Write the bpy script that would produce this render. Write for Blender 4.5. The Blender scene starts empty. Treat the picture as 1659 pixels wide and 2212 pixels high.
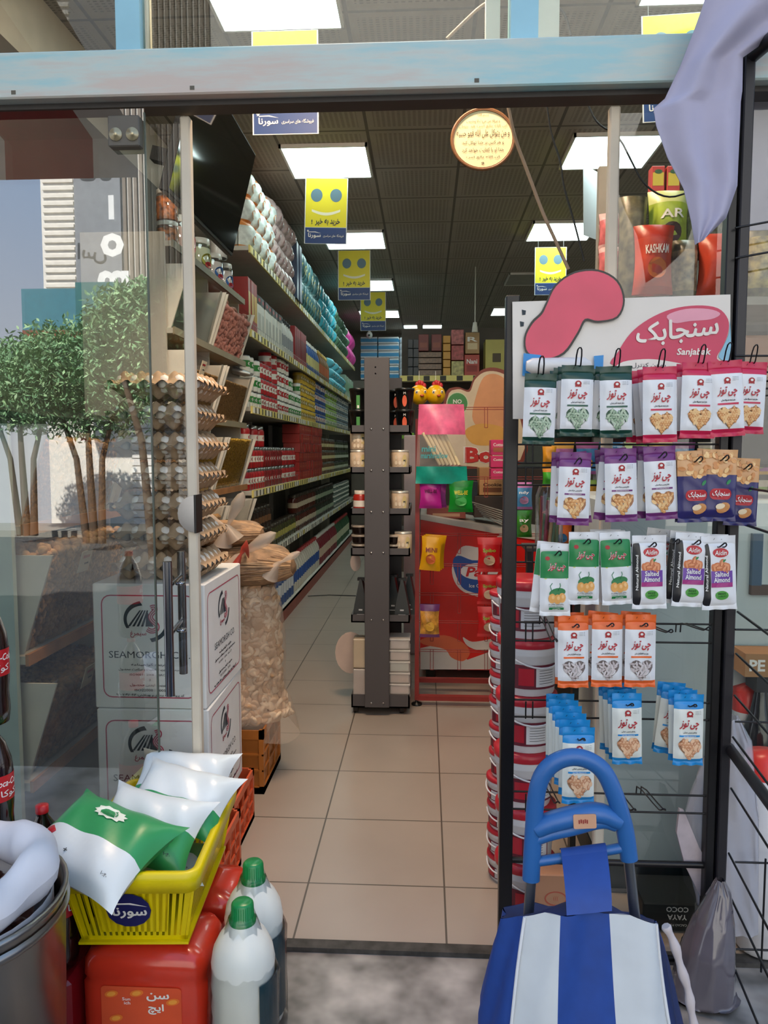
import bpy, math, random
from mathutils import Matrix, Vector
random.seed(7)
SC = bpy.context.scene
COL = SC.collection
PI = math.pi
# ---------------------------------------------------------------- camera, sky, sun, exposure
FPX = 1661.0
CAM = Vector((0, 0, 1.42))
cd = bpy.data.cameras.new('camera'); cam = bpy.data.objects.new('camera', cd); COL.objects.link(cam)
cd.sensor_fit = 'VERTICAL'; cd.sensor_height = 24; cd.lens = FPX / 2212 * 24
cd.clip_start = .05; cd.clip_end = 200
cam.location = CAM; cam.rotation_euler = (math.radians(90 - 4.51), 0, math.radians(3.11))
SC.camera = cam
CR = cam.rotation_euler.to_matrix()
SC.view_settings.view_transform = 'Standard'; SC.view_settings.look = 'None'
SC.view_settings.gamma = 1; SC.view_settings.use_curve_mapping = False
SC.view_settings.exposure = 0.0
w = bpy.data.worlds.new('sky'); SC.world = w; w.use_nodes = True
nt = w.node_tree; bg = nt.nodes['Background']
tc = nt.nodes.new('ShaderNodeTexCoord'); sp = nt.nodes.new('ShaderNodeSeparateXYZ'); rp = nt.nodes.new('ShaderNodeValToRGB')
nt.links.new(tc.outputs['Generated'], sp.inputs[0]); nt.links.new(sp.outputs['Z'], rp.inputs[0]); nt.links.new(rp.outputs[0], bg.inputs[0])
rp.color_ramp.elements[0].position = .0; rp.color_ramp.elements[0].color = (.93, .95, 1, 1)
rp.color_ramp.elements[1].position = .36; rp.color_ramp.elements[1].color = (.42, .64, 1, 1)
bg.inputs[1].default_value = 1.35
SUN = bpy.data.lights.new('sun', 'SUN'); SUN.energy = 11; SUN.angle = .01; SUN.color = (1, .95, .86)
so = bpy.data.objects.new('sun', SUN); COL.objects.link(so); so.rotation_euler = (math.radians(-42), 0, math.radians(18))  # over the shop roof, onto the far side of the street
SC.cycles.max_bounces = 6; SC.cycles.transparent_max_bounces = 16
SC.cycles.caustics_reflective = False; SC.cycles.caustics_refractive = False
SC.cycles.sample_clamp_indirect = 4

def at(px, py, Y):
    d = CR @ Vector(((px - 829.5) / FPX, -(py - 1106) / FPX, -1))
    return CAM + d * (Y / d.y)
# ---------------------------------------------------------------- materials
_M = {}
def lin(h):
    h = h.lstrip('#'); c = [int(h[i:i + 2], 16) / 255 for i in (0, 2, 4)]
    return [x / 12.92 if x <= .04045 else ((x + .055) / 1.055) ** 2.4 for x in c]
def mat(hexc, rough=.5, metal=0, var=.07, scale=9, bump=0, coat=0, trans=0, kind='n', spec=.5):
    key = (hexc, rough, metal, var, scale, bump, coat, trans, kind)
    if key in _M: return _M[key]
    m = bpy.data.materials.new('m_' + hexc.strip('#')); m.use_nodes = True; _M[key] = m
    nt = m.node_tree; b = nt.nodes['Principled BSDF']; c = lin(hexc)
    b.inputs['Roughness'].default_value = rough; b.inputs['Metallic'].default_value = metal
    b.inputs['Coat Weight'].default_value = coat
    b.inputs['Specular IOR Level'].default_value = spec
    tc = nt.nodes.new('ShaderNodeTexCoord'); n = nt.nodes.new('ShaderNodeTexNoise'); n.inputs['Scale'].default_value = scale
    n.inputs['Detail'].default_value = 3
    nt.links.new(tc.outputs['Object'], n.inputs['Vector'])
    r = nt.nodes.new('ShaderNodeValToRGB'); nt.links.new(n.outputs['Fac'], r.inputs[0])
    e = r.color_ramp.elements; e[0].position = .3; e[1].position = .7
    e[0].color = (*[x * (1 - var) for x in c], 1); e[1].color = (*[min(1, x * (1 + var)) for x in c], 1)
    nt.links.new(r.outputs[0], b.inputs['Base Color'])
    if bump:
        bp = nt.nodes.new('ShaderNodeBump'); bp.inputs['Strength'].default_value = .5; bp.inputs['Distance'].default_value = bump
        nt.links.new(n.outputs['Fac'], bp.inputs['Height']); nt.links.new(bp.outputs[0], b.inputs['Normal'])
    if trans:
        out = nt.nodes['Material Output']; t = nt.nodes.new('ShaderNodeBsdfTransparent'); mx = nt.nodes.new('ShaderNodeMixShader')
        mx.inputs[0].default_value = trans; nt.links.new(b.outputs[0], mx.inputs[1]); nt.links.new(t.outputs[0], mx.inputs[2]); nt.links.new(mx.outputs[0], out.inputs[0])
    return m
def glass(name, fac, tint=(1, 1, 1), rough=0.0):
    if name in _M: return _M[name]
    m = bpy.data.materials.new(name); m.use_nodes = True; _M[name] = m
    nt = m.node_tree; nt.nodes.remove(nt.nodes['Principled BSDF']); out = nt.nodes['Material Output']
    t = nt.nodes.new('ShaderNodeBsdfTransparent'); t.inputs[0].default_value = (*tint, 1)
    g = nt.nodes.new('ShaderNodeBsdfGlossy'); g.inputs['Roughness'].default_value = rough
    lw = nt.nodes.new('ShaderNodeLayerWeight'); lw.inputs[0].default_value = .25
    ma = nt.nodes.new('ShaderNodeMath'); ma.operation = 'MULTIPLY_ADD'; ma.inputs[1].default_value = .7; ma.inputs[2].default_value = fac; ma.use_clamp = True
    mx = nt.nodes.new('ShaderNodeMixShader'); nt.links.new(lw.outputs['Fresnel'], ma.inputs[0]); nt.links.new(ma.outputs[0], mx.inputs[0])
    nt.links.new(t.outputs[0], mx.inputs[1]); nt.links.new(g.outputs[0], mx.inputs[2]); nt.links.new(mx.outputs[0], out.inputs[0])
    return m
def emit(name, col, s):
    if name in _M: return _M[name]
    m = bpy.data.materials.new(name); m.use_nodes = True; _M[name] = m
    b = m.node_tree.nodes['Principled BSDF']; b.inputs['Base Color'].default_value = (.8, .8, .8, 1)
    b.inputs['Emission Color'].default_value = (*col, 1); b.inputs['Emission Strength'].default_value = s
    return m
def grid_mat(name, base, line, sx, sy, lw, rough=.35, ox=0, oy=0, var=.05, holes=False, spec=.5):
    """tiles: base colour with thin joint lines on a world-sized grid"""
    m = bpy.data.materials.new(name); m.use_nodes = True
    nt = m.node_tree; N = nt.nodes.new; L = nt.links.new; b = nt.nodes['Principled BSDF']; b.inputs['Roughness'].default_value = rough
    b.inputs['Specular IOR Level'].default_value = spec
    geo = N('ShaderNodeNewGeometry'); s = N('ShaderNodeSeparateXYZ'); L(geo.outputs['Position'], s.inputs[0])
    def mth(op, a, bb=None, c=None):
        n = N('ShaderNodeMath'); n.operation = op
        for i, x in enumerate((a, bb, c)):
            if x is None: continue
            if isinstance(x, (int, float)): n.inputs[i].default_value = x
            else: L(x, n.inputs[i])
        return n.outputs[0]
    def line_(o, off, size):
        f = mth('FRACT', mth('DIVIDE', mth('SUBTRACT', o, off), size))
        d = mth('MINIMUM', f, mth('SUBTRACT', 1.0, f))
        return mth('LESS_THAN', d, lw / size / 2)
    k = mth('MAXIMUM', line_(s.outputs[0], ox, sx), line_(s.outputs[1], oy, sy))
    n = N('ShaderNodeTexNoise'); n.inputs['Scale'].default_value = 2.2; n.inputs['Detail'].default_value = 6; L(geo.outputs['Position'], n.inputs['Vector'])
    r = N('ShaderNodeValToRGB'); L(n.outputs['Fac'], r.inputs[0]); c = lin(base); e = r.color_ramp.elements; e[0].position = .35; e[1].position = .65
    e[0].color = (*[x * (1 - var) for x in c], 1); e[1].color = (*[min(1, x * (1 + var)) for x in c], 1)
    col = r.outputs[0]
    def mix(f, a, c2):
        mx = N('ShaderNodeMix'); mx.data_type = 'RGBA'; L(f, mx.inputs[0]); L(a, mx.inputs[6]); mx.inputs[7].default_value = (*c2, 1); return mx.outputs[2]
    if holes:
        fx = mth('FRACT', mth('DIVIDE', s.outputs[0], .032)); fy = mth('FRACT', mth('DIVIDE', s.outputs[1], .02))
        h = mth('MULTIPLY', mth('LESS_THAN', mth('ABSOLUTE', mth('SUBTRACT', fx, .5)), .28), mth('LESS_THAN', mth('ABSOLUTE', mth('SUBTRACT', fy, .5)), .2))
        px = mth('FRACT', mth('DIVIDE', mth('SUBTRACT', s.outputs[0], ox), sx)); py = mth('FRACT', mth('DIVIDE', mth('SUBTRACT', s.outputs[1], oy), sy))
        h = mth('MULTIPLY', h, mth('LESS_THAN', mth('ABSOLUTE', mth('SUBTRACT', px, .5)), .42)); h = mth('MULTIPLY', h, mth('LESS_THAN', mth('ABSOLUTE', mth('SUBTRACT', py, .5)), .42))
        col = mix(h, col, [x * .45 for x in c])
    col = mix(k, col, lin(line)); L(col, b.inputs['Base Color'])
    return m
# ---------------------------------------------------------------- writing (shaped right-to-left letters for the built-in font)
D_ = {'ب': 0xFE8F, 'پ': 0xFB56, 'ت': 0xFE95, 'ج': 0xFE9D, 'چ': 0xFB7A, 'ح': 0xFEA1, 'خ': 0xFEA5, 'س': 0xFEB1, 'ش': 0xFEB5, 'ص': 0xFEB9, 'ض': 0xFEBD, 'ط': 0xFEC1, 'ع': 0xFEC9, 'غ': 0xFECD, 'ف': 0xFED1, 'ق': 0xFED5, 'ک': 0xFB8E, 'گ': 0xFB92, 'ل': 0xFEDD, 'م': 0xFEE1, 'ن': 0xFEE5, 'ه': 0xFEE9, 'ی': 0xFBFC}
R_ = {'ا': 0xFE8D, 'آ': 0xFE81, 'د': 0xFEA9, 'ذ': 0xFEAB, 'ر': 0xFEAD, 'ز': 0xFEAF, 'ژ': 0xFB8A, 'و': 0xFEED}
def fa(s):
    out = []
    for i, c in enumerate(s):
        pj = i > 0 and s[i - 1] in D_; nx = i + 1 < len(s) and (s[i + 1] in D_ or s[i + 1] in R_)
        if c in D_: out.append(chr(D_[c] + ((3 if nx else 1) if pj else (2 if nx else 0))))
        elif c in R_: out.append(chr(R_[c] + (1 if pj else 0)))
        else: out.append(c)
    return ''.join(reversed(out))
_T = {}; _X = {}; _Q = {}
def xmax(s):
    if s not in _X:
        cu = bpy.data.curves.new('tmp', 'FONT'); cu.body = s; cu.size = 1; cu.resolution_u = 1; o = bpy.data.objects.new('tmp', cu); me = o.to_mesh()
        _X[s] = max([v.co.x for v in me.vertices] or [0]); o.to_mesh_clear(); bpy.data.objects.remove(o); bpy.data.curves.remove(cu)
    return _X[s]
def glyphs(s, bold=0.0):
    k = (s, bold)
    if k in _T: return _T[k]
    if len(s) > 1 and any(ord(c) >= 0xFB50 for c in s):   # joined letters overlap: mesh them one at a time
        V, F, Q = [], [], []
        for i, c in enumerate(s):
            if c == ' ': continue
            vs, fs, _, cx1, _, _ = glyphs(c, 0.0)
            if not fs: continue
            dx = xmax(s[:i + 1]) - xmax(c)
            for n, (ax, ay) in enumerate(((0, 0), (1, 0), (-1, 0), (0, 1), (0, -1)) if bold > .008 else ((0, 0),)):
                o = len(V); V += [(x + dx + ax * bold * .8, y + ay * bold * .8) for x, y in vs]; F += [tuple(j + o for j in f) for f in fs]; Q += [i % 2 + 2 * n] * len(vs)
        xs = [v[0] for v in V]; ys = [v[1] for v in V]
        _Q[k] = Q; _T[k] = (V, F, min(xs), max(xs), min(ys), max(ys)); return _T[k]
    cu = bpy.data.curves.new('tmp', 'FONT'); cu.body = s; cu.size = 1; cu.resolution_u = 2; cu.offset = bold; cu.fill_mode = 'BOTH'
    o = bpy.data.objects.new('tmp', cu)
    me = o.to_mesh(); vs = [(v.co.x, v.co.y) for v in me.vertices]; fs = [tuple(p.vertices) for p in me.polygons]
    # keep the fill facing up
    keep = []
    for f in fs:
        a = 0
        for i in range(len(f)):
            x0, y0 = vs[f[i]]; x1, y1 = vs[f[(i + 1) % len(f)]]; a += x0 * y1 - x1 * y0
        keep.append(f if a > 0 else tuple(reversed(f)))
    o.to_mesh_clear(); bpy.data.objects.remove(o); bpy.data.curves.remove(cu)
    xs = [v[0] for v in vs] or [0, 1]; ys = [v[1] for v in vs] or [0, 1]
    _T[k] = (vs, keep, min(xs), max(xs), min(ys), max(ys)); return _T[k]
# ---------------------------------------------------------------- mesh builder
def front(x0, y, z0, e=.0008):            # plane facing the street (-Y): u right, v up
    return lambda u, v, d=0: (x0 + u, y - e + d, z0 + v)
def aisle(x, y0, z0, e=.0008):            # plane facing +X: u away from the street, v up
    return lambda u, v, d=0: (x + e - d, y0 + u, z0 + v)
def topm(x0, y0, z, e=.0008):             # plane facing up
    return lambda u, v, d=0: (x0 + u, y0 + v, z + e - d)
def rrect(cx, cy, w, h, r, n=4):
    p = []
    for qx, qy, a0 in ((1, 1, 0), (-1, 1, 90), (-1, -1, 180), (1, -1, 270)):
        for i in range(n + 1):
            a = math.radians(a0 + 90 * i / n)
            p.append((cx + qx * (w / 2 - r) + r * math.cos(a), cy + qy * (h / 2 - r) + r * math.sin(a)))
    return p
def rect(cx, cy, w, h): return [(cx - w / 2, cy - h / 2), (cx + w / 2, cy - h / 2), (cx + w / 2, cy + h / 2), (cx - w / 2, cy + h / 2)]
def oval(cx, cy, a, b, n=16, rot=0):
    c, s = math.cos(rot), math.sin(rot)
    return [(cx + a * math.cos(t) * c - b * math.sin(t) * s, cy + a * math.cos(t) * s + b * math.sin(t) * c) for t in [2 * PI * i / n for i in range(n)]]
def heart(cx, cy, s, n=26):
    p = []
    for i in range(n):
        t = -2 * PI * i / n
        p.append((cx + s * .0625 * 16 * math.sin(t) ** 3, cy + s * .0625 * (13 * math.cos(t) - 5 * math.cos(2 * t) - 2 * math.cos(3 * t) - math.cos(4 * t))))
    return p
class MB:
    def __init__(s):
        s.v = []; s.f = []; s.m = []; s.s = []; s.mats = []; s.T = None
    def mi(s, m):
        if m not in s.mats: s.mats.append(m)
        return s.mats.index(m)
    def add(s, vs, fs, m, smooth=False):
        o = len(s.v)
        s.v += [tuple(s.T @ Vector(v)) for v in vs] if s.T else [tuple(v) for v in vs]
        if isinstance(m, (list, tuple)): idx = [s.mi(x) for x in m]
        else: idx = [s.mi(m)] * len(fs)
        for f, k in zip(fs, idx):
            s.f.append(tuple(i + o for i in f)); s.m.append(k); s.s.append(smooth)
        return s
    def box(s, x0, x1, y0, y1, z0, z1, m, b=0):
        if b <= 0:
            return s.add([(x, y, z) for z in (z0, z1) for y in (y0, y1) for x in (x0, x1)],
                         [(0, 2, 3, 1), (4, 5, 7, 6), (0, 1, 5, 4), (2, 6, 7, 3), (0, 4, 6, 2), (1, 3, 7, 5)], m)
        b = min(b, (x1 - x0) * .49, (y1 - y0) * .49, (z1 - z0) * .49)
        vs = []; ix = {}
        C = ((x0, x1), (y0, y1), (z0, z1))
        for i in (0, 1):
            for j in (0, 1):
                for k in (0, 1):
                    for ax in range(3):
                        p = [C[0][i], C[1][j], C[2][k]]
                        for a2, q in enumerate((i, j, k)):
                            if a2 != ax: p[a2] += b if q == 0 else -b
                        ix[(i, j, k, ax)] = len(vs); vs.append(tuple(p))
        fs = []
        cen = Vector(((x0 + x1) / 2, (y0 + y1) / 2, (z0 + z1) / 2))
        def put(f):
            a, b_, c = (Vector(vs[f[0]]), Vector(vs[f[1]]), Vector(vs[f[2]])); n = (b_ - a).cross(c - a)
            mid = sum((Vector(vs[i]) for i in f), Vector()) / len(f)
            fs.append(tuple(f) if n.dot(mid - cen) > 0 else tuple(reversed(f)))
        for ax in range(3):
            for q in (0, 1):
                f = []
                for (a, c) in ((0, 0), (1, 0), (1, 1), (0, 1)):
                    k = [a, c]; k.insert(ax, q); f.append(ix[(*k, ax)])
                put(f)
        for ax in range(3):
            o1, o2 = [a for a in range(3) if a != ax]
            for a in (0, 1):
                for c in (0, 1):
                    k = [0, 0, 0]; k[o1] = a; k[o2] = c; k0 = list(k); k1 = list(k); k0[ax] = 0; k1[ax] = 1
                    put([ix[(*k0, o1)], ix[(*k1, o1)], ix[(*k1, o2)], ix[(*k0, o2)]])
        for i in (0, 1):
            for j in (0, 1):
                for k in (0, 1): put([ix[(i, j, k, 0)], ix[(i, j, k, 1)], ix[(i, j, k, 2)]])
        return s.add(vs, fs, m)
    def grid(s, nu, nv, fn, m, smooth=True, wrap=False):
        """fn(i/nu, j/nv) -> point; m a material or fn(uc, vc) -> material"""
        cu = nu if wrap else nu + 1
        vs = [fn(i / nu, j / nv) for j in range(nv + 1) for i in range(cu)]
        fs = []; ms = []
        for j in range(nv):
            for i in range(nu):
                i2 = (i + 1) % cu if wrap else i + 1
                fs.append((j * cu + i, j * cu + i2, (j + 1) * cu + i2, (j + 1) * cu + i))
                ms.append(m((i + .5) / nu, (j + .5) / nv) if callable(m) else m)
        return s.add(vs, fs, ms, smooth)
    def lathe(s, prof, m, n=20, c=(0, 0, 0), sx=1, sy=1, smooth=True, cap=True):
        vs = []; fs = []; ms = []
        for r, z in prof:
            for i in range(n):
                a = 2 * PI * i / n; vs.append((c[0] + r * sx * math.cos(a), c[1] + r * sy * math.sin(a), c[2] + z))
        for j in range(len(prof) - 1):
            for i in range(n):
                i2 = (i + 1) % n; fs.append((j * n + i, j * n + i2, (j + 1) * n + i2, (j + 1) * n + i)); ms.append(m[j] if isinstance(m, (list, tuple)) else m)
        s.add(vs, fs, ms, smooth)
        if cap:
            if prof[0][0] > 1e-4: s.add(vs[:n], [tuple(reversed(range(n)))], ms[0])
            if prof[-1][0] > 1e-4: s.add(vs[-n:], [tuple(range(n))], ms[-1])
        return s
    def tube(s, pts, r, m, n=8, closed=False, flat=1.0):
        P = [Vector(p) for p in pts]; k = len(P); vs = []; fs = []
        up = Vector((0, 0, 1))
        prev = None
        for i, p in enumerate(P):
            a = P[(i - 1) % k] if (closed or i > 0) else p; b = P[(i + 1) % k] if (closed or i < k - 1) else p
            t = (b - a).normalized() if (b - a).length > 1e-9 else Vector((0, 0, 1))
            if prev is None:
                u = t.cross(up)
                if u.length < 1e-3: u = t.cross(Vector((0, 1, 0)))
                u.normalize()
            else:
                u = prev - t * prev.dot(t)
                if u.length < 1e-4: u = t.cross(Vector((0, 1, 0)))
                u.normalize()
            prev = u; w_ = t.cross(u); rr = r[i] if isinstance(r, (list, tuple)) else r
            for j in range(n):
                an = 2 * PI * j / n; vs.append(tuple(p + u * (rr * math.cos(an)) + w_ * (rr * flat * math.sin(an))))
        for i in range(k if closed else k - 1):
            i2 = (i + 1) % k
            for j in range(n):
                j2 = (j + 1) % n; fs.append((i * n + j, i * n + j2, i2 * n + j2, i2 * n + j))
        s.add(vs, fs, m, True)
        if not closed: s.add(vs[:n], [tuple(reversed(range(n)))], m); s.add(vs[-n:], [tuple(range(n))], m)
        return s
    def rod(s, a, b, r, m, n=6): return s.tube([a, b], r, m, n)
    def ell(s, c, r, m, n=10, k=6, rot=None):
        if not isinstance(r, (list, tuple)): r = (r, r, r)
        vs = [(0, 0, -1)] + [(math.cos(2 * PI * i / n) * math.cos(la), math.sin(2 * PI * i / n) * math.cos(la), math.sin(la)) for la in [(-.5 + j / k) * PI for j in range(1, k)] for i in range(n)] + [(0, 0, 1)]
        fs = [(0, 1 + (i + 1) % n, 1 + i) for i in range(n)]
        for j in range(k - 2):
            for i in range(n): fs.append((1 + j * n + i, 1 + j * n + (i + 1) % n, 1 + (j + 1) * n + (i + 1) % n, 1 + (j + 1) * n + i))
        t = len(vs) - 1; fs += [(t, 1 + (k - 2) * n + i, 1 + (k - 2) * n + (i + 1) % n) for i in range(n)]
        out = []
        for v in vs:
            q = Vector((v[0] * r[0], v[1] * r[1], v[2] * r[2]))
            if rot: q = rot @ q
            out.append((q.x + c[0], q.y + c[1], q.z + c[2]))
        return s.add(out, fs, m, True)
    def flat(s, poly, mp, m): return s.add([mp(u, v) for u, v in poly], [tuple(range(len(poly)))], m)
    def ext(s, poly, mp, d, m, side=None):
        n = len(poly); vs = [mp(u, v, 0) for u, v in poly] + [mp(u, v, d) for u, v in poly]
        fs = [tuple(range(n)), tuple(reversed(range(n, 2 * n)))] + [((i + 1) % n, i, i + n, (i + 1) % n + n) for i in range(n)]
        return s.add(vs, fs, [m, m] + [side or m] * n)
    def ring(s, pa, pb, mp, m):
        n = len(pa); return s.add([mp(*p) for p in pa] + [mp(*p) for p in pb], [(i, (i + 1) % n, (i + 1) % n + n, i + n) for i in range(n)], m)
    def text(s, t, mp, cx, cy, h, m, bold=.0, w=None, rot=0, lift=0.0, italic=0.0):
        vs, fs, x0, x1, y0, y1 = glyphs(t, bold)
        if not fs: return s
        k = h / (y1 - y0); kx = k if w is None else w / (x1 - x0)
        c, sn = math.cos(rot), math.sin(rot); out = []
        for x, y in vs:
            a = (x - (x0 + x1) / 2) * kx; b = (y - (y0 + y1) / 2) * k; a += italic * b
            p = mp(cx + a * c - b * sn, cy + a * sn + b * c, -lift) if lift else mp(cx + a * c - b * sn, cy + a * sn + b * c)
            out.append(p)
        q = _Q.get((t, bold))
        if q:   # joined letters overlap: lift every other letter a hair so no two faces coincide
            a, b_, c_ = (Vector(out[i]) for i in fs[0][:3]); n_ = (b_ - a).cross(c_ - a)
            if n_.length > 0:
                n_ = n_.normalized() * .00012; out = [(p[0] + n_.x * q[i], p[1] + n_.y * q[i], p[2] + n_.z * q[i]) for i, p in enumerate(out)]
        return s.add(out, fs, m)
    def build(s, name, parent=None, link=True, **kw):
        me = bpy.data.meshes.new(name); me.from_pydata(s.v, [], s.f)
        for m in s.mats: me.materials.append(m)
        me.polygons.foreach_set('material_index', s.m); me.polygons.foreach_set('use_smooth', s.s); me.update()
        o = bpy.data.objects.new(name, me)
        if parent is not None: o.parent = parent
        if link: COL.objects.link(o)
        for k, v in kw.items(): o[k] = v
        return o
def tag(o, label=None, cat=None, group=None, kind=None):
    for k, v in (('label', label), ('category', cat), ('group', group), ('kind', kind)):
        if v: o[k] = v
    return o
def empty(name, loc=(0, 0, 0), rz=0, link=True):
    o = bpy.data.objects.new(name, None); o.empty_display_size = .05
    if link: COL.objects.link(o)
    o.location = loc; o.rotation_euler = (0, 0, rz); return o
def inst(t, loc, rz=0, label=None, cat=None, group=None, rx=0, ry=0, sc=None, parent=None):
    """copy a template with its parts and sub-parts, link the copies"""
    c = t.copy(); COL.objects.link(c)
    if parent is not None: c.parent = parent
    if loc is not None:
        c.location = loc; c.rotation_euler = (rx, ry, rz)
        if sc: c.scale = (sc, sc, sc) if isinstance(sc, (int, float)) else sc
    for ch in t.children: inst(ch, None, parent=c)
    return tag(c, label, cat, group)
def struct(name, mb): return tag(mb.build(name), kind='structure')
def world_y(mb, name, label, cat, group=None, kind=None): return tag(mb.build(name), label, cat, group, kind)
ORD = ['first', 'second', 'third', 'fourth', 'fifth', 'sixth', 'seventh', 'eighth', 'ninth', 'tenth', 'eleventh', 'twelfth']
# common materials
WHITE = mat('#e6e4e0', .45); OFFW = mat('#cfc9bd', .5); BLACK = mat('#141416', .4, var=.15); DGREY = mat('#4a4648', .45, var=.05, scale=3)
REDM = mat('#b3202a', .4); INK = mat('#23303a', .6); NAVY = mat('#1e3f7a', .5, var=.03); YEL = mat('#efe02a', .5, var=.02)
CLEAR = glass('clear_plastic', .06, (.97, .98, .98), .05)
STEEL = mat('#a9a6a4', .28, 1.0, var=.04); CHROME = mat('#8e8f93', .12, 1.0, var=.03)
# ================================================================ THE SETTING
ZC = 3.47; XL = -1.75; XR = 2.6; YB = 13.6; YD = 2.13
floor_m = grid_mat('floor_tiles', '#a89b90', '#5d564f', .447, .447, .006, rough=.28, ox=-.381, oy=1.97)
b = MB(); b.box(XL, XR, 2.10, YB, -.06, 0, floor_m); struct('floor', b)
marble = mat('#8f8a86', .35, var=.75, scale=7)
b = MB(); b.box(-4, 4, .9, 2.10, -.08, -.006, marble); b.box(-12, 8, -3.2, .9, -.10, -.02, mat('#3d3c3b', .9, var=.2)); struct('pavement', b)
fp0, fp1 = at(-60, 1100, 2.2).x, at(36, 1100, 2.2).x; b = MB(); b.box(fp0, fp1, 2.165, 2.185, 0, 1.50, mat('#b9cfca', .45)); struct('trim_4', b)
b = MB(); b.box(-1.3, 1.5, 2.075, 2.115, -.01, .008, mat('#3c3a38', .6, var=.5, scale=30)); struct('trim_1', b)
ceil_m = grid_mat('ceiling_tiles', '#a59b90', '#6d6660', .61, .667, .02, rough=.8, ox=-.995, oy=3.09, holes=True)
b = MB(); b.box(XL, XR, 2.2, YB, ZC, ZC + .05, ceil_m); struct('ceiling', b)
wallm = mat('#b9b4aa', .7)
b = MB(); b.box(XL - .1, XL, 2.2, YB, 0, ZC, wallm); struct('wall_left', b)
b = MB(); b.box(XR, XR + .1, 2.2, YB, 0, ZC, wallm); struct('wall_right', b)
b = MB(); b.box(XL, XR, YB, YB + .1, 0, ZC, mat('#77726a', .7)); struct('wall_back', b)
fac = mat('#b8b3a8', .8)
b = MB(); b.box(-6, 6, 2.12, 2.30, 3.42, 7.0, fac); b.box(-6, 6, 2.3, 14, 6.8, 7, fac); b.box(-6, -1.66, 2.14, 2.30, 0, 3.45, fac); b.box(2.3, 6, 2.14, 2.30, 0, 3.45, fac)  # upper facade and roof are out of view, added to block the sun
b.box(-6, -5.9, 2.3, 14, 0, 6.8, fac); b.box(5.9, 6, 2.3, 14, 0, 6.8, fac); b.box(-6, 6, 13.9, 14, 0, 6.8, fac); struct('wall_front', b)
# painted steel header beam and transom mullions, pale blue over older paint
def paint(name, a, c, d):
    m = bpy.data.materials.new(name); m.use_nodes = True; nt = m.node_tree; b_ = nt.nodes['Principled BSDF']; b_.inputs['Roughness'].default_value = .55
    tcn = nt.nodes.new('ShaderNodeTexCoord'); mp = nt.nodes.new('ShaderNodeMapping'); mp.inputs['Scale'].default_value = (1.2, 1, 9)
    n = nt.nodes.new('ShaderNodeTexNoise'); n.inputs['Scale'].default_value = 1.6; n.inputs['Detail'].default_value = 8; n.inputs['Roughness'].default_value = .62
    nt.links.new(tcn.outputs['Object'], mp.inputs[0]); nt.links.new(mp.outputs[0], n.inputs['Vector'])
    r = nt.nodes.new('ShaderNodeValToRGB'); nt.links.new(n.outputs['Fac'], r.inputs[0]); e = r.color_ramp.elements
    e[0].position = .36; e[0].color = (*lin(a), 1); e[1].position = .62; e[1].color = (*lin(d), 1); x = e.new(.48); x.color = (*lin(c), 1)
    nt.links.new(r.outputs[0], b_.inputs['Base Color']); return m
pm = paint('old_blue_paint', '#98c1c8', '#b7c4c1', '#bfb3ac')
b = MB(); b.box(-1.7, 2.3, 2.06, 2.16, 2.352, 2.470, pm, .004); b.box(-1.7, 2.3, 2.095, 2.155, 2.338, 2.3515, mat('#3a3634', .6))
for cx_ in (-1.1, -.62, .12, .78): b.box(cx_, cx_ + .012, 2.059, 2.062, 2.362, 2.372, mat('#5f5a50', .8))
struct('trim_2', b)
blu = mat('#8fc0d2', .5, var=.05)
b = MB(); b.box(-.822, -.757, 2.08, 2.16, 2.47, 3.42, blu); b.box(.213, .283, 2.08, 2.16, 2.47, 3.42, blu); b.box(.165, .205, 2.30, 2.34, 2.47, 3.42, WHITE); b.box(.30, .365, 2.26, 2.34, 2.47, 3.42, WHITE)
b.box(-.75, -.745, 2.1, 2.14, 2.47, 3.42, mat('#b3ae9a', .4))
struct('trim_3', b)
GL = glass('door_glass', .36, (.93, .97, .95)); GL2 = glass('transom_glass', .035, (.93, .96, .94)); GLR = glass('right_door_glass', .07, (.93, .97, .95))
b = MB(); b.box(-1.7, -.822, 2.118, 2.124, 2.47, 3.42, GL2); b.box(-.745, .213, 2.118, 2.124, 2.47, 3.42, GL2); b.box(.283, 2.3, 2.118, 2.124, 2.47, 3.42, GL2); struct('window_1', b)
# fixed glass pane and sliding glass leaf on the left, leaf on the right
xa = at(335, 900, 2.13).x
b = MB(); b.add([(-1.66, 2.10, .01), (xa, 2.10, .01), (xa, 2.10, 2.337), (-1.66, 2.10, 2.337)], [(0, 1, 2, 3)], GL)
b.box(xa - .002, xa + .002, 2.098, 2.106, .01, 2.325, mat('#4d564f', .3)); struct('window_2', b)
xe = at(415, 900, 2.16).x
seal = mat('#c9bfae', .45)
d1 = empty('door_1'); tag(d1, kind='structure')
b = MB(); b.add([(-1.62, 2.15, .01), (xe, 2.15, .01), (xe, 2.15, 2.337), (-1.62, 2.15, 2.337)], [(0, 1, 2, 3)], glass('door_leaf_glass', .05, (.95, .97, .96))); b.build('glass_pane', d1)
b = MB(); b.box(xe - .012, xe + .016, 2.135, 2.165, .01, 2.33, seal, .004); b.build('edge_seal', d1)
b = MB(); p = at(400, 1110, 2.13)
pol = [(0, -.052)] + [(-.048 * math.sin(t * PI / 12), -.052 * math.cos(t * PI / 12)) for t in range(1, 12)] + [(0, .052)]
b.ext(list(reversed(pol)), front(xe + .012, 2.125, p.z), .05, CHROME, BLACK); b.box(xe + .012, xe + .018, 2.12, 2.18, p.z - .054, p.z + .054, BLACK); b.build('lock', d1)
hx = at(366, 1300, 2.04).x; hz0 = at(370, 1500, 2.04).z; hz1 = at(370, 1212, 2.04).z
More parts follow.
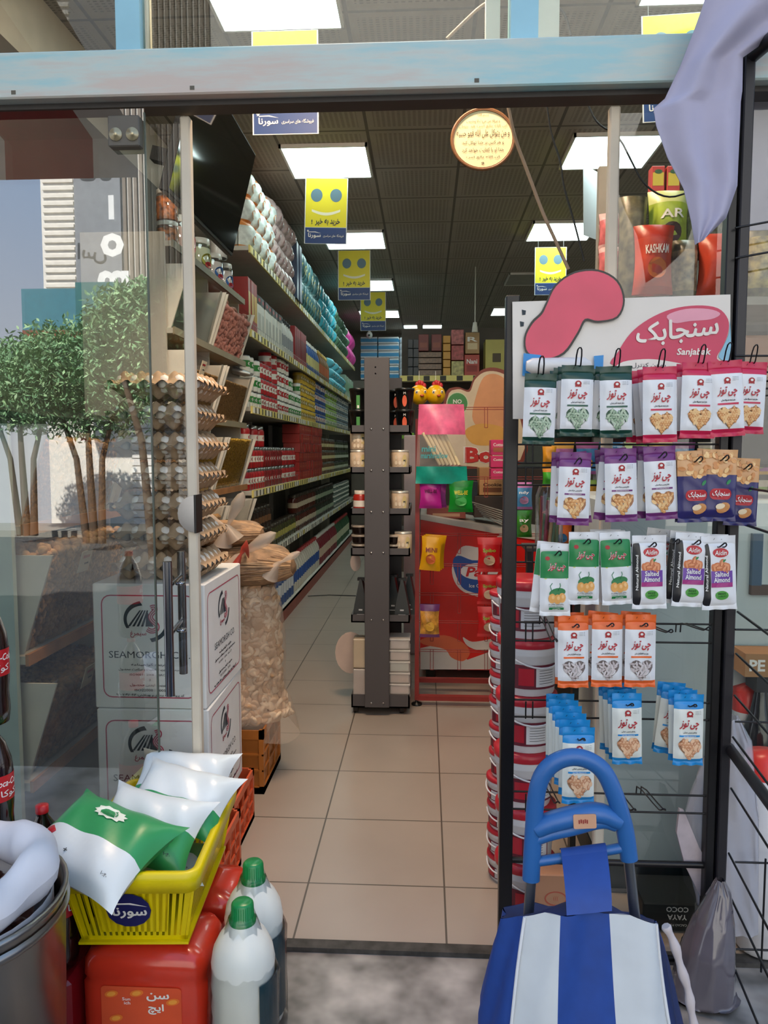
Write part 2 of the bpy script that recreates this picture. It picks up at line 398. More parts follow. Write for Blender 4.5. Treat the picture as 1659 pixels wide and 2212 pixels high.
b = MB(); b.tube([(hx, 2.03, hz0), (hx, 2.03, hz1)], .0125, CHROME, 16); hx2 = at(384, 1300, 2.2).x; b.tube([(hx2, 2.24, hz0), (hx2, 2.24, hz1)], .0125, CHROME, 16)
for zz in (.3, .66):
    z = hz0 + (hz1 - hz0) * (1 - zz) + .04; b.rod((hx, 2.03, z), (hx2, 2.24, z), .007, CHROME, 10); b.lathe([(0, 0), (.014, 0), (.014, .008), (0, .008)], CHROME, 14, c=(hx + .012, 2.10, z - .004))
b.build('handle', d1, label='pair of brushed steel tube handles')
b = MB(); p = at(275, 297, 2.09); b.box(p.x - .045, p.x + .04, 2.07, 2.10, p.z - .03, p.z + .05, mat('#57534c', .5), .003)
for dx in (-.023, .022): b.T = Matrix.Translation((p.x + dx, 2.07, p.z)) @ Matrix.Rotation(PI / 2, 4, 'X'); b.lathe([(0.0001, .008), (.007, .008), (.007, .003), (.017, .004), (.017, 0)][::-1], mat('#b7ab8a', .35, .6), 18)
b.T = None; b.build('clamp', d1)
d2 = empty('door_2'); tag(d2, kind='structure')
xr = at(1322, 450, 2.16).x
b = MB(); b.add([(xr, 2.15, .01), (1.9, 2.15, .01), (1.9, 2.15, 2.337), (xr, 2.15, 2.337)], [(0, 1, 2, 3)], GLR); b.build('glass_pane', d2)
b = MB(); b.box(xr - .016, xr + .012, 2.135, 2.165, .01, 2.33, seal, .004); b.build('edge_seal', d2)
# ceiling light panels
lit = emit('panel_light', (.78, 1.0, .97), 9.5)
def ceiling_light(x0, x1, y0, y1, label, on=True):
    r = tag(empty('ceiling_light', ((x0 + x1) / 2, (y0 + y1) / 2, ZC - .02)), label, 'ceiling light', 'square ceiling light panels')
    cx, cy = (x0 + x1) / 2, (y0 + y1) / 2; hx_, hy_ = (x1 - x0) / 2, (y1 - y0) / 2
    f = MB(); 
    for a in ((-hx_, hx_, -hy_, -hy_ + .015), (-hx_, hx_, hy_ - .015, hy_), (-hx_, -hx_ + .015, -hy_, hy_), (hx_ - .015, hx_, -hy_, hy_)): f.box(*a, -.004, .02, WHITE)
    f.build('frame', r); f = MB(); f.box(-hx_ + .015, hx_ - .015, -hy_ + .015, hy_ - .015, 0, .015, lit if on else mat('#a5a29a', .5)); f.build('diffuser', r)
for i, yf in enumerate((3.86, 5.88, 7.9, 9.92, 11.9)):
    ceiling_light(-.995, -.40, yf - .60, yf, f'lit square ceiling panel, {ORD[i]} from the door in the left row')
for i, yf in enumerate((3.75, 5.80, 7.7, 9.7, 11.8)):
    ceiling_light(.947, 1.55, yf - .60, yf, f'lit square ceiling panel, {ORD[i]} from the door in the right row' if i != 3 else 'unlit dull ceiling panel in the right row', i != 3)
for x0, x1, q in ((-.38, -.14, 'left'), (-.07, .26, 'right')): ceiling_light(x0, x1, 12.6, 13.15, f'{q} one of two small lit panels at the far end of the ceiling')
wl = bpy.data.lights.new('added_warm_light', 'AREA'); wl.energy = 60; wl.color = (1, .70, .46); wl.shape = 'RECTANGLE'; wl.size = .9; wl.size_y = .15
wo = bpy.data.objects.new('added_warm_light', wl); COL.objects.link(wo); wo.location = (-.25, 2.55, 3.40); wo.rotation_euler = (math.radians(12), 0, 0)  # unseen area light, added to warm and brighten the front of the shop
tag(wo, 'unseen warm light added above the door inside', 'lamp')
# ---------------- the street behind the photographer, seen mirrored in the door glass
b = MB(); b.box(-25, 20, -9.2, -3.2, -.2, -.12, mat('#403f3e', .9, var=.2)); b.box(-25, 20, -10.6, -9.2, -.15, 0, mat('#8d8a82', .8)); struct('road', b)
bd = tag(empty('office_building', (-4, -10.6, 0)), 'pale office building with striped cladding across the street, mirrored in the glass', 'building')
b = MB(); b.box(-3.4, 12, -6, 0, 0, 12, mat('#ece8e0', .8)); b.build('wall', bd)
st = MB()
for i in range(60): st.box(-3.35, -2.75, 0, .04, 4.3 + i * .14, 4.36 + i * .14, mat('#efe8dc', .7))
for i in range(16): st.box(-1.78 + i * .11, -1.72 + i * .11, 0, .05, 4.0, 12, mat('#8a7f74', .7))
st.build('cladding', bd)
b = MB(); b.box(-2.72, -1.82, 0, .06, 4.2, 12, mat('#8e9196', .8)); mp = lambda u, v, d=0: (-2.3 - u, .062, v)
b.text(fa('کالا'), mp, 0, 6.75, .42, mat('#3a3f45', .7), .02); b.text(fa('اس'), mp, 0.1, 5.2, .4, mat('#3a3f45', .7), .02)
for k, t in enumerate('1om'): b.text(t, mp, -.3, 6.05 - k * .7, .45, mat('#f4f4f2', .6), .04)
b.build('sign_panel', bd)
b = MB(); b.box(-1.72, -.4, .0, .05, 0, 2.1, mat('#f4f1ec', .6, var=.03))
for i in range(14): b.box(-1.72, -.4, .05, .056, .12 + i * .145, .135 + i * .145, mat('#8a857e', .7))
b.build('shutter', bd)
b = MB(); b.box(-6.95, -6.0, -9.2, -8.9, 3.5, 4.2, mat('#3f7d8e', .7)); b.box(-6.95, -5.25, -9.21, -8.89, 3.29, 3.5, mat('#8a4a35', .8)); b.box(-6.0, -5.25, -9.2, -8.9, 3.5, 4.3, mat('#2e6d70', .7))
tag(b.build('billboard'), 'teal and brown billboard across the street, mirrored in the door glass', 'billboard')
def tree(x, y, h, r, label, seed, flower=False):
    rnd = random.Random(seed); t = tag(empty('street_tree', (x, y, 0)), label, 'tree', 'trees mirrored in the glass')
    m = MB()
    for k in range(3): m.tube([(k * .12 - .1, 0, 0), (k * .2 - .2, .05, h * .35), (k * .5 - .5, .1, h * .62)], [.07, .05, .03], mat('#5b4a3c', .9), 6)
    m.build('trunk', t)
    m = MB(); g1, g2 = mat('#6f9a6c', .6, var=.3), mat('#9cc08c', .6, var=.3)
    for k in range(15000):
        a, e_, q = rnd.random() * 2 * PI, math.asin(rnd.uniform(-1, 1)), rnd.random() ** .4
        c = Vector((math.cos(a) * math.cos(e_) * r * 1.35 * q, math.sin(a) * math.cos(e_) * r * q * .7, h * .68 + math.sin(e_) * r * .8 * q))
        c += Vector((math.sin(k * 1.7) * .2, 0, math.sin(k * .37) * .2)); u = Vector((rnd.uniform(-1, 1), rnd.uniform(-1, 1), rnd.uniform(-1, 1))).normalized() * .055; v_ = u.cross(Vector((rnd.uniform(-1, 1), rnd.uniform(-1, 1), 1))).normalized() * .02
        m.add([c - u, c + v_, c + u, c - v_], [(0, 1, 2, 3)], g1 if k % 3 else g2)
    m.build('foliage', t)
tree(-5.15, -7.4, 3.7, 1.0, 'large leafy green tree left of the shop front, mirrored in the door glass', 1)
tree(-3.45, -5.6, 4.4, .6, 'smaller green tree beside the pale building, mirrored in the door glass', 2)
tree(-6.75, -8.4, 3.7, .8, 'leafy tree at the left edge of the mirrored street', 3)
aw = MB()
for i in range(8):
    x0 = -4.6 + i * .32; c1 = mat('#a3232c', .7) if i % 3 != 1 else mat('#e8ddd6', .7)
    aw.add([(x0, 1.98, 4.35), (x0 + .32, 1.98, 4.35), (x0 + .32, -1.3, 3.62), (x0, -1.3, 3.62), (x0, -1.3, 3.35), (x0 + .32, -1.3, 3.35)], [(0, 1, 2, 3), (3, 2, 5, 4)], c1)
tag(aw.build('awning'), 'red and white striped awning over the pavement', 'awning')
# ================================================================ LONG LEFT GONDOLA
GY0, GY1, GX = 5.16, 12.7, -1.18
SHZ = [.12, .67, 1.15, 1.72, 2.23, 2.78]
shelf_w = mat('#c7c3b8', .45); tagm = mat('#e3d27c', .5); tagw = mat('#efeadd', .5); tagb = mat('#39352f', .6)
g = tag(empty('gondola_shelving', (GX, GY0, 0)), 'long white supermarket shelving along the left side of the aisle', 'shelving')
g.location = (0, 0, 0)
b = MB(); b.box(-1.66, -1.64, GY0, GY1, .0, 2.95, mat('#8f8b82', .6)); b.build('back_panel', g)
b = MB(); b.box(-1.64, GX - .01, GY0, GY1, .0, .10, mat('#8a4a42', .5)); b.box(GX - .012, GX, GY0, GY1, .0, .115, mat('#8f4438', .5, var=.12)); b.build('plinth', g)
for k in range(9):
    y = GY0 + k * (GY1 - GY0) / 8; b = MB(); b.box(-1.64, -1.60, y - .015, y + .015, .1, 2.95, shelf_w); b.build('upright', g)
for k, z in enumerate(SHZ):
    b = MB(); b.box(-1.64, GX, GY0, GY1, z - .03, z, shelf_w, .002); sh = b.build('shelf', g)
    if k in (0,): continue
    r = MB(); r.box(GX, GX + .012, GY0, GY1, z - .045, z + .005, tagm if k not in (1,) else shelf_w)
    y = GY0 + .02; rnd = random.Random(k)
    while y < GY1 - .1:
        wd = .065; c = rnd.choice([tagw, tagw, tagm, None])
        if c: r.box(GX + .012, GX + .0135, y, y + wd, z - .04, z, c)
        r.box(GX + .012, GX + .0135, y + wd, y + wd + .035, z - .04, z, tagb); y += wd + .045
    r.build('price_rail', sh)
    if k < 5:
        r = MB(); r.rod((GX - .005, GY0, z + .055), (GX - .005, GY1, z + .055), .002, STEEL, 5)
        for i in range(100): yy = GY0 + i * (GY1 - GY0) / 99; r.rod((GX - .005, yy, z), (GX - .005, yy, z + .055), .0015, STEEL, 4)
        r.build('wire_fence', sh)
# ---- product templates (front faces -Y); unlinked until copied
def T_can(r, h, body, band, lid, txt=None, tm=None, name='food_can'):
    b = MB(); b.lathe([(r * .93, 0), (r, .004), (r, h * .12), (r, h * .34), (r, h * .72), (r, h - .006), (r * .92, h - .004)], [lid, body, body, band, body, lid], 14)
    mp = lambda u, v, d=0: (r * 1.01 * math.sin(u / r), -r * 1.01 * math.cos(u / r), v)
    if txt: b.text(txt, mp, 0, h * .53, h * .28, tm or REDM, .02, w=r * 1.1)
    t = b.build(name, link=False); l = MB(); l.lathe([(r * .93, h - .005), (r * .95, h), (r * .85, h - .002), (0.001, h - .002)], STEEL, 14, cap=False); l.build('lid', t, link=False); return t
def T_jar(r, h, body, label, lid, txt=None, tm=None, name='jar', lidh=.16):
    b = MB(); b.lathe([(r * .9, 0), (r, .006), (r, h * .28), (r, h * .56), (r, h * .74), (r * .8, h * (1 - lidh))], [body, body, label, body, body], 14)
    mp = lambda u, v, d=0: (r * 1.01 * math.sin(u / r), -r * 1.01 * math.cos(u / r), v)
    if txt: b.text(txt, mp, 0, h * .42, h * .22, tm or REDM, .02, w=r * 1.1)
    t = b.build(name, link=False); l = MB(); l.lathe([(r * .84, h * (1 - lidh)), (r * .84, h), (0.001, h)], lid, 14, cap=False); l.build('lid', t, link=False); return t
def T_box(w, d, h, body, band=None, acc=None, txt=None, tm=None, name='carton'):
    b = MB(); b.box(-w / 2, w / 2, -d / 2, d / 2, 0, h, body, .002); mp = front(0, -d / 2, 0); ms = lambda u, v, q=0: (w / 2 + .0008, u, v)
    if band: b.flat(rect(0, h * .5, w * .84, h * .5), mp, band); b.flat(rect(0, h * .5, d * .8, h * .5), ms, band)
    if acc: b.flat(oval(0, h * .78, w * .3, h * .08), front(0, -d / 2 - .001, 0), acc)
    if txt: b.text(txt, front(0, -d / 2 - .001, 0), 0, h * .5, h * .16, tm or INK, .02, w=w * .6)
    return b.build(name, link=False)
def T_bag(w, d, h, body, top, blob=None, txt=None, tm=None, name='packet', seed=0):
    rnd = random.Random(seed); ph = [rnd.random() * 6 for _ in range(6)]
    def P(s, u, v):
        x = (u - .5) * w * (1 - .12 * math.sin(v * PI)); e = max(0, 1 - abs(2 * u - 1) ** 3) * max(0, math.sin(PI * min(1, v * .96 + .02))) ** .45
        y = s * (d / 2 * e + .003) + .006 * math.sin(9 * v + ph[0] + 5 * u) * e
        return (x, y, v * h)
    b = MB(); mf = lambda u, v: top if v > .82 or v < .06 else body
    b.grid(8, 10, lambda u, v: P(-1, u, v), mf); b.grid(8, 10, lambda u, v: P(1, 1 - u, v), mf)
    mp = lambda u, v, q=0: (lambda p: (p[0], p[1] - .004, p[2]))(P(-1, .5 + u / w, v / h))
    if blob: b.flat(oval(0, h * .35, w * .26, h * .15), mp, blob)
    if txt: b.text(txt, mp, 0, h * .62, h * .13, tm or WHITE, .02, w=w * .6)
    return b.build(name, link=False)
def T_bottle(r, h, body, label, cap, txt=None, tm=None, name='bottle'):
    b = MB(); b.lathe([(r * .85, 0), (r, .01), (r, h * .25), (r, h * .55), (r, h * .66), (r * .7, h * .78), (r * .34, h * .86), (r * .34, h * .92)], [body, body, label, body, body, body, body], 14)
    mp = lambda u, v, d=0: (r * 1.01 * math.sin(u / r), -r * 1.01 * math.cos(u / r), v)
    if txt: b.text(txt, mp, 0, h * .4, h * .12, tm or WHITE, .02, w=r * 1.2)
    t = b.build(name, link=False); l = MB(); l.lathe([(r * .4, h * .9), (r * .4, h), (.001, h)], cap, 12, cap=False); l.build('cap', t, link=False); return t
c_red, c_white, c_green, c_yel = mat('#a81c22', .35), mat('#dedad0', .35), mat('#2f7d36', .4), mat('#c9a233', .4)
def fill(level, y0, y1, t, step, stack, hh, label, cat, group, rows=1, dx=.1, gap=0, jitter=.004, top_cut=0, x0=None):
    z = SHZ[level]; y = y0 + step / 2; i = 0
    while y < y1:
        n = stack if not callable(stack) else stack(i)
        if isinstance(n, int) and n > 2 and cat != 'carton' and random.random() < .22: n -= 1
        for r_ in range(rows):
            for s_ in range(n):
                X = (x0 if x0 is not None else GX - .07) - r_ * dx
                inst(t, (X + random.uniform(-jitter, jitter), y, z + s_ * hh + .0005), PI / 2 + random.uniform(-.06, .06), label, cat, group)
        y += step; i += 1
# level 3 (z 1.72): stacked food cans
t1 = T_can(.05, .115, c_white, c_red, STEEL, 'C', c_white); t2 = T_can(.05, .115, c_red, c_white, STEEL, 'C', c_red); t3 = T_can(.05, .115, c_white, c_green, STEEL, 'C', c_white)
t4 = T_can(.05, .115, c_yel, mat('#8f7428', .4), STEEL, 'O', c_white); t5 = T_can(.05, .115, mat('#27437e', .4), c_white, STEEL, 'N', c_red); t6 = T_can(.05, .115, mat('#7c9a3c', .4), c_white, STEEL, 'D', c_green)
sh3 = 'on the third shelf down, left shelving'
fill(3, 5.2, 5.62, t3, .105, 3, .117, f'green banded white can, nearest block {sh3}', 'food can', 'green banded cans')
fill(3, 5.62, 6.25, t2, .105, lambda i: 3 + (i % 2), .117, f'red food can with white band, stacked {sh3}', 'food can', 'red cans at eye height')
fill(3, 6.25, 6.8, t1, .105, 4, .117, f'white food can with red band, stacked {sh3}', 'food can', 'white and red cans')
fill(3, 6.8, 7.45, t3, .105, 3, .117, f'green banded can, second green block {sh3}', 'food can', 'second block of green banded cans')
fill(3, 7.45, 8.4, t4, .105, 4, .117, f'yellow food can stacked {sh3}', 'food can', 'yellow cans')
fill(3, 8.4, 9.3, t5, .11, 4, .117, f'blue food can stacked {sh3}', 'food can', 'blue cans')
fill(3, 9.3, 10.4, t6, .11, 4, .117, f'olive green food can stacked {sh3}', 'food can', 'olive cans')
t7 = T_can(.05, .115, mat('#5d6b72', .35), c_white, STEEL, 'U', INK)
fill(3, 10.4, 12.0, t7, .12, 4, .117, f'grey tin at the far end {sh3}', 'food can', 'grey tins')
# level 2 (z 1.15): red tomato jars and cartons
j1 = T_jar(.042, .15, c_red, c_white, STEEL, 'C', c_red, name='tomato_jar'); j2 = T_jar(.042, .15, mat('#7a1518', .3), mat('#8c2226', .4), STEEL, 'O', c_white, name='tomato_jar')
sh2 = 'on the fourth shelf down, left shelving'
fill(2, 5.2, 5.75, j1, .09, 3, .152, f'small red sauce jar, nearest block {sh2}', 'sauce jar', 'red sauce jars nearest the bins')
fill(2, 5.75, 6.5, j2, .09, 2, .152, f'dark red sauce jar stacked {sh2}', 'sauce jar', 'dark red sauce jars')
fill(2, 6.5, 7.1, j1, .09, lambda i: 2, .152, f'red sauce jar, second block {sh2}', 'sauce jar', 'second block of red sauce jars')
cx = T_box(.15, .16, .085, mat('#9c231c', .35), mat('#a52d20', .35), mat('#c25642', .4), 'CCC', mat('#d88a70', .5), name='carton')
fill(2, 7.1, 8.6, cx, .155, 6, .087, f'shiny red carton in the tall block {sh2}', 'carton', 'red cartons')
j3 = T_jar(.045, .14, mat('#5b3a22', .3), mat('#c8b98a', .5), mat('#7d7a70', .3, .8), name='pickle_jar'); j4 = T_jar(.045, .14, mat('#39402a', .3), mat('#b9bda8', .5), mat('#2b2a28', .4), name='pickle_jar')
fill(2, 8.6, 10.2, j3, .1, 3, .142, f'brown relish jar further along {sh2}', 'jar', 'brown relish jars')
fill(2, 10.2, 12.0, j4, .12, 3, .142, f'dark green jar at the far end {sh2}', 'jar', 'dark green jars')
# level 1 (z .67): dark jars of pickles
mk = lambda c, l: T_jar(.05, .17, mat(c, .2), mat(l, .5), mat('#4c4238', .35, .7), name='pickle_jar')
P = [(mk('#2a1a12', '#6b4a2e'), 'very dark pickle jar'), (mk('#3a3a1c', '#a09a50'), 'olive pickle jar with yellow label'), (mk('#4a1d12', '#b5a890'), 'brown red pickle jar with pale label'), (mk('#20281c', '#8c9a80'), 'dark green pickle jar with grey label')]
sh1 = 'on the fifth shelf down, left shelving'
for k, (a, z_) in enumerate([(5.2, 6.0), (6.0, 7.1), (7.1, 8.4), (8.4, 10.0)]): fill(1, a, z_, P[(k) % 4][0], .108, 2 if k != 1 else 1, .172, f'{P[k][1]} {sh1}', 'pickle jar', P[k][1] + 's')
tt = T_can(.06, .06, mat('#4f6a5c', .3), c_white, STEEL, name='flat_tin'); fill(1, 10.0, 12.0, tt, .13, 5, .062, f'flat green tin at the far end {sh1}', 'tin', 'flat green tins')
# level 0: detergent and oil bottles
cols = [('#35538c', '#c7ccd4', 'blue bottle'), ('#c9c5bb', '#30549c', 'white bottle with blue label'), ('#7d2530', '#d0b7a0', 'dark red bottle'), ('#31573a', '#c4c9a8', 'green bottle')]
for k, (c, l, n) in enumerate(cols):
    t = T_bottle(.05, .34, mat(c, .35), mat(l, .5), mat('#b43a3a' if k % 2 else '#dddad2', .4)); a = 5.2 + k * 1.7
    fill(0, a, a + 1.7, t, .115, 1, .3, f'{n} on the bottom shelf, left shelving', 'bottle', n + 's on the bottom shelf')
# level 4 (z 2.23): tea boxes, tall bottles, blue packs
sh4 = 'on the second shelf down, left shelving'
tb = T_box(.11, .09, .30, mat('#d7d3c6', .4), mat('#c9c7bf', .4), None, None, INK, name='tea_box')
b_ = MB(); b_.box(-.06, .06, -.05, .05, 0, .30, mat('#d6d3c9', .4), .002); b_.box(-.061, .061, -.051, .051, .24, .301, mat('#1d1b1c', .4)); b_.flat(oval(0, .272, .028, .014), front(0, -.051, 0), REDM); b_.flat(rect(0, .12, .08, .12), front(0, -.05, 0), mat('#b8b5ac', .5)); tbx = b_.build('tea_box', link=False)
tr = T_box(.09, .1, .36, mat('#8f1f20', .4), mat('#c29a3c', .4), None, name='tall_carton')
fill(4, 5.2, 5.5, tr, .1, 1, .3, f'tall red and gold carton nearest the bins {sh4}', 'carton', 'tall red and gold cartons')
fill(4, 5.5, 6.4, tbx, .13, 1, .3, f'black topped white tea box {sh4}', 'tea box', 'black and white tea boxes')
fill(4, 6.4, 7.1, T_bottle(.042, .33, mat('#c9c8c2', .3), mat('#8d8f93', .4), BLACK, name='glass_bottle'), .095, 1, .3, f'pale glass bottle with black cap {sh4}', 'bottle', 'pale glass bottles')
fill(4, 7.1, 7.8, T_box(.1, .09, .34, mat('#8f2226', .4), mat('#6d1418', .4), None, None, WHITE), .11, 1, .3, f'dark red drink carton {sh4}', 'carton', 'dark red drink cartons')
fill(4, 7.8, 8.8, T_bottle(.042, .33, mat('#2f568f', .3), mat('#c5b67a', .4), mat('#d8d3c8', .4)), .1, 1, .3, f'blue bottle with pale label {sh4}', 'bottle', 'blue bottles with pale labels')
fill(4, 8.8, 9.7, T_bottle(.045, .34, mat('#7d5a33', .3), mat('#b5623c', .4), mat('#c9a23c', .4)), .11, 1, .3, f'amber bottle with orange label {sh4}', 'bottle', 'amber bottles')
fill(4, 9.7, 11.2, T_bag(.2, .18, .12, mat('#5fb4c4', .4), mat('#7cc6d4', .4), WHITE, name='diaper_pack'), .22, 3, .122, f'turquoise soft pack stacked {sh4}', 'soft pack', 'turquoise soft packs')
fill(4, 11.2, 12.4, T_box(.16, .15, .3, mat('#9fb3a0', .4), mat('#5f9a6a', .4)), .18, 1, .3, f'pale green carton at the far end {sh4}', 'carton', 'pale green cartons')
# level 5 (z 2.78): big soft packs up to the ceiling
sh5 = 'on top of the left shelving'
o1 = T_bag(.19, .2, .185, mat('#d3dbd8', .35, var=.2, scale=30), mat('#d0813c', .35), mat('#d88438', .35), name='tissue_pack', seed=1)
fill(5, 5.2, 6.0, o1, .17, 3, .17, f'white and orange soft pack {sh5}', 'soft pack', 'white and orange soft packs', jitter=.012)
o2 = T_bag(.17, .18, .16, mat('#c9b3b1', .3, var=.25, scale=20), mat('#d9c6c4', .3), mat('#b98a90', .4), name='tissue_pack', seed=2)
fill(5, 6.0, 6.9, o2, .16, 4, .145, f'pale pink shrink wrapped roll pack {sh5}', 'roll pack', 'pale pink roll packs', jitter=.012)
fill(5, 6.9, 7.2, T_box(.13, .2, .5, mat('#2c3e5c', .4), mat('#3a4f74', .4)), .15, 1, .5, f'tall navy carton {sh5}', 'carton', 'tall navy cartons')
o3 = T_bag(.15, .2, .27, mat('#3d6468', .3, var=.4, scale=25), mat('#93b0b0', .3), mat('#c9c27c', .4), name='foil_pack', seed=3)
fill(5, 7.2, 8.6, o3, .14, 2, .26, f'glossy dark teal pack {sh5}', 'soft pack', 'glossy dark teal packs', jitter=.01)
o4 = T_bag(.17, .2, .18, mat('#3fa3b5', .3, var=.2, scale=18), mat('#5cc0cf', .3), WHITE, name='soft_pack', seed=4)
fill(5, 8.6, 9.9, o4, .17, 3, .16, f'bright turquoise pack {sh5}', 'soft pack', 'bright turquoise packs', jitter=.012)
o5 = T_bag(.17, .2, .17, mat('#54785f', .35, var=.3, scale=18), mat('#7d9a80', .3), None, name='soft_pack', seed=5)
fill(5, 9.9, 11.6, o5, .18, 3, .155, f'grey green pillow pack {sh5}', 'soft pack', 'grey green pillow packs', jitter=.012)
o6 = T_bag(.18, .2, .25, mat('#c43c8c', .35, var=.2), mat('#e070b0', .3), None, name='soft_pack', seed=6)
fill(5, 11.6, 12.5, o6, .2, 2, .24, f'magenta pack at the far end {sh5}', 'soft pack', 'magenta packs', jitter=.01)

# ================================================================ BULK BIN UNIT (left, near)
BX0, BX1 = -1.62, -1.22
u = tag(empty('bulk_bin_cabinet'), 'white stepped cabinet of bulk food bins along the left wall by the door', 'cabinet')
cab = mat('#bdb8ad', .5); wood = mat('#b07a4c', .5, var=.2)
b = MB(); b.box(BX0 - .02, BX0, 2.31, 5.04, 0, 3.0, mat('#3a3632', .7)); b.build('back_panel', u)
b = MB(); b.ext([(BX0, 1.5), (BX1 + .06, 1.5), (BX1 + .06, 1.53), (BX0, 1.60)], lambda u_, v_, d=0: (u_, 2.19 + d, v_), 1.42, mat('#1d1b1a', .6)); b.build('hood', u)
for k in range(5):
    y = 2.19 + k * .71; b = MB(); b.box(BX0, BX1, y - .008, y + .008, .05, 2.44 if k > 1 else 1.5, cab); b.build('divider', u)
BZ = [.42, .81, 1.2, 1.6, 2.0]
for z in BZ + [2.4]:
    ya_ = 2.19 if z < 1.5 else 3.61
    b = MB(); b.box(BX0, BX1 + .03, ya_, 5.04, z - .025, z, cab); b.box(BX1 + .03, BX1 + .04, ya_, 5.04, z - .03, z + .005, wood if z < 1.5 else mat('#8f8670', .5)); b.build('shelf', u)
b = MB(); b.box(BX0, BX1, 2.19, 5.04, 0, .1, cab); b.build('plinth', u)
acr = glass('acrylic', .05, (.95, .95, .93), .05)
walnut, bean, ymix, pist = mat('#c99a66', .7, var=.35, scale=40), mat('#b98d55', .7, var=.3, scale=60), mat('#d6a83a', .6, var=.35, scale=60), mat('#b58a5c', .7, var=.4, scale=50)
whitepl = mat('#d9d5ca', .45)
def bulk_bin(y0, z, k, con, label, fillh, rb):
    r = tag(empty('bulk_bin', (BX1, y0 + .35, z)), label, 'food bin', None)
    h = .30; lean = .09; L = .33
    for s_ in (-1, 1):
        m = MB()
        m.ext([(-.34, 0), (.012, 0), (lean + .02, h), (-.34, h)], lambda u_, v_, d=0, s_=s_: (u_, s_ * L - .004 + d, v_), .008, whitepl)
        m.build('side_board', r)
        m = MB(); m.add([(.0, s_ * L, 0), (.0, s_ * (L - .045), 0), (lean, s_ * (L - .045), h), (lean, s_ * L, h)], [(0, 1, 2, 3) if s_ < 0 else (3, 2, 1, 0)], whitepl); m.build('front_strip', r)
    m = MB(); m.add([(.002, -L, 0), (.002, L, 0), (lean, L, h), (lean, -L, h)], [(0, 1, 2, 3)], acr); m.build('acrylic_front', r)
    m = MB(); rnd = random.Random(k)
    if con is not None:
        H = h * fillh; m.add([(-.35, -L + .01, 0), (-.35, L - .01, 0), (-.35, L - .01, H), (-.35, -L + .01, H), (-.012, -L + .01, 0), (-.012, L - .01, 0), (lean * fillh - .015, L - .01, H), (lean * fillh - .015, -L + .01, H)],
                             [(0, 3, 2, 1), (4, 5, 6, 7), (3, 7, 6, 2), (0, 4, 7, 3), (1, 2, 6, 5)], con)
        n = int(9000 * (.012 / rb) ** 2 * .25)
        for i in range(n):
            if i % 3: v = rnd.random(); p_ = (lean * v * fillh - .012, rnd.uniform(-L + .02, L - .02), v * H + .005)
            else: p_ = (rnd.uniform(-.2, lean * fillh - .02), rnd.uniform(-L + .02, L - .02), H + rnd.uniform(-.002, rb * 1.2))
            m.ell(p_, (rb, rb * rnd.uniform(.8, 1.1), rb * rnd.uniform(.7, 1)), con, 6, 4)
        tag(m.build('contents', r), kind='stuff')
    if k % 2 == 0 and con is not None:
        m = MB(); m.T = Matrix.Translation((lean * .82 + .006, -.05, h * .82)) @ Matrix.Rotation(.3, 4, 'Y'); m.box(0, .002, -.04, .04, -.04, .035, mat('#e8d9bd', .5)); m.flat(rect(0, .015, .05, .01), lambda u_, v_, d=0: (.0028, u_, v_), REDM)
        m.flat(rect(.01, -.01, .03, .006), lambda u_, v_, d=0: (.0028, u_, v_), INK); m.build('price_tag', r)
names = {0: 'walnuts', 1: 'shelled nuts', 2: 'brown beans', 3: 'mixed grains'}
where = ['bottom row', 'second row up', 'middle row', 'fourth row up', 'top row']
cols4 = ['first column from the door', 'second column from the door', 'third column from the door', 'last column from the door']
for ri, z in enumerate(BZ):
    for ci in range(4):
        if ri > 2 and ci < 2: continue
        con, rb, fh = (walnut, .014, .8)
        if ri == 0: con, rb = pist, .011
        if ri == 1 and ci == 0: con, rb, fh = walnut, .017, 1.0
        if ri == 2: con, rb = (walnut, .016) if ci < 2 else (ymix, .008)
        if ri == 2 and ci == 3: fh = .95
        if ri == 3: con, rb, fh = (pist, .013, .6) if ci < 2 else (bean, .008, .75)
        if ri == 4: con = None if ci != 3 else mat('#b3776a', .6, var=.3, scale=18)
        if ri == 1 and ci == 3: con = None
        lab = f"clear bulk bin {'of yellow grains' if con is ymix else 'of brown beans' if con is bean else 'of nuts' if con in (walnut, pist) else 'with reddish packets' if con else 'nearly empty'} {where[ri]}, {cols4[ci]}"
        bulk_bin(2.20 + ci * .71, z, ri * 4 + ci, con, lab, fh, rb if con is None or ri != 4 else .03)
# scoop, jars on top of the bins
sc_ = MB(); p = at(505, 800, 5.0); sc_.tube([(p.x, p.y, p.z), (p.x + .07, p.y, p.z - .02), (p.x + .12, p.y - .02, p.z - .03)], [.05, .045, .02], mat('#9fa3a4', .3, .6), 10, flat=.5)
tag(sc_.build('scoop'), 'grey metal scoop resting above the bean bin', 'scoop')
def clearjar(py, Y, r, h, fillm, labm, label, ptop=None):
    z = 2.40 + (ptop or 0); t = tag(empty('plastic_jar', (BX1 - r - .01, Y, z)), label, 'jar', 'jars on top of the bulk bins')
    m = MB(); m.lathe([(r * .95, 0), (r, .01), (r, h * .8), (r * .9, h * .86)], CLEAR, 18); m.build('body', t)
    m = MB(); m.lathe([(r * .93, .004), (r * .95, h * .76), (.001, h * .77)], fillm, 16, cap=False)
    m.build('contents', t); m = MB(); m.lathe([(r * .93, h * .86), (r * .93, h), (.001, h)], mat('#cfccc4', .3, trans=.3), 18, cap=False); m.build('lid', t)
    if labm:
        m = MB(); mp = lambda u_, v_, d=0: ((r + .002) * math.cos(u_ / r - .35), (r + .002) * math.sin(u_ / r - .35), v_); m.flat(oval(0, h * .45, r * .7, h * .17), mp, labm); m.flat(oval(0, h * .33, r * .4, h * .08), mp, REDM); m.build('label', t)
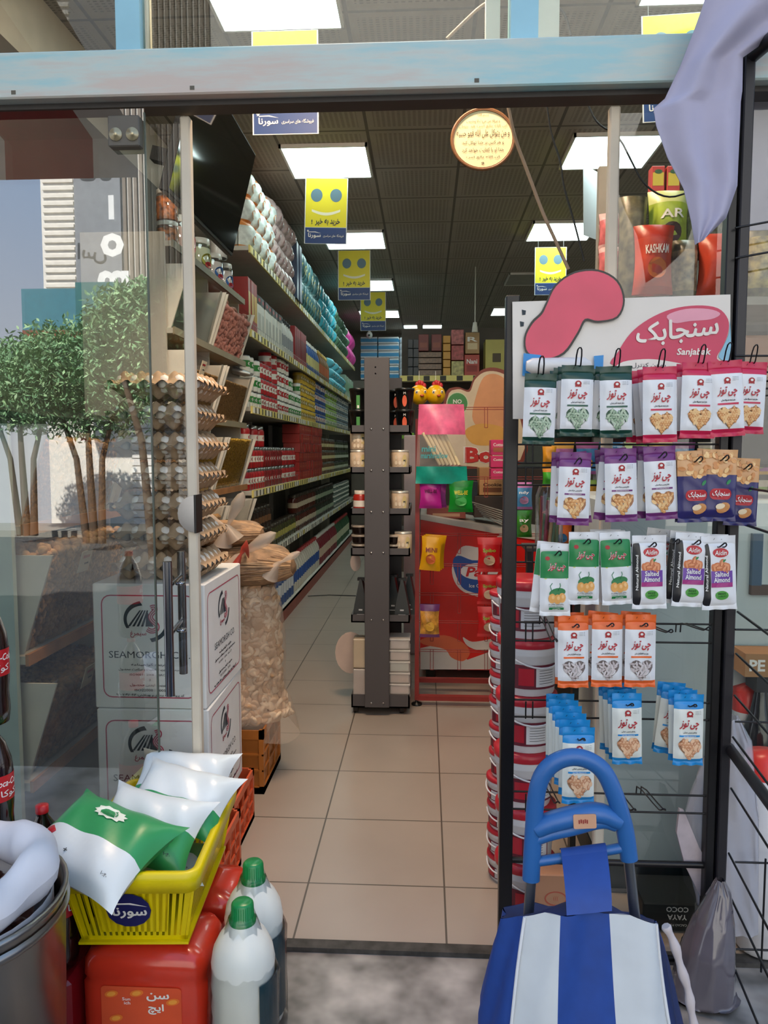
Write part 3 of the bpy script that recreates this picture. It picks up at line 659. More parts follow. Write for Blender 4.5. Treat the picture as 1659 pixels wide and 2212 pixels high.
candy = mat('#c4703a', .4, var=.9, scale=45)
clearjar(0, 3.85, .055, .15, candy, None, 'clear jar of coloured round sweets on the bin cabinet'); clearjar(0, 3.85, .055, .15, candy, None, 'clear jar of coloured sweets stacked on another jar', .152)
clearjar(0, 4.12, .085, .25, mat('#d9b7ae', .5), REDM, 'large clear jar of pale pink powder on the bin cabinet')
clearjar(0, 4.42, .07, .22, mat('#cfcfae', .5), mat('#a7a03c', .4), 'clear jar of pale green sweets on the bin cabinet')
clearjar(0, 4.68, .065, .2, mat('#dccbc4', .5), mat('#2e5fa0', .4), 'clear jar with blue label, right of the pale green jar'); clearjar(0, 4.92, .06, .2, mat('#dccbc4', .5), mat('#2e5fa0', .4), 'last clear jar with blue label at the end of the bin cabinet')
clearjar(0, 4.80, .06, .2, mat('#e0d8d2', .5), mat('#2e5fa0', .4), 'white jar with blue label standing on top of two others', .205)
# television
tv = tag(empty('television'), 'black wall mounted television tilted down over the bulk bins', 'television')
A = Vector((-.87, 3.0, 2.925)); B = Vector((-.87, 4.0, 2.925)); Cc = Vector((-1.0, 4.0, 2.42)); n_ = (B - A).cross(Cc - B).normalized(); n_ = n_ if n_.x > 0 else -n_
upv = (B - Cc).normalized(); fv = Vector((0, 1, 0)); cen = (A + Cc) / 2
tv.matrix_world = Matrix.Translation(cen) @ Matrix((Vector((n_.x, fv.x, upv.x)), Vector((n_.y, fv.y, upv.y)), Vector((n_.z, fv.z, upv.z)))).to_4x4()
b = MB(); b.box(-.035, 0, -.5, .5, -.262, .262, BLACK, .004); b.box(-.055, -.035, -.3, .3, -.18, .18, BLACK); b.build('case', tv)
b = MB(); b.box(0, .002, -.49, .49, -.245, .252, mat('#060809', .06, var=0, spec=.8)); b.build('screen', tv)
b = MB(); 
for k in range(3): b.box(.002, .003, -.45 + k * .075, -.385 + k * .075, -.0 + .19, .235, mat('#b9bcc0', .5))
b.build('sticker_strip', tv)
b = MB(); b.box(-.30, -.055, -.03, .03, -.03, .03, BLACK); b.build('bracket', tv)

# ================================================================ CENTRAL DISPLAY STAND
YS = 4.02; s_ = 1661 / YS
def sx(px, Y=YS): return at(px, 1000, Y).x
st = tag(empty('display_stand', (sx(820), YS + .2, 0)), 'dark grey rolling display stand with tray shelves in the aisle', 'display stand')
st.location = (0, 0, 0)
x0, x1 = sx(787), sx(841); ztop = at(814, 772, YS).z
b = MB(); b.box(x0, x1, YS, YS + .03, .05, ztop, DGREY, .002)
for py in (793, 807): q = at(811, py, YS); b.T = Matrix.Translation((q.x, YS - .001, q.z)) @ Matrix.Rotation(PI / 2, 4, 'X'); b.lathe([(0.0001, 0), (.004, 0)], BLACK, 10)
b.T = None; b.build('column', st)
b = MB(); b.box(x0 + .05, x1 + .05, YS + .48, YS + .51, .05, ztop - .06, mat('#37353a', .4), .002); b.build('rear_column', st)
TR = [(918, 936), (1009, 1024), (1099, 1114), (1186, 1203), (1331, 1348), (1505, 1533)]
tz = []
for ya, yb in TR:
    za, zb = at(820, ya, YS).z, at(820, yb, YS).z; tz.append(zb + .008)
    b = MB(); X0, X1 = sx(756), sx(886)
    b.box(X0, X1, YS + .03, YS + .50, zb, zb + .008, DGREY); b.box(X0, X1, YS + .03, YS + .038, zb, za, DGREY); b.box(X0, X0 + .008, YS + .03, YS + .5, zb, za, DGREY); b.box(X1 - .008, X1, YS + .03, YS + .5, zb, za, DGREY); b.box(X0, X1, YS + .492, YS + .5, zb, za, DGREY)
    tr = b.build('tray', st)
    for px in (802, 828):
        q = at(px, (ya + yb) / 2, YS); m = MB(); m.ell((q.x, YS - .002, q.z), (.006, .003, .006), STEEL, 8, 5); m.build('screw', tr)
for px in (765, 868):
    for yy in (YS + .07, YS + .43):
        m = MB(); X = sx(px); m.T = Matrix.Translation((X, yy, .035)) @ Matrix.Rotation(PI / 2, 4, 'Y'); m.lathe([(.02, -.014), (.034, -.012), (.034, .012), (.02, .014)], BLACK, 14); m.T = None; m.box(X - .02, X + .02, yy - .02, yy + .02, .05, .085, BLACK); m.build('caster', st)
# pots on the top tray
pot = MB(); pot.lathe([(.038, 0), (.05, .105), (.053, .105), (.053, .118), (.047, .118), (.045, .1)], mat('#1a1c1a', .25), 18); mp = lambda u_, v_, d=0: (.0465 * math.sin(u_ / .045), -.0465 * math.cos(u_ / .045) - .004 * (v_ / .1), v_)
pot.flat(rect(0, .045, .018, .07), mp, mat('#3f8a3c', .4)); pot.flat(rect(0, .02, .01, .015), mp, WHITE); pot = pot.build('instant_soup_cup', link=False)
pot2 = MB(); pot2.lathe([(.038, 0), (.05, .105), (.053, .105), (.053, .118), (.047, .118)], mat('#1a1c1a', .25), 18); pot2.flat(oval(.0, .05, .012, .03), mp, mat('#d2542c', .4)); pot2.text('M', mp, 0, .09, .012, WHITE); pot2 = pot2.build('instant_soup_cup', link=False)
for i, (px, t, nm) in enumerate([(772, pot, 'left of the column'), (873, pot2, 'right of the column'), (852, pot2, 'close beside the column on its right')]):
    for k in range(2): inst(t, (sx(px) + (.0 if i != 0 else 0), YS + .10 + (.13 if i == 2 else 0), tz[0] + k * .113), 0, f"{'upper' if k else 'lower'} black and {'green' if i == 0 else 'orange'} cup on the top tray, {nm}", 'cup', 'cups on the display stand')
# canned mushroom jars
mj = MB(); mj.lathe([(.045, 0), (.048, .006), (.048, .10), (.044, .108)], mat('#cdb79c', .3, var=.15, scale=25), 18); mp = lambda u_, v_, d=0: (.0492 * math.sin(u_ / .048), -.0492 * math.cos(u_ / .048), v_)
for i in range(7): mj.flat(oval(-.02 + (i % 3) * .02, .02 + (i // 3) * .03, .008, .011, 8), mp, mat('#e2d3bb', .5))
mj.flat(oval(.026, .06, .014, .035, 12), mp, mat('#d9c58c', .5)); mj.text('MJ', mp, .026, .06, .014, INK, .02); mj = mj.build('mushroom_jar', link=False); m = MB(); m.lathe([(.0465, .108), (.0465, .118), (.001, .118)], mat('#c9c4ba', .3, .5), 18, cap=False); m.build('lid', mj, link=False)
for ti, px, k, nm in [(1, 772, 0, 'left of the column on the second tray, below another'), (1, 772, 1, 'left of the column on the second tray, on top'), (1, 863, 0, 'right of the column on the second tray'), (1, 846, 0, 'half hidden right of the column on the second tray'), (2, 863, 0, 'right of the column on the third tray'), (2, 846, 0, 'half hidden right of the column on the third tray'), (3, 870, 0, 'right of the column on the fourth tray')]:
    inst(mj, (sx(px), YS + .1 + (.11 if px == 846 else 0), tz[ti] + k * .12), 0, f'glass jar of pale mushrooms {nm}', 'jar', 'mushroom jars')
tj = T_jar(.042, .12, mat('#a8281e', .3), mat('#e6e0d6', .4), mat('#d8d4ca', .4), None, name='tomato_jar'); inst(tj, (sx(776), YS + .1, tz[2]), 0, 'small red jar with white tomato label on the third tray', 'jar')
dj = MB(); dj.lathe([(.036, 0), (.042, .01), (.044, .038), (.046, .04)], mat('#1c1210', .2), 16); dj = dj.build('sauce_tub', link=False); m = MB(); m.lathe([(.048, .04), (.048, .05), (.001, .05)], mat('#b3a89a', .3, trans=.4), 16, cap=False); m.build('lid', dj, link=False)
for px, c in ((774, 'left'), (850, 'right')):
    for k in range(3 if px == 774 else 2): inst(dj, (sx(px), YS + .1, tz[3] + k * .051), 0, f'{ORD[k]} dark sauce tub from the bottom, {c} of the column on the fourth tray', 'tub', 'dark sauce tubs')
tri = MB(); tri.ext([(-.045, 0), (.045, 0), (.034, .08), (.006, .22), (-.006, .22), (-.034, .08)], front(0, 0, 0, 0), .07, mat('#33383a', .35), mat('#23272a', .4)); tri.ext([(-.02, .225), (.02, .225), (.02, .21), (-.02, .21)][::-1], front(0, .02, 0, 0), .03, BLACK)
tri.flat(rect(0, .055, .02, .008), front(0, 0, 0), mat('#b9bcc0', .5)); tri.flat(rect(0, .03, .04, .004), front(0, 0, 0), mat('#b9bcc0', .5)); tri = tri.build('coffee_bag', link=False)
for px, dy in ((776, 0), (868, 0), (846, .12), (882, .15)): inst(tri, (sx(px), YS + .06 + dy, tz[4]), random.uniform(-.1, .1), f"tall pointed grey packet on the fifth tray, {'left of the column' if px == 776 else 'right front' if px == 868 else 'just behind the column' if px == 846 else 'right rear'}", 'packet', 'pointed grey packets')
for k, c in enumerate(['#c9b7b0', '#d9a9a2', '#c98a5a', '#7fc4b4', '#d8b09a', '#bfb2b0']):
    m = MB(); m.box(-.055, .055, -.07, .07, 0, .055, mat('#cfc9c4', .25, trans=.35), .006); t = m.build('candy_box', link=False); q = MB(); q.box(-.045, .045, -.06, .06, .006, .045, mat(c, .5, var=.3, scale=30), .004); q.build('contents', t, link=False); q = MB(); q.box(-.058, .058, -.073, .073, .05, .06, mat('#d6d2ce', .2, trans=.3), .002); q.build('lid', t, link=False)
    inst(t, (sx(863), YS + .11, tz[5] + k * .062), 0, f'{ORD[k]} clear sweet box from the bottom, right of the column on the base tray', 'sweet box', 'stacked clear sweet boxes')
m = MB(); m.box(-.035, .035, -.05, .05, 0, .20, mat('#cfc9c4', .25, trans=.35), .005); t = m.build('biscuit_box', link=False); q = MB()
for i in range(5): q.box(-.028 + i * .0115, -.02 + i * .0115, -.03, .03, .005, .18, mat('#c47a3e', .6, var=.3))
q.build('contents', t, link=False); inst(t, (sx(774), YS + .09, tz[5]), 0, 'clear box of orange sticks left of the column on the base tray', 'box')
m = MB(); m.box(-.035, .035, -.05, .05, 0, .16, mat('#cfc0a8', .3, trans=.25), .005); t = m.build('sweet_box', link=False); q = MB(); q.box(-.028, .028, -.04, .04, .01, .15, mat('#c9a060', .6, var=.4, scale=40)); q.build('contents', t, link=False); inst(t, (sx(774), YS + .09, tz[5] + .205), 0, 'clear box of yellow sweets on the sticks box, left of the column', 'box')
m = MB(); q = at(758, 1410, YS + .25); m.ext(oval(0, 0, .09, .12, 20), front(q.x, q.y, q.z), .006, mat('#c7b3a8', .5)); tag(m.build('round_card'), 'pale oval card leaning at the left side of the display stand', 'card')
m = MB(); q = at(768, 1215, YS + .25); m.ext(oval(0, 0, .03, .05, 16), front(q.x, q.y, q.z), .006, mat('#c7b3a8', .5)); tag(m.build('round_card'), 'small pale card under the fourth tray of the stand', 'card')
m = MB(); m.tube([(-1.15, 7.40, .004), (-.95, 7.47, .004), (-.68, 7.44, .004)], .006, BLACK, 6); tag(m.build('floor_cable'), 'thin black cable lying across the aisle floor', 'cable')
# ================================================================ HANGING POSTERS, PLAQUE, CABLES
def swoosh(b, mp, cx, cy, k, m):
    b.text(fa('سورنا'), mp, cx, cy, .030 * k, m, .035, w=.072 * k)
    b.ring([(cx + .034 * k, cy + .017 * k), (cx + .0 * k, cy + .022 * k), (cx - .036 * k, cy + .022 * k)], [(cx + .034 * k, cy + .019 * k), (cx + .0, cy + .026 * k), (cx - .036 * k, cy + .023 * k)], mp, m) if False else b.flat([(cx - .034 * k, cy + .018 * k), (cx + .0, cy + .0185 * k), (cx + .038 * k, cy + .013 * k), (cx + .004 * k, cy + .0225 * k), (cx - .034 * k, cy + .0215 * k)], mp, m)
    b.flat([(cx - .037 * k + .008 * k * (1 if i % 2 == 0 else .4) * math.cos(PI / 2 + i * PI / 5), cy + .026 * k + .008 * k * (1 if i % 2 == 0 else .4) * math.sin(PI / 2 + i * PI / 5)) for i in range(10)], mp, m)
PW, PH = .30, .448
b = MB(); b.box(-PW / 2, PW / 2, -.001, .001, -PH, 0, mat('#dfe3e8', .5, var=.01)); mp = front(0, -.001, 0, .0004); mq = front(0, -.001, 0, .0009)
b.flat(rect(0, -PH * .375, PW - .012, PH * .74), mp, YEL); b.flat(rect(0, -PH * .875 + .001, PW - .012, PH * .24), mp, NAVY)
for s_ in (-1, 1): b.flat(oval(.068 * s_, -.117, .041, .045, 24), mq, mat('#5f7f8f', .5, var=.02))
n = 12; top = [(-.10 + .2 * i / n, -.212 - .022 * math.sin(PI * i / n)) for i in range(n + 1)]; bot = [(-.10 + .2 * i / n, -.228 - .026 * math.sin(PI * i / n)) for i in range(n + 1)]
b.add([mq(*p) for p in bot] + [mq(*p) for p in top], [(i, i + 1, i + 2 + n, i + 1 + n) for i in range(n)], mat('#f6f4d8', .5, var=.01))
b.text('!' + fa('خرید به خیر') if False else fa('خرید به خیر'), mq, .012, -.300, .048, mat('#2f3b40', .5), .03, w=.175); b.text('!', mq, -.098, -.298, .032, mat('#2f3b40', .5), .03)
swoosh(b, mq, -.078, -.392, 1.25, WHITE); b.text(fa('فروشگاه های سراسری'), mq, .055, -.393, .022, WHITE, .01, w=.145)
poster = b.build('hanging_poster', link=False)
b = MB()
for s_ in (-1, 1): b.rod((.12 * s_, 0, 0), (.12 * s_, 0, .06), .0008, mat('#c9c9c9', .4), 4)
b.build('string', poster, link=False)
def put_poster(px, py, Y, label, rz=0, ry=0, w_=1):
    q = at(px, py, Y); inst(poster, (q.x, Y, min(q.z, ZC - .03)), rz, label, 'poster', 'yellow smiley posters hanging from the ceiling', ry=ry)
put_poster(615, 66, 3.56, 'hanging yellow and blue poster nearest the door, crossed by the header beam')
put_poster(706, 385, 5.5, 'large yellow smiley poster hanging below the second left ceiling panel', 0, .03)
put_poster(765, 541, 7.2, 'middle yellow smiley poster hanging in the left row'); put_poster(806, 631, 9.2, 'farthest yellow smiley poster hanging in the left row')
put_poster(1461, 30, 3.56, 'yellow poster hanging at the top right above the header beam', 0, -.04)
put_poster(1280, 366, 5.4, 'hanging poster turned so its blank white back shows', PI + .95, .06)
put_poster(1190, 534, 7.6, 'yellow smiley poster hanging in the right row behind the pink display topper')
q = at(1043, 301, 2.9); R0 = 66 * 2.9 / 1661
r = tag(empty('calligraphy_plaque', q), 'round cream plaque of handwritten calligraphy hanging in the doorway', 'plaque')
b = MB(); b.T = Matrix.Rotation(PI / 2, 4, 'X'); b.lathe([(0.0001, -.008), (R0 * .93, -.008), (R0 * .93, .0)], mat('#ecdfae', .5), 40, cap=False); b.T = None; b.flat(oval(0, 0, R0 * .93, R0 * .88, 40), front(0, -.002, 0, 0), mat('#e8dcb0', .5, var=.03))
ink = mat('#2c2418', .6); mp = front(0, -.003, 0)
for k, (t, h_, w_) in enumerate([('بسم الله', .010, .04), ('و یرزقه من حیث لا یحتسب', .013, .12), ('ان الله بالغ امره قد جعل', .012, .17), ('و من یتوکل علی الله فهو حسبه', .030, .19), ('و هر کس بر خدا توکل کند', .015, .15), ('خدا او را کفایت خواهد کرد', .017, .15), ('ان الله بالغ امره', .011, .12), ('و', .009, .01)]):
    b.text(fa(t), mp, 0, (.083 - [0, .021, .039, .064, .096, .122, .147, .168][k]), h_, ink if k != 2 else mat('#8f8560', .6), .006, w=w_)
b.build('disc', r)
b = MB(); b.ring(oval(0, 0, R0 * .92, R0 * .87, 40), oval(0, 0, R0 * 1.0, R0 * .95, 40), front(0, -.006, 0), mat('#6e4a2c', .4)); pts = [(R0 * .97 * math.cos(a), -.002, R0 * .92 * math.sin(a)) for a in [2 * PI * i / 40 for i in range(40)]]; b.tube(pts, .006, mat('#7a5230', .35), 8, closed=True); b.build('wooden_rim', r)
def cable(name, pts, rad, m, label, Y=None):
    P = [at(x, y, yy) for x, y, yy in pts]; b = MB(); b.tube(smooth(P), rad, m, 6); return tag(b.build(name), label, 'cable')
def smooth(P, it=2):
    for _ in range(it):
        Q = [P[0]]
        for a, b_ in zip(P[:-1], P[1:]): Q += [a * .75 + b_ * .25, a * .25 + b_ * .75]
        P = Q + [P[-1]]
    return P
cable('cord', [(1098, 232, 2.5), (1112, 300, 2.5), (1140, 372, 2.5), (1172, 460, 2.5), (1200, 520, 2.5), (1228, 582, 2.5)], .0055, mat('#a58f7c', .6), 'thick beige cord hanging beside the round plaque')
cable('power_cable', [(1180, 225, 2.6), (1190, 290, 2.6), (1212, 350, 2.6), (1216, 400, 2.6), (1238, 470, 2.6), (1262, 565, 2.6)], .0032, BLACK, 'thin black cable hanging in front of the turned white poster')
cable('power_cable', [(1268, 222, 2.7), (1290, 270, 2.7), (1335, 290, 2.7), (1365, 350, 2.7), (1390, 400, 2.7), (1440, 430, 2.7), (1490, 415, 2.7)], .0032, BLACK, 'thin black cable swinging behind the right glass door')
cable('power_cable', [(1198, 15, 2.5), (1214, 20, 2.5), (1225, 45, 2.5), (1232, 78, 2.5)], .004, BLACK, 'short black cable with plug above the header beam')
cable('cord', [(965, 84, 2.5), (1010, 40, 2.5), (1040, 12, 2.5), (1075, -5, 2.5)], .005, mat('#a58f7c', .6), 'beige cord slanting behind the transom window')

# ================================================================ EGGS, BOXES, CRATE, SACK (left, just inside the door)
BXc, BYc = -.872, 2.585
carton = mat('#e4e6e6', .6, var=.04); cpink = mat('#b0405a', .6); cnavy = mat('#22323f', .6)
def simurgh_box(z0, z1, name):
    W, Dp, H = .36, .47, z1 - z0
    b = MB(); b.box(-W / 2, W / 2, -Dp / 2, Dp / 2, 0, H, carton, .004)
    for mpf, wd in ((lambda e: front(0, -Dp / 2, H / 2, e), W), (lambda e: aisle(W / 2, 0, H / 2, e), Dp)):
        mp = mpf(.001); hw = wd - .055
        b.ring(rrect(0, 0, hw - .008, H - .078, .026), rrect(0, 0, hw, H - .07, .03), mp, cpink)
        _mpf = mpf; mpf = lambda e, _m=_mpf: (lambda u, v, d=0, _f=_m(e): _f(u * 1.3, ky_ + (v - ky_) * 1.3, d)); ky_ = H * .22; mp = mpf(.001)
        ky = H * .22; n = 14
        o_ = [(-.012 + .05 * math.cos(a), ky + .045 * math.sin(a)) for a in [math.radians(100 + 110 * i / n) for i in range(n + 1)]]; i_ = [(-.006 + .048 * math.cos(a), ky - .001 + .041 * math.sin(a) * (.86 + .14 * i / n)) for i, a in enumerate([math.radians(100 + 110 * i / n) for i in range(n + 1)])]
        b.add([mp(*p) for p in o_] + [mp(*p) for p in i_], [(i, i + 1, i + 2 + n, i + 1 + n) for i in range(n)], cnavy)
        o_ = [(-.002 + .05 * math.cos(a), ky - .012 + .045 * math.sin(a)) for a in [math.radians(-80 + 75 * i / n) for i in range(n + 1)]]; i_ = [(-.006 + .046 * math.cos(a), ky - .010 + .038 * math.sin(a)) for a in [math.radians(-80 + 75 * i / n) for i in range(n + 1)]]
        b.add([mp(*p) for p in i_] + [mp(*p) for p in o_], [(i, i + 1, i + 2 + n, i + 1 + n) for i in range(n)], cnavy)
        for k in range(4): b.flat([(-.052 + k * .011, ky - .018), (-.046 + k * .011, ky - .018), (-.018 + k * .006, ky + .022), (-.022 + k * .006, ky + .022)], mp, cnavy)
        b.flat([(-.008, ky - .018), (.012, ky - .018), (-.004, ky + .024)], mp, cnavy)
        mp2 = mpf(.0016); S = [(.006, .028), (.016, .032), (.018, .022), (.008, .014), (.004, .004), (.012, -.006), (.022, -.014), (.020, -.026), (.006, -.030), (-.004, -.024)]
        Pp = smooth([Vector((x, y + ky, 0)) for x, y in S])
        for k_, (wd_, mm) in enumerate(((.006, cpink), (.003, carton), (.0015, cpink))):
            L_, R_2 = [], []
            for i, p_ in enumerate(Pp):
                t_ = (Pp[min(i + 1, len(Pp) - 1)] - Pp[max(i - 1, 0)]).normalized(); nn = Vector((-t_.y, t_.x, 0)) * wd_; L_.append(p_ + nn); R_2.append(p_ - nn)
            m3 = mpf(.0016 + k_ * .0004); N_ = len(Pp); b.add([m3(v.x, v.y) for v in L_] + [m3(v.x, v.y) for v in R_2], [(i + 1, i, i + N_, i + 1 + N_) for i in range(N_ - 1)], mm)
        mpf = _mpf; mp = mpf(.001)
        b.text(fa('سیمرغ'), mp, -.034, ky - .048, .022, cpink, .02, w=.052)
        b.text('SEAMORGH CO.', mp, 0, -.026, .022, cnavy, 0, w=.262 * min(1, wd / W))
        for k, (t, h_, w_) in enumerate([('دارنده گواهینامه', .010, .12), ('سیستم مدیریت کیفیت و سلامت محصول', .011, .20), ('ISO9001 : 2008 , HACCP', .008, .13), ('و', .008, .006), ('مدیریت ایمنی محصول', .010, .13), ('ISO22000 : 2005', .008, .10), ('کد پروانه بهره برداری و بهداشتی: ۴۱۴۰۸۱۴۰۷۰۰۵۹', .010, .22)]):
            b.text(fa(t) if ord(t[0]) > 255 else t, mp, 0, -.058 - k * .0165, h_, cnavy, .01, w=w_ * wd / W)
    b.flat(rect(0, 0, .06, .3), topm(0, 0, H), mat('#c9bd9c', .4)); return b
for z0, z1, yaw, lb in ((.200, .600, .02, 'lower white printed carton standing on the orange crate'), (.602, 1.004, 0, 'upper white printed carton under the egg trays')):
    o = simurgh_box(z0, z1, 'x').build('cardboard_box'); o.location = (BXc, BYc, z0); o.rotation_euler = (0, 0, yaw); tag(o, lb, 'box', 'white printed cartons')
def crate(name, x0, x1, y0, y1, z0, z1, m, label, nx=4, nz=3):
    r = tag(empty(name, ((x0 + x1) / 2, (y0 + y1) / 2, z0)), label, 'crate'); W, Dp, H = (x1 - x0) / 2, (y1 - y0) / 2, z1 - z0
    b = MB(); b.box(-W, W, -Dp, Dp, 0, .012, m); b.box(-W, W, -Dp, Dp, H * .02, H * .10, m)
    for a in ((-W, W, -Dp, -Dp + .008), (-W, W, Dp - .008, Dp), (-W, -W + .008, -Dp, Dp), (W - .008, W, -Dp, Dp)): b.box(*a, 0, H * .12, m); b.box(*a, H * .86, H, m)
    for sx_ in (-1, 1):
        for sy_ in (-1, 1): b.box(sx_ * W - (.02 if sx_ > 0 else 0), sx_ * W + (0 if sx_ > 0 else .02), sy_ * Dp - (.02 if sy_ > 0 else 0), sy_ * Dp + (0 if sy_ > 0 else .02), 0, H, m)
    b.build('frame', r)
    for fx in range(4):
        b = MB(); L = W if fx % 2 == 0 else Dp
        for k in range(nz): z = H * (.12 + .74 * (k + .5) / nz); 
        for k in range(1, nz): z = H * (.12 + .74 * k / nz); b.box(-L, L, -.007, 0, z - .004, z + .004, m)
        for i in range(1, nx): x = -L + 2 * L * i / nx; b.box(x - .004, x + .004, -.007, 0, 0, H * .9, m)
        for i in range(nx):
            for k in range(nz):
                if fx == 1 and k == nz - 1 and i in (1, 2): continue
                xa_, xb_ = -L + 2 * L * i / nx, -L + 2 * L * (i + 1) / nx; za_, zb_ = H * (.12 + .74 * k / nz), H * (.12 + .74 * (k + 1) / nz)
                b.add([(xa_, .001, za_), (xb_, .001, za_), (xb_, .001, zb_), (xa_, .001, zb_)], [(0, 1, 2, 3)], m)
                if (i + k) % 2: b.add([(xa_, -.005, za_), (xa_ + .006, -.005, za_), (xb_, -.005, zb_), (xb_ - .006, -.005, zb_)], [(0, 1, 2, 3)], m)
        o = b.build('side_panel', r); o.rotation_euler = (0, 0, [0, PI / 2, PI, -PI / 2][fx]); dd = Dp if fx % 2 == 0 else W; o.location = [(0, -dd + .008, 0), (dd - .008, 0, 0), (0, dd - .008, 0), (-dd + .008, 0, 0)][fx]
    return r
orange = mat('#cf5a33', .4, var=.08)
crate('plastic_crate', -1.04, -.66, 2.53, 2.86, 0, .198, orange, 'orange plastic crate under the rear of the white cartons')
crate('plastic_crate', -1.02, -.63, 2.17, 2.52, 0, .198, orange, 'orange lattice crate behind the yellow basket', 5, 3)
crate('plastic_crate', -1.03, -.665, 3.06, 3.43, 0, .27, mat('#a8662a', .4, var=.12), 'brown orange crate carrying the sack of dried rounds', 3, 3)
# egg trays
pulp = mat('#ad9376', .9, var=.08, scale=60); eggm = mat('#e9e2da', .45, var=.03)
pz = .052
def tray_fn(u, v):
    x = (u - .5) * .30; y = (v - .5) * .30; cu, cv = u * 5.6 - .3, v * 5.6 - .3; e = min(u, 1 - u, v, 1 - v); al_ = cu if min(v, 1 - v) < min(u, 1 - u) else cv
    z = .018 + .009 * (math.cos(2 * PI * cu) + math.cos(2 * PI * cv)); k = max(0, 1 - e / .085); rim = .040 + .008 * math.cos(2 * PI * al_ + PI)
    z = z * (1 - k) + rim * k; fl = .055 * k + .018 * k * math.cos(2 * PI * al_ + PI)
    return (x * (1 + fl), y * (1 + fl), z + .002 * math.sin(37 * u) * math.sin(31 * v))
b = MB(); b.grid(56, 56, tray_fn, pulp); et = b.build('egg_tray', link=False)
egg = MB(); egg.lathe([(.0001, -.028), (.012, -.025), (.019, -.014), (.0215, 0), (.019, .013), (.012, .025), (.0001, .030)], eggm, 14, cap=False); egg = egg.build('egg', link=False)
NP = 7; EZ = 1.006; ph = (1.68 - EZ) / NP
for k in range(NP):
    jx, jy, jr = random.uniform(-.006, .006), random.uniform(-.006, .006), random.uniform(-.03, .03); cx, cy = BXc + .02 + jx, BYc - .06 + jy; z = EZ + k * ph
    rp = f'{ORD[k]} layer from the bottom of the egg stack'
    inst(et, (cx, cy, z), jr, f'pulp egg tray holding eggs, {rp}', 'egg tray', 'stacked egg trays'); inst(et, (cx, cy, z + ph - .006), jr + .02, f'upturned pulp egg tray covering eggs, {rp}', 'egg tray', 'stacked egg trays', rx=PI)
    for i in range(6):
        for j in range(6):
            if 0 < i < 5 and j > 0: continue
            if i == 0 and j > 1: continue
            ex, ey = (-.5 + (i + .75) / 6.5) * .30 + .0, (-.5 + (j + .75) / 6.5) * .30
            inst(egg, (cx + ex * 1.0, cy + ey, z + ph * .5), random.random() * 6, f'white egg in the {rp}', 'egg', f'eggs in the {ORD[k]} layer', rx=random.uniform(-.1, .1))
# sack of dried rounds on the brown crate
sk = tag(empty('plastic_sack', (-.80, 3.245, .272)), 'tall clear sack filled with pale dried rounds on the brown crate', 'sack')
film = glass('sack_film', .03, (.96, .93, .88), .25); filmw = mat('#d8c6b4', .25, trans=.72, var=.1)
def sackf(u, v):
    a = 2 * PI * u; R = .185 + .012 * math.sin(3 * a + 4 * v) + .006 * math.sin(9 * a + 12 * v) - .02 * (v > .9)
    bulge = .06 * max(0, 1 - v * 5) * max(0, math.cos(a)) 
    z = v * .58 - .10 * max(0, 1 - v * 8) * max(0, math.cos(a + .3))
    return (R * math.cos(a) * 1.0 + bulge, R * math.sin(a) * .85, z)
b = MB(); b.grid(36, 24, sackf, filmw, wrap=True); b.lathe([(.18, .58), (.1, .60), (.001, .59)], filmw, 20, sy=.85, cap=False); b.build('plastic_skin', sk)
b = MB(); rnd = random.Random(3); dm = [mat('#c9a988', .6, var=.12), mat('#b8936e', .6, var=.12), mat('#dcc4a6', .6, var=.1)]
for i in range(950):
    a = rnd.uniform(-PI * .75, PI * .5); v = rnd.random(); p_ = Vector(sackf(a / (2 * PI), v)); p_.x *= .85; p_.y *= .85; p_.z = max(.02, p_.z)
    b.T = Matrix.Translation(p_) @ Vector((math.cos(a) + rnd.uniform(-.55, .55), math.sin(a) + rnd.uniform(-.55, .55), rnd.uniform(-.7, .7))).to_track_quat('Z', 'Y').to_matrix().to_4x4(); b.lathe([(.0001, -.008), (.021, -.008), (.026, -.004), (.026, .004), (.021, .008), (.0001, .007)], dm[i % 3], 10, cap=False)
b.T = None; b.lathe([(.10, .01), (.12, .2), (.12, .55), (.01, .56)], dm[1], 16, sy=.85); tag(b.build('contents', sk), kind='stuff')
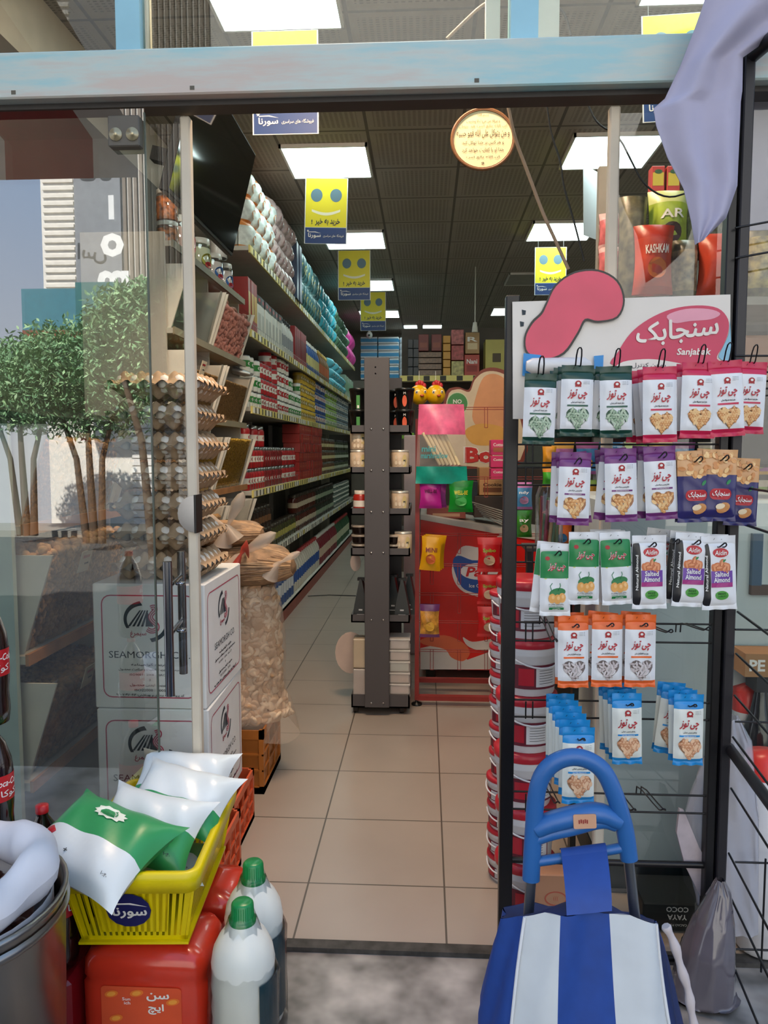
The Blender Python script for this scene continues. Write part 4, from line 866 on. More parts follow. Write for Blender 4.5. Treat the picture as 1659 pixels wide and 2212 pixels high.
# noodle packs lying on top
nm = mat('#8f7155', .6, var=.35, scale=30); nm2 = mat('#b3906c', .5, var=.2, scale=30); 
def pack_mound(loc, rx_, ry_, rz_, label, knots):
    r = tag(empty('noodle_bag', loc), label, 'bag', None); b = MB()
    b.grid(28, 10, lambda u, v: (rx_ * math.cos(2 * PI * u) * (math.sin(PI * (.04 + .92 * v)) ** .5) * (1 + .05 * math.sin(14 * PI * u + 5 * v)), ry_ * math.sin(2 * PI * u) * (math.sin(PI * (.04 + .92 * v)) ** .5), rz_ * (1 - math.cos(PI * v)) * (1 + .06 * math.sin(10 * PI * u))), nm, wrap=True); b.build('contents', r)
    b = MB(); rnd = random.Random(int(rx_ * 1000))
    for i in range(150):
        ph_ = rnd.uniform(-PI * .55, PI * .62); of = rnd.uniform(-.25, .25); amp = rnd.uniform(.97, 1.06); pts = []
        for j in range(9):
            t = -1 + 2 * j / 8; sh_ = math.sqrt(max(0, 1 - (t * .93) ** 2)) ** .8; an = ph_ + of * t
            pts.append((rx_ * t * .97, -ry_ * math.cos(an) * sh_ * amp, rz_ + rz_ * math.sin(an) * sh_ * amp))
        b.tube(pts, rnd.uniform(.0025, .005), nm2 if i % 3 else nm, 5)
    tag(b.build('noodles', r), kind='stuff')
    b = MB()
    for (dx, dy, dz, L, m_, an) in knots:
        P_ = Vector((dx, dy, dz)); dr = Vector((math.cos(an), -.15, math.sin(an)))
        b.tube([P_ - dr * .06 + Vector((0, 0, -.035)), P_ - dr * .02, P_, P_ + dr * L * .3, P_ + dr * L * .65, P_ + dr * L * .9, P_ + dr * L], [.05, .018, .007, L * .14, L * .22, L * .14, .004], m_, 14, flat=.75)
    b.build('tied_film', r); return r
red_f = mat('#c9493e', .35, trans=.25); wf = mat('#e3d6c8', .35, trans=.6)
pack_mound((-.79, 3.22, .858), .235, .17, .080, 'clear bag of dried noodles lying on the tall sack, tied with film', [(.05, -.18, .15, .17, wf, .55), (.05, -.19, .15, .20, red_f, -2.0), (.20, -.12, .11, .09, wf, .5)])
pack_mound((-.86, 3.24, 1.02), .17, .14, .05, 'smaller clear bag of noodles on top with a white film knot', [(.05, -.13, .10, .15, wf, 1.1), (.03, -.14, .10, .12, wf, 2.6)])

# ================================================================ FOREGROUND LEFT
# yellow shopping basket
yb = mat('#d9c400', .35, var=.04); BZ0, BZ1 = .272, .462
bk = tag(empty('shopping_basket', (-.690, 1.895, BZ0), .06), 'yellow plastic shopping basket full of milk bags on the red jugs', 'basket')
Lx, Ly = .160, .255; H = BZ1 - BZ0; bx, by = Lx * .80, Ly * .86
b = MB()
def rimpt(t, e, z): 
    p_ = rrect(0, 0, 2 * Lx + 2 * e, 2 * Ly + 2 * e, .035 + e, 5); q_ = p_[int(t) % len(p_)]; return (q_[0], q_[1], z)
NR = len(rrect(0, 0, 1, 1, .1, 5))
prof = [(-.012, H - .045), (0.0, H - .045), (.004, H), (-.002, H + .004), (-.014, H + .002), (-.016, H - .045)]
b.add([rimpt(i, e, z) for e, z in prof for i in range(NR)], [(j * NR + i, j * NR + (i + 1) % NR, (j + 1) * NR + (i + 1) % NR, (j + 1) * NR + i) for j in range(len(prof) - 1) for i in range(NR)], yb, True); b.build('rim', bk)
def wallbars(sgn, axis):
    b = MB(); La, Lb = (Lx, bx) if axis == 'x' else (Ly, by); D0, D1 = (Ly, by) if axis == 'x' else (Lx, bx)
    def P3(t, f): # t along -1..1, f height 0..1
        l = (Lb + (La - Lb) * f) * t * .96; d = (D1 + (D0 - D1) * f - .012) * sgn; z = f * (H - .02)
        return (l, d, z) if axis == 'x' else (d, l, z)
    def strip(t0, t1, f0, f1): b.add([P3(t0, f0), P3(t1, f0), P3(t1, f1), P3(t0, f1)], [(0, 1, 2, 3)], yb)
    strip(-1, 1, 0, .10); strip(-1, 1, .9, 1); strip(-1, -.86, 0, 1); strip(.86, 1, 0, 1)
    if axis == 'x': strip(-.60, .60, .16, .95)
    n_ = 16 if axis == 'x' else 26
    for i in range(n_): t = -.86 + 1.72 * (i + .5) / n_; strip(t - .030 * 16 / n_, t + .030 * 16 / n_, .1, .9)
    b.build('slotted_wall', bk)
wallbars(-1, 'x'); wallbars(1, 'x'); wallbars(-1, 'y'); wallbars(1, 'y')
b = MB(); b.box(-bx, bx, -by, by, 0, .006, yb); b.build('base', bk)
b = MB(); yy = -(by + (Ly - by) * .55) + .010; mp = lambda u, v, d=0: (u - .005, yy - .003 - (v) * .22 , v + H * .48); b.flat(oval(0, 0, .052, .046, 14), mp, mat('#1c1f5a', .35)); mp2 = lambda u, v, d=0: (u - .005, yy - .0042 - v * .22, v + H * .48)
swoosh(b, mp2, 0.002, -.004, 1.12, WHITE); b.build('emblem_sticker', bk)
# milk pouches
pw, pg = mat('#d3dcdf', .3, var=.03), mat('#2f8f55', .35, var=.05)
def pouch(loc, L, W, T, rot, label, split=.45, greenlow=True, flip=False):
    def P3(s, u, v):
        x = (u - .5) * L; y = (v - .5) * W; e = (max(0, 1 - abs(2 * u - 1) ** 4) * max(0, 1 - abs(2 * v - 1) ** 3)) ** .6
        crn = .06 * (abs(2 * u - 1) * abs(2 * v - 1)) ** 4
        return (x * (1 - .10 * (1 - abs(2 * v - 1) ** 2) * abs(2 * u - 1) + crn), y * (1 - .10 * (1 - abs(2 * u - 1) ** 2) * abs(2 * v - 1) + crn), s * T * e + .004 * math.sin(17 * u + 9 * v) * e)
    mf = lambda u, v: pg if (v < split if flip else v > split) else pw
    b = MB(); b.grid(22, 16, lambda u, v: P3(1, u, v), mf); b.grid(22, 16, lambda u, v: P3(-1, 1 - u, v), lambda u, v: pg if (v < split if flip else v > split * .9) else pw)
    mp = lambda u, v, d=0: (lambda p_: (p_[0], p_[1], p_[2] + .0025))(P3(1, .5 + u / L, .5 + v / W))
    b.text('+', mp, -.02, -W * .3, .01, INK, .01); b.text('۱۰:۴۰', mp, L * .34, -W * .34, .008, INK, .01); b.text('۹۲۱۱۲۳', mp, -L * .36, -W * .36, .006, INK, .01)
    o = b.build('milk_pouch'); o.matrix_world = Matrix.Translation(loc) @ rot; tag(o, label, 'milk bag', 'plastic bags of milk in the yellow basket')
    if not flip:
        b = MB(); b.flat([(p_[0], p_[1]) for p_ in [(.0 + .05 * (1 if i % 2 else .8) * math.cos(i * PI / 11), W * .22 + .022 * (1 if i % 2 else .8) * math.sin(i * PI / 11)) for i in range(22)]], mp, mat('#dfe6d8', .5)); b.text(fa('شیر'), lambda u, v, d=0: (lambda q_: (q_[0], q_[1], q_[2] + .001))(mp(u, v)), 0, W * .22, .025, pg, .02); b.build('printed_emblem', o)
    return o
Rz = lambda a: Matrix.Rotation(a, 4, 'Z'); Rx = lambda a: Matrix.Rotation(a, 4, 'X'); Ry = lambda a: Matrix.Rotation(a, 4, 'Y')
pouch((-.765, 1.70, .497), .31, .25, .052, Rz(-.36) @ Ry(.12) @ Rx(.30), 'front milk bag lying flat over the basket rim, green with a white end', .42)
pouch((-.690, 1.83, .475), .28, .20, .050, Rz(-.20) @ Ry(.09) @ Rx(.62), 'second milk bag from the front, white top edge over a green body', .50, flip=True)
pouch((-.645, 1.945, .500), .28, .19, .048, Rz(-.24) @ Ry(.10) @ Rx(.55), 'third milk bag from the front with a crumpled white top', .40, flip=True)
pouch((-.675, 2.06, .505), .28, .17, .044, Rz(-.04) @ Ry(.02) @ Rx(.6), 'rearmost milk bag in the basket, mostly white', .25, flip=True)
pouch((-.69, 1.88, .345), .24, .2, .04, Rz(.2), 'milk bag lying at the bottom of the basket, seen through its slots', .5)
# red juice jugs
jr_ = mat('#c2331f', .22, var=.06, trans=.0, coat=.3); jl = mat('#d2512e', .4)
def jug(loc, label, zs=.74):
    r = tag(empty('juice_jug', loc), label, 'jug', 'red plastic juice jugs'); W, Dp, H = .150, .10, .355
    r.scale = (1, 1, zs); b = MB(); prof = [(0, .86), (.012, 1.0), (.1, 1), (.24, 1), (.255, .965), (.27, 1), (.31, .98), (.335, .90), (.352, .55)]
    P_ = [(rrect(0, 0, 2 * W * k, 2 * Dp * k, .04 * k, 4), z) for z, k in prof]; N_ = len(P_[0][0])
    b.add([(x, y, z) for pl, z in P_ for x, y in pl], [(j * N_ + i, j * N_ + (i + 1) % N_, (j + 1) * N_ + (i + 1) % N_, (j + 1) * N_ + i) for j in range(len(P_) - 1) for i in range(N_)], jr_, True)
    b.flat(P_[-1][0], topm(0, 0, .352, 0), jr_); b.build('body', r)
    b = MB(); b.tube([(-.07, 0, .345), (-.055, 0, .352), (.02, 0, .352), (.05, 0, .345)], .006, jr_, 10); b.build('handle', r)
    b = MB(); b.flat(rrect(0, 0, .19, .15, .01), front(0, -Dp, .17, .002), jl); mp = front(0, -Dp, .17, .003)
    b.text(fa('سن'), mp, .04, .045, .028, WHITE, .03); b.text(fa('ایچ'), mp, .035, .005, .035, WHITE, .03); b.text('Sun', mp, -.035, .035, .010, WHITE, .01); b.text('ich', mp, -.033, .022, .010, WHITE, .01)
    for a, c in ((-.07, .05), (-.01, .055), (.075, .03), (-.06, -.03)): b.flat(oval(a, c, .017, .011, 12, .4), mp, mat('#e0742c', .5)); b.flat(oval(a, c, .011, .007, 12, .4), front(0, -Dp, .17, .0035), mat('#e89a3c', .5))
    b.build('label', r)
jug((-.655, 1.76, 0), 'front red juice jug with orange slices on its label, under the yellow basket'); jug((-.640, 1.985, 0), 'second red juice jug directly behind the front one, under the basket')
# white bottles with green caps
def bigbottle(x, y, H, label):
    r = tag(empty('milk_bottle', (x, y, 0)), label, 'bottle', 'white bottles with green caps'); k = H / .455
    b = MB(); pr = [(.050, 0), (.066, .012)] + [(.068 if i % 2 else .0655, .03 + i * .03) for i in range(9)] + [(.067, .30), (.062, .335), (.050, .365), (.034, .39), (.026, .402), (.024, .41)]
    b.lathe([(a * 1.08, z * k) for a, z in pr], mat('#d9dcd6', .3, var=.03), 26, c=(0, 0, 0)); b.build('body', r)
    b = MB(); gc = mat('#0f7a3f', .3); b.lathe([(.030, .398 * k), (.031, .408 * k), (.029, .409 * k), (.0255, .412 * k), (.0245, .450 * k), (.020, .455 * k), (.0001, .454 * k)], gc, 30, cap=False)
    for i in range(30): a = i * 2 * PI / 30; b.rod((.0253 * math.cos(a), .0253 * math.sin(a), .414 * k), (.0243 * math.cos(a), .0243 * math.sin(a), .448 * k), .0009, gc, 4)
    b.build('cap', r)
    b = MB(); mp = lambda u, v, d=0: (.0765 * math.cos(u / .07 - .15), .0765 * math.sin(u / .07 - .15), v); b.add([mp(u, v) for v in (.03, .24) for u in [-.05 + .1 * i / 8 for i in range(9)]], [(i, i + 1, i + 10, i + 9) for i in range(8)], mat('#23404a', .4)); b.build('label', r)
    b = MB(); b.grid(24, 8, lambda u, v: ((.081 - .052 * max(0, v - .62) / .38 + .003 * math.sin(9 * PI * u * 2 + 8 * v)) * math.cos(2 * PI * u), (.081 - .052 * max(0, v - .62) / .38 + .003 * math.sin(9 * PI * u * 2)) * math.sin(2 * PI * u), v * .42 * k), glass('shrink_film', .03, (.97, .98, .98), .12), wrap=True); b.build('shrink_film', r)
bigbottle(-.412, 1.652, .402, 'front white bottle with green cap beside the red jugs'); bigbottle(-.423, 1.81, .408, 'rear white bottle with green cap, wrapped behind the front one')
# steel tub with cloth sack of dates
tb_ = tag(empty('steel_tub', (-.93, 1.38, 0)), 'dented steel tub holding an open cloth sack at the lower left corner', 'tub')
b = MB(); b.lathe([(.19, 0), (.205, .02), (.218, .53), (.224, .545), (.224, .557), (.214, .555), (.21, .52), (.195, .03)], mat('#8f8c88', .3, 1.0, var=.15, scale=5), 40, cap=False); b.lathe([(.221, .51), (.226, .515), (.226, .525), (.221, .53)], mat('#8f8c88', .3, 1.0, var=.15, scale=5), 40, cap=False); b.build('wall', tb_)
cloth = mat('#d2d2da', .85, var=.05)
sk2 = tag(empty('cloth_sack', (-.93, 1.38, .05)), 'white cloth sack with rolled rim inside the steel tub, full of dried dates', 'sack')
def clf(u, v):
    a = 2 * PI * u; an = 2 * PI * v; R = .168 + .008 * math.sin(5 * a) + .036 * math.cos(an) * (1 + .12 * math.sin(11 * a)); return (R * math.cos(a), R * math.sin(a), .545 + .045 * math.sin(an) * (1 + .15 * math.sin(7 * a + 1)) + .012 * math.sin(3 * a))
b = MB(); b.grid(64, 14, clf, cloth, wrap=True); b.lathe([(.15, 0), (.19, .1), (.196, .5)], cloth, 30, cap=False); b.build('cloth', sk2)
b = MB(); rnd = random.Random(8); dt = [mat('#4a2a22', .35, var=.3), mat('#6b3a2c', .35, var=.3)]
for i in range(260):
    a, q_ = rnd.random() * 6.3, math.sqrt(rnd.random()) * .15; b.ell((q_ * math.cos(a), q_ * math.sin(a), .47 + rnd.uniform(0, .03) - q_ * .08), (.018, .011, .011), dt[i % 2], 8, 5, Matrix.Rotation(rnd.random() * 6, 3, 'Z'))
b.lathe([(.001, .46), (.16, .455)], dt[0], 20, cap=False); tag(b.build('dates', sk2), kind='stuff')
# cola bottles
cola = mat('#1d0d0a', .12, var=.2, coat=.5); crd = mat('#b5141e', .4)
def T_cola():
    b = MB(); b.lathe([(.03, 0), (.042, .006), (.047, .04), (.044, .09), (.047, .12), (.047, .21), (.044, .24), (.03, .285), (.014, .31), (.014, .322)], cola, 24); t = b.build('cola_bottle', link=False)
    b = MB(); b.lathe([(.0478, .135), (.0478, .205)], crd, 24, cap=False); mp = lambda u, v, d=0: (.0484 * math.sin(u / .048), -.0484 * math.cos(u / .048), v)
    b.text(fa('کوکا'), mp, .012, .155, .022, WHITE, .01, w=.05); b.text('Coca-Cola', mp, .01, .185, .018, WHITE, .012, w=.08, italic=.2); b.build('label', t, link=False)
    b = MB(); b.lathe([(.0155, .318), (.0155, .336), (.001, .337)], crd, 16, cap=False); b.build('cap', t, link=False); return t
tc_ = T_cola(); q = at(-14, 1458, 1.66)
for k, zc in enumerate((.793, .500, .207)):
    inst(tc_, (q.x - .02, 1.68, zc), .9 + k * .2, f"{['top', 'middle', 'bottom'][k]} cola bottle of the column at the left edge", 'cola bottle', 'cola bottles stacked at the left edge', sc=.87)
for k, (x, y, z) in enumerate([(-.862, 1.69, .207), (-.86, 1.80, .207), (-.95, 1.80, .207)]): inst(tc_, (x, y, z), 1.2, f"{['front', 'rear right', 'rear left'][k]} cola bottle on the red pack between the steel tub and the jugs", 'cola bottle', 'cola bottles behind the steel tub')
b = MB(); b.box(-1.10, -.81, 1.63, 1.90, 0, .205, mat('#7d1018', .3, var=.2), .01); tag(b.build('drink_pack'), 'dark red shrink wrapped drink pack on the pavement under the cola bottles', 'drink pack')
# ================================================================ BLACK WIRE DISPLAY RACK
YR = 2.05; rk = tag(empty('display_rack'), 'black metal display rack with rows of hooks in front of the right glass door', 'display rack')
blk = mat('#18171a', .35, .3, var=.1); blk2 = mat('#232126', .4, .2, var=.08)
lx = at(1101, 1106, YR).x; rx0 = at(1566, 1106, YR).x
zt = at(1101, 640, YR).z; ztr = at(1590, 130, YR).z
b = MB(); b.box(lx - .018, lx + .018, YR - .018, YR + .018, .0, zt, blk, .003); b.build('post', rk)
b = MB(); b.box(rx0 - .026, rx0 - .002, YR - .018, YR + .018, .0, ztr, blk, .003); b.build('post', rk)
b = MB(); b.box(rx0 + .0, rx0 + .026, YR - .03, YR + .012, .0, ztr - .0, blk2, .003); b.build('post', rk)
WR = [(960, 1000), (1010, 1048), (1178, 1215), (1345, 1385), (1513, 1550), (1712, 1750)]
for i, (ya, yb_) in enumerate(WR):
    b = MB()
    for py in (ya, yb_): z = at(1300, py, YR).z; b.rod((lx, YR - .005, z), (rx0, YR - .005, z), .0028, blk, 6)
    for px in (1135, 1150): X = at(px, ya, YR).x; b.rod((X, YR - .008, at(px, ya, YR).z), (X, YR - .008, at(px, yb_, YR).z), .0022, blk, 5)
    b.build('wire_rail', rk)
b = MB(); z = .30; b.rod((lx, YR, z), (rx0, YR, z), .009, blk, 8); b.rod((lx, YR, .03), (rx0, YR, .03), .009, blk, 8); b.build('cross_bar', rk)
# side panel running towards the street on the right
dv = Vector((-.12, -1, 0)).normalized()
pp = at(1598, 1106, YR); base = Vector((pp.x, YR - .01, 0))
for py in (1052, 1130, 1320, 1410, 1500, 1590, 1700, 1840, 1920, 2040, 2120):
    z = at(1598, py, YR).z; b = MB(); b.rod((base.x, base.y, z), (base.x + dv.x * .75, base.y + dv.y * .75, z), .0032, blk, 6); b.build('side_wire', rk)
z = at(1598, 1612, YR).z; b = MB(); b.tube([(base.x - .01, base.y, z), (base.x + dv.x * .8, base.y + dv.y * .8, z)], .014, blk2, 10); b.build('side_bar', rk)
z = at(1598, 130, YR).z; b = MB(); b.tube([(base.x - .02, base.y, z), (base.x + .11, base.y - .75, z)], .018, blk2, 10); b.build('top_bar', rk)
for py in (495, 560, 770, 805, 840, 1358, 1556, 1858, 2045):
    q0 = at(1585, py, YR - .02); b = MB(); b.rod((q0.x, YR - .03, q0.z), (q0.x + .35, YR - .03, q0.z + (0 if py > 600 else .06)), .0028, blk, 6); b.build('side_wire', rk)
b = MB(); X = at(1650, 1950, 2.0).x; b.rod((X, 2.0, at(1650, 1855, 2.0).z), (X, 2.0, at(1650, 2100, 2.0).z), .0028, blk, 6); b.build('side_wire', rk)
def hook(px, pz, Yf, up=.02, loop=.0):
    q = at(px, pz, Yf); X = q.x; z1 = q.z; b = MB(); y0 = YR - .005; yf = Yf - .03; d = .006
    P_ = [Vector((X - d, y0, z1 - up - .03)), Vector((X - d, y0 - .004, z1 - up)), Vector((X - d, yf + .02, z1)), Vector((X - d, yf, z1 + .008 + loop)), Vector((X, yf - .006, z1 + .016 + loop)), Vector((X + d, yf, z1 + .008 + loop)), Vector((X + d, yf + .02, z1)), Vector((X + d, y0 - .004, z1 - up)), Vector((X + d, y0, z1 - up - .03))]
    b.tube(smooth(P_, 1), .0018, blk, 6); b.build('hook', rk)
# ---- packets
def packet(name, w, h, body, head, foot=None, headf=.17, footf=.11, design=None, t=.010, side=None):
    foot = foot or head
    def P(s, u, v):   # v from bottom 0 to top 1
        e = (max(0, 1 - abs(2 * u - 1) ** 6)) * max(0, min(1, (v - .05) * 9, (.90 - v) * 7)) ** .5
        wn = 1 - .10 * e * (.6 + .4 * math.cos((v - .5) * 3))
        return ((u - .5) * w * wn, s * (t * e) - .0006 * s + .0008 * math.sin(23 * v + 8 * u) * e + .004 * max(0, (.07 - v) / .07) * math.sin(15 * u + 2) + .003 * max(0, (v - .93) / .07) * math.sin(12 * u), (v - 1) * h + .012)
    def mf(u, v):
        if side and u < .17: return side
        return foot if v < footf else head if v > 1 - headf else body
    nv = 40
    b = MB(); b.grid(10, nv, lambda u, v: P(-1, u, v), mf); b.grid(10, nv, lambda u, v: P(1, 1 - u, v), lambda u, v: foot if v < footf else head if v > 1 - headf else body)
    mp = lambda u, v, d=0: (lambda p_: (p_[0], p_[1] - .0012 + d, p_[2]))(P(-1, .5 + u / w, v / h))
    mp2 = lambda u, v, d=0: (lambda p_: (p_[0], p_[1] - .0026, p_[2]))(P(-1, .5 + u / w, v / h))
    if design: design(b, mp, mp2, w, h)
    t_ = b.build(name, link=False)
    b = MB(); b.flat([(-.012, h * .945), (.012, h * .945), (.009, h * .972), (0, h * .960), (-.009, h * .972)], mp, BLACK); b.build('hang_slot', t_, link=False)
    return t_
crest = mat('#a32a2c', .6); logo = mat('#b12834', .5); small = mat('#3b3a3a', .6)
def inpoly(x, y, p):
    c = False
    for i in range(len(p)):
        x0, y0 = p[i - 1]; x1, y1 = p[i]
        if (y0 > y) != (y1 > y) and x < (x1 - x0) * (y - y0) / (y1 - y0) + x0: c = not c
    return c
def band(b, mp, u0, u1, v0, v1, m, n=8): b.add([mp(u0 + (u1 - u0) * i / n, v) for v in (v0, v1) for i in range(n + 1)], [(i, i + 1, i + n + 2, i + n + 1) for i in range(n)], m)
def nuts(b, mp, mp2, cx, cy, s, base, seeds, a, bb, seed=0, step=None):
    hp = heart(cx, cy, s * .93); b.flat(heart(cx, cy, s), mp, base); rnd = random.Random(seed); step = step or a * 1.25; y = cy - s * 1.1; k = 0
    while y < cy + s:
        x = cx - s * 1.1 + (step / 2 if k % 2 else 0)
        while x < cx + s * 1.1:
            inside = inpoly(x, y, hp)
            if inside:
                r_ = rnd.uniform(0, PI); m_ = rnd.choice(seeds); b.flat(oval(x + rnd.uniform(-.3, .3) * a * .4, y, a, bb, 8, r_), mp2, m_)
                b.flat(oval(x + a * .1, y + bb * .2, a * .5, bb * .35, 6, r_), lambda u, v, d=0: (lambda q_: (q_[0], q_[1] - .0004, q_[2]))(mp2(u, v)), seeds[0])
            x += step
        y += step * .8; k += 1
def chitoz(ribbon, base, seeds, a, bb, sub, rib_txt=None):
    def d(b, mp, mp2, w, h):
        b.flat(oval(.0, h * .735, .0085, .0075, 12), mp, crest); b.flat(oval(0, h * .741, .004, .003, 8), mp2, WHITE); b.flat(rect(-.006, h * .70, .004, .003), mp, crest); b.flat(rect(.006, h * .70, .004, .003), mp, crest)
        for k in range(3): b.text('۱۰۴۸۲۳ ۹۹', mp, .021, h * (.775 - k * .02), .0018, small, .02, w=.016)
        b.text(fa('چی توز'), mp, .0, h * .585, .025, logo, .035, w=.049, italic=.25)
        b.text(fa(sub), mp, .0, h * .475, .0055, small, .01, w=.036)
        band(b, mp, -.027, .027, h * .416, h * .440, ribbon)
        if rib_txt: b.text(rib_txt, mp2, 0, h * .428, .0026, WHITE, .01, w=.034)
        nuts(b, mp, mp2, .001, h * .262, .0295, base, seeds, a, bb)
    return d
pkw = mat('#dcdde0', .38, var=.02); pcream = mat('#dcdfd8', .38, var=.02)
dgreen, dred, dpur, dor, dbl = mat('#123c30', .35), mat('#c01c48', .35), mat('#6e2e70', .35), mat('#e06428', .35), mat('#1b86c8', .35)
seedG = [mat('#b4c4ab', .5), mat('#7f9a80', .5), mat('#93a98c', .5)]; seedO = [mat('#e8bf86', .5), mat('#d69a5c', .5), mat('#c98850', .5)]; seedW = [mat('#cfc6c6', .5), mat('#b7aaa9', .5)]; seedP = [mat('#e6bd98', .5), mat('#d29a72', .5), mat('#c58a66', .5)]
T = {}
T['G'] = packet('seed_packet', .076, .168, pkw, dgreen, headf=.19, footf=.11, design=chitoz(mat('#2f5a4a', .5), mat('#3f5c48', .5), seedG, .0058, .0028, 'مغز تخمه کدو نمکی'))
T['R'] = packet('seed_packet', .080, .178, pkw, dred, headf=.17, design=chitoz(dred, mat('#9c6a3c', .5), seedO, .0052, .0032, 'مغز تخمه هندوانه نمکی'))
T['P'] = packet('peanut_packet', .076, .175, pkw, dpur, headf=.20, design=chitoz(dpur, mat('#a5714a', .5), seedO, .0075, .0042, 'بادام زمینی سرکه نمکی', 'SALT & VINEGAR PEANUTS'))
T['O'] = packet('seed_packet', .074, .178, pkw, dor, headf=.20, design=chitoz(dor, mat('#6f6360', .5), seedW, .0075, .0028, 'مغز تخمه آفتابگردان نمکی'))
T['B'] = packet('peanut_packet', .072, .176, pcream, dbl, headf=.19, design=chitoz(dbl, mat('#9a6f50', .5), seedP, .0072, .0045, 'بادام زمینی نمکی', 'SALTED PEANUTS'))
gch = mat('#1f7d42', .4)
def chili(b, mp, mp2, w, h):
    b.flat(rect(0, h * .52, w * .80, .0016), mp, mat('#c9c83c', .5)); b.flat(oval(-.022, h * .80, .006, .005, 10), mp, crest)
    b.text(fa('چی توز'), mp, .002, h * .68, .022, WHITE, .08, w=.046, italic=.25); b.text(fa('چی توز'), mp2, .002, h * .68, .022, logo, .02, w=.044, italic=.25)
    b.flat(oval(.004, h * .33, .022, .011, 16, .15), mp, mat('#2f7a46', .5)); b.tube([mp2(-.012, h * .36), mp2(-.016, h * .42), mp2(-.010, h * .46)], .0008, gch, 4); b.tube([mp2(.006, h * .36), mp2(.012, h * .42), mp2(.01, h * .46)], .0008, gch, 4)
    for x, y in ((-.010, .25), (.004, .24), (.016, .26)): b.flat(oval(x, h * y, .010, .012, 12), mp2, mat('#e0a256', .5)); b.flat(oval(x + .002, h * y + .003, .004, .005, 8), lambda u, v, d=0: (lambda q_: (q_[0], q_[1] - .0004, q_[2]))(mp2(u, v)), mat('#eebc7c', .5))
    b.text(fa('بادام زمینی روکش دار'), mp, 0, h * .165, .0045, small, .01, w=.04); b.text('COATED PEANUT', mp, 0, h * .135, .0028, gch, .01, w=.036); b.flat(rect(.002, h * .105, .038, .006), mp, gch); b.text(fa('هالوپینو'), mp2, .002, h * .105, .0035, WHITE, .01, w=.02)
def chili_packet():
    w, h = .074, .176
    t_ = packet('coated_peanut_packet', w, h, pkw, pkw, headf=.10, footf=.04, design=chili)
    me = t_.data; gi = len(me.materials); me.materials.append(gch)
    for p_ in me.polygons[:400]:
        z = p_.center.z; v = (z - .012) / h + 1
        if .53 < v < .90: p_.material_index = gi
    return t_
T['C'] = chili_packet()
alm = mat('#cc7a50', .5, var=.15, scale=60); apur = mat('#6a3f98', .4); amag = mat('#a02c78', .4)
def almond(b, mp, mp2, w, h):
    b.flat(oval(.002, h * .775, .020, .011, 18), mp, mat('#b81f2c', .4)); b.text('Aidin', mp2, .002, h * .775, .011, WHITE, .01, w=.03, italic=.2)
    for x, y, r_ in ((-.012, .60, .5), (.004, .63, 1.2), (.016, .60, -.4), (-.004, .57, .1), (.010, .56, .8), (-.016, .565, 1.9), (.020, .565, 1.4)): b.flat(oval(x, h * y, .012, .007, 10, r_), mp, alm); b.flat(oval(x, h * y + .001, .008, .003, 8, r_), mp2, mat('#dd9468', .5))
    b.flat(oval(.010, h * .665, .006, .0025, 8, .7), mp2, gch)
    for (a, c, m_) in ((.37, .53, apur), (.31, .37, amag)):
        b.add([mp(u, h * v) for v in (a, c) for u in [-.024 + .056 * i / 6 for i in range(7)]], [(i, i + 1, i + 8, i + 7) for i in range(6)], m_)
    b.text('Salted', mp2, .003, h * .487, .012, WHITE, .02, w=.036); b.text('Almond', mp2, .003, h * .410, .012, WHITE, .02, w=.042)
    b.flat(oval(.003, h * .20, .017, .011, 18), mp, mat('#4c9a3c', .4)); b.text('BEST', mp2, .003, h * .222, .005, mat('#1d4a20', .5), .02, w=.02); b.text('QUALITY', mp2, .003, h * .185, .004, mat('#1d4a20', .5), .02, w=.024)
    b.text('Natural Almond', mp, -.0335, h * .5, .005, WHITE, .02, w=.085, rot=PI / 2)
T['A'] = packet('almond_packet', .082, .178, pkw, pkw, headf=.1, design=almond, side=mat('#1c1b1f', .4))
def mixnut(b, mp, mp2, w, h):
    rnd = random.Random(5)
    for i in range(46):
        u, v = rnd.uniform(-.036, .036), rnd.uniform(.60, .93)
        if v < .60 + .10 * abs(u) / .036 : continue
        b.flat(oval(u, h * v, .0075, .005, 9, rnd.random() * 3), mp if i % 2 else mp2, seedO[i % 3])
    b.flat(rrect(0, h * .38, .056, .026, .012), mp, mat('#b3202c', .4)); b.text(fa('سنجابک'), mp2, 0, h * .385, .016, WHITE, .03, w=.046)
    b.flat(oval(.008, h * .19, .018, .012, 14, .4), mp, mat('#c98a50', .5)); b.flat(oval(.0, h * .21, .012, .007, 12, .2), mp2, mat('#e6d2b0', .5)); b.flat(oval(.02, h * .55, .008, .004, 10, .8), mp, gch)
T['S'] = packet('mixed_nut_packet', .082, .170, mat('#2b2760', .25), mat('#d09e6c', .4), mat('#2b2760', .25), headf=.36, footf=.05, design=mixnut)
NAMES = {'G': ('white seed packet with dark green ends', 'seed packet'), 'R': ('white seed packet with crimson ends', 'seed packet'), 'P': ('white peanut packet with purple ends', 'peanut packet'), 'O': ('white seed packet with orange ends', 'seed packet'), 'B': ('cream peanut packet with bright blue ends', 'peanut packet'), 'C': ('green and white coated peanut packet', 'coated peanut packet'), 'A': ('white and violet salted almond packet', 'almond packet'), 'S': ('dark violet nut packet', 'nut packet')}
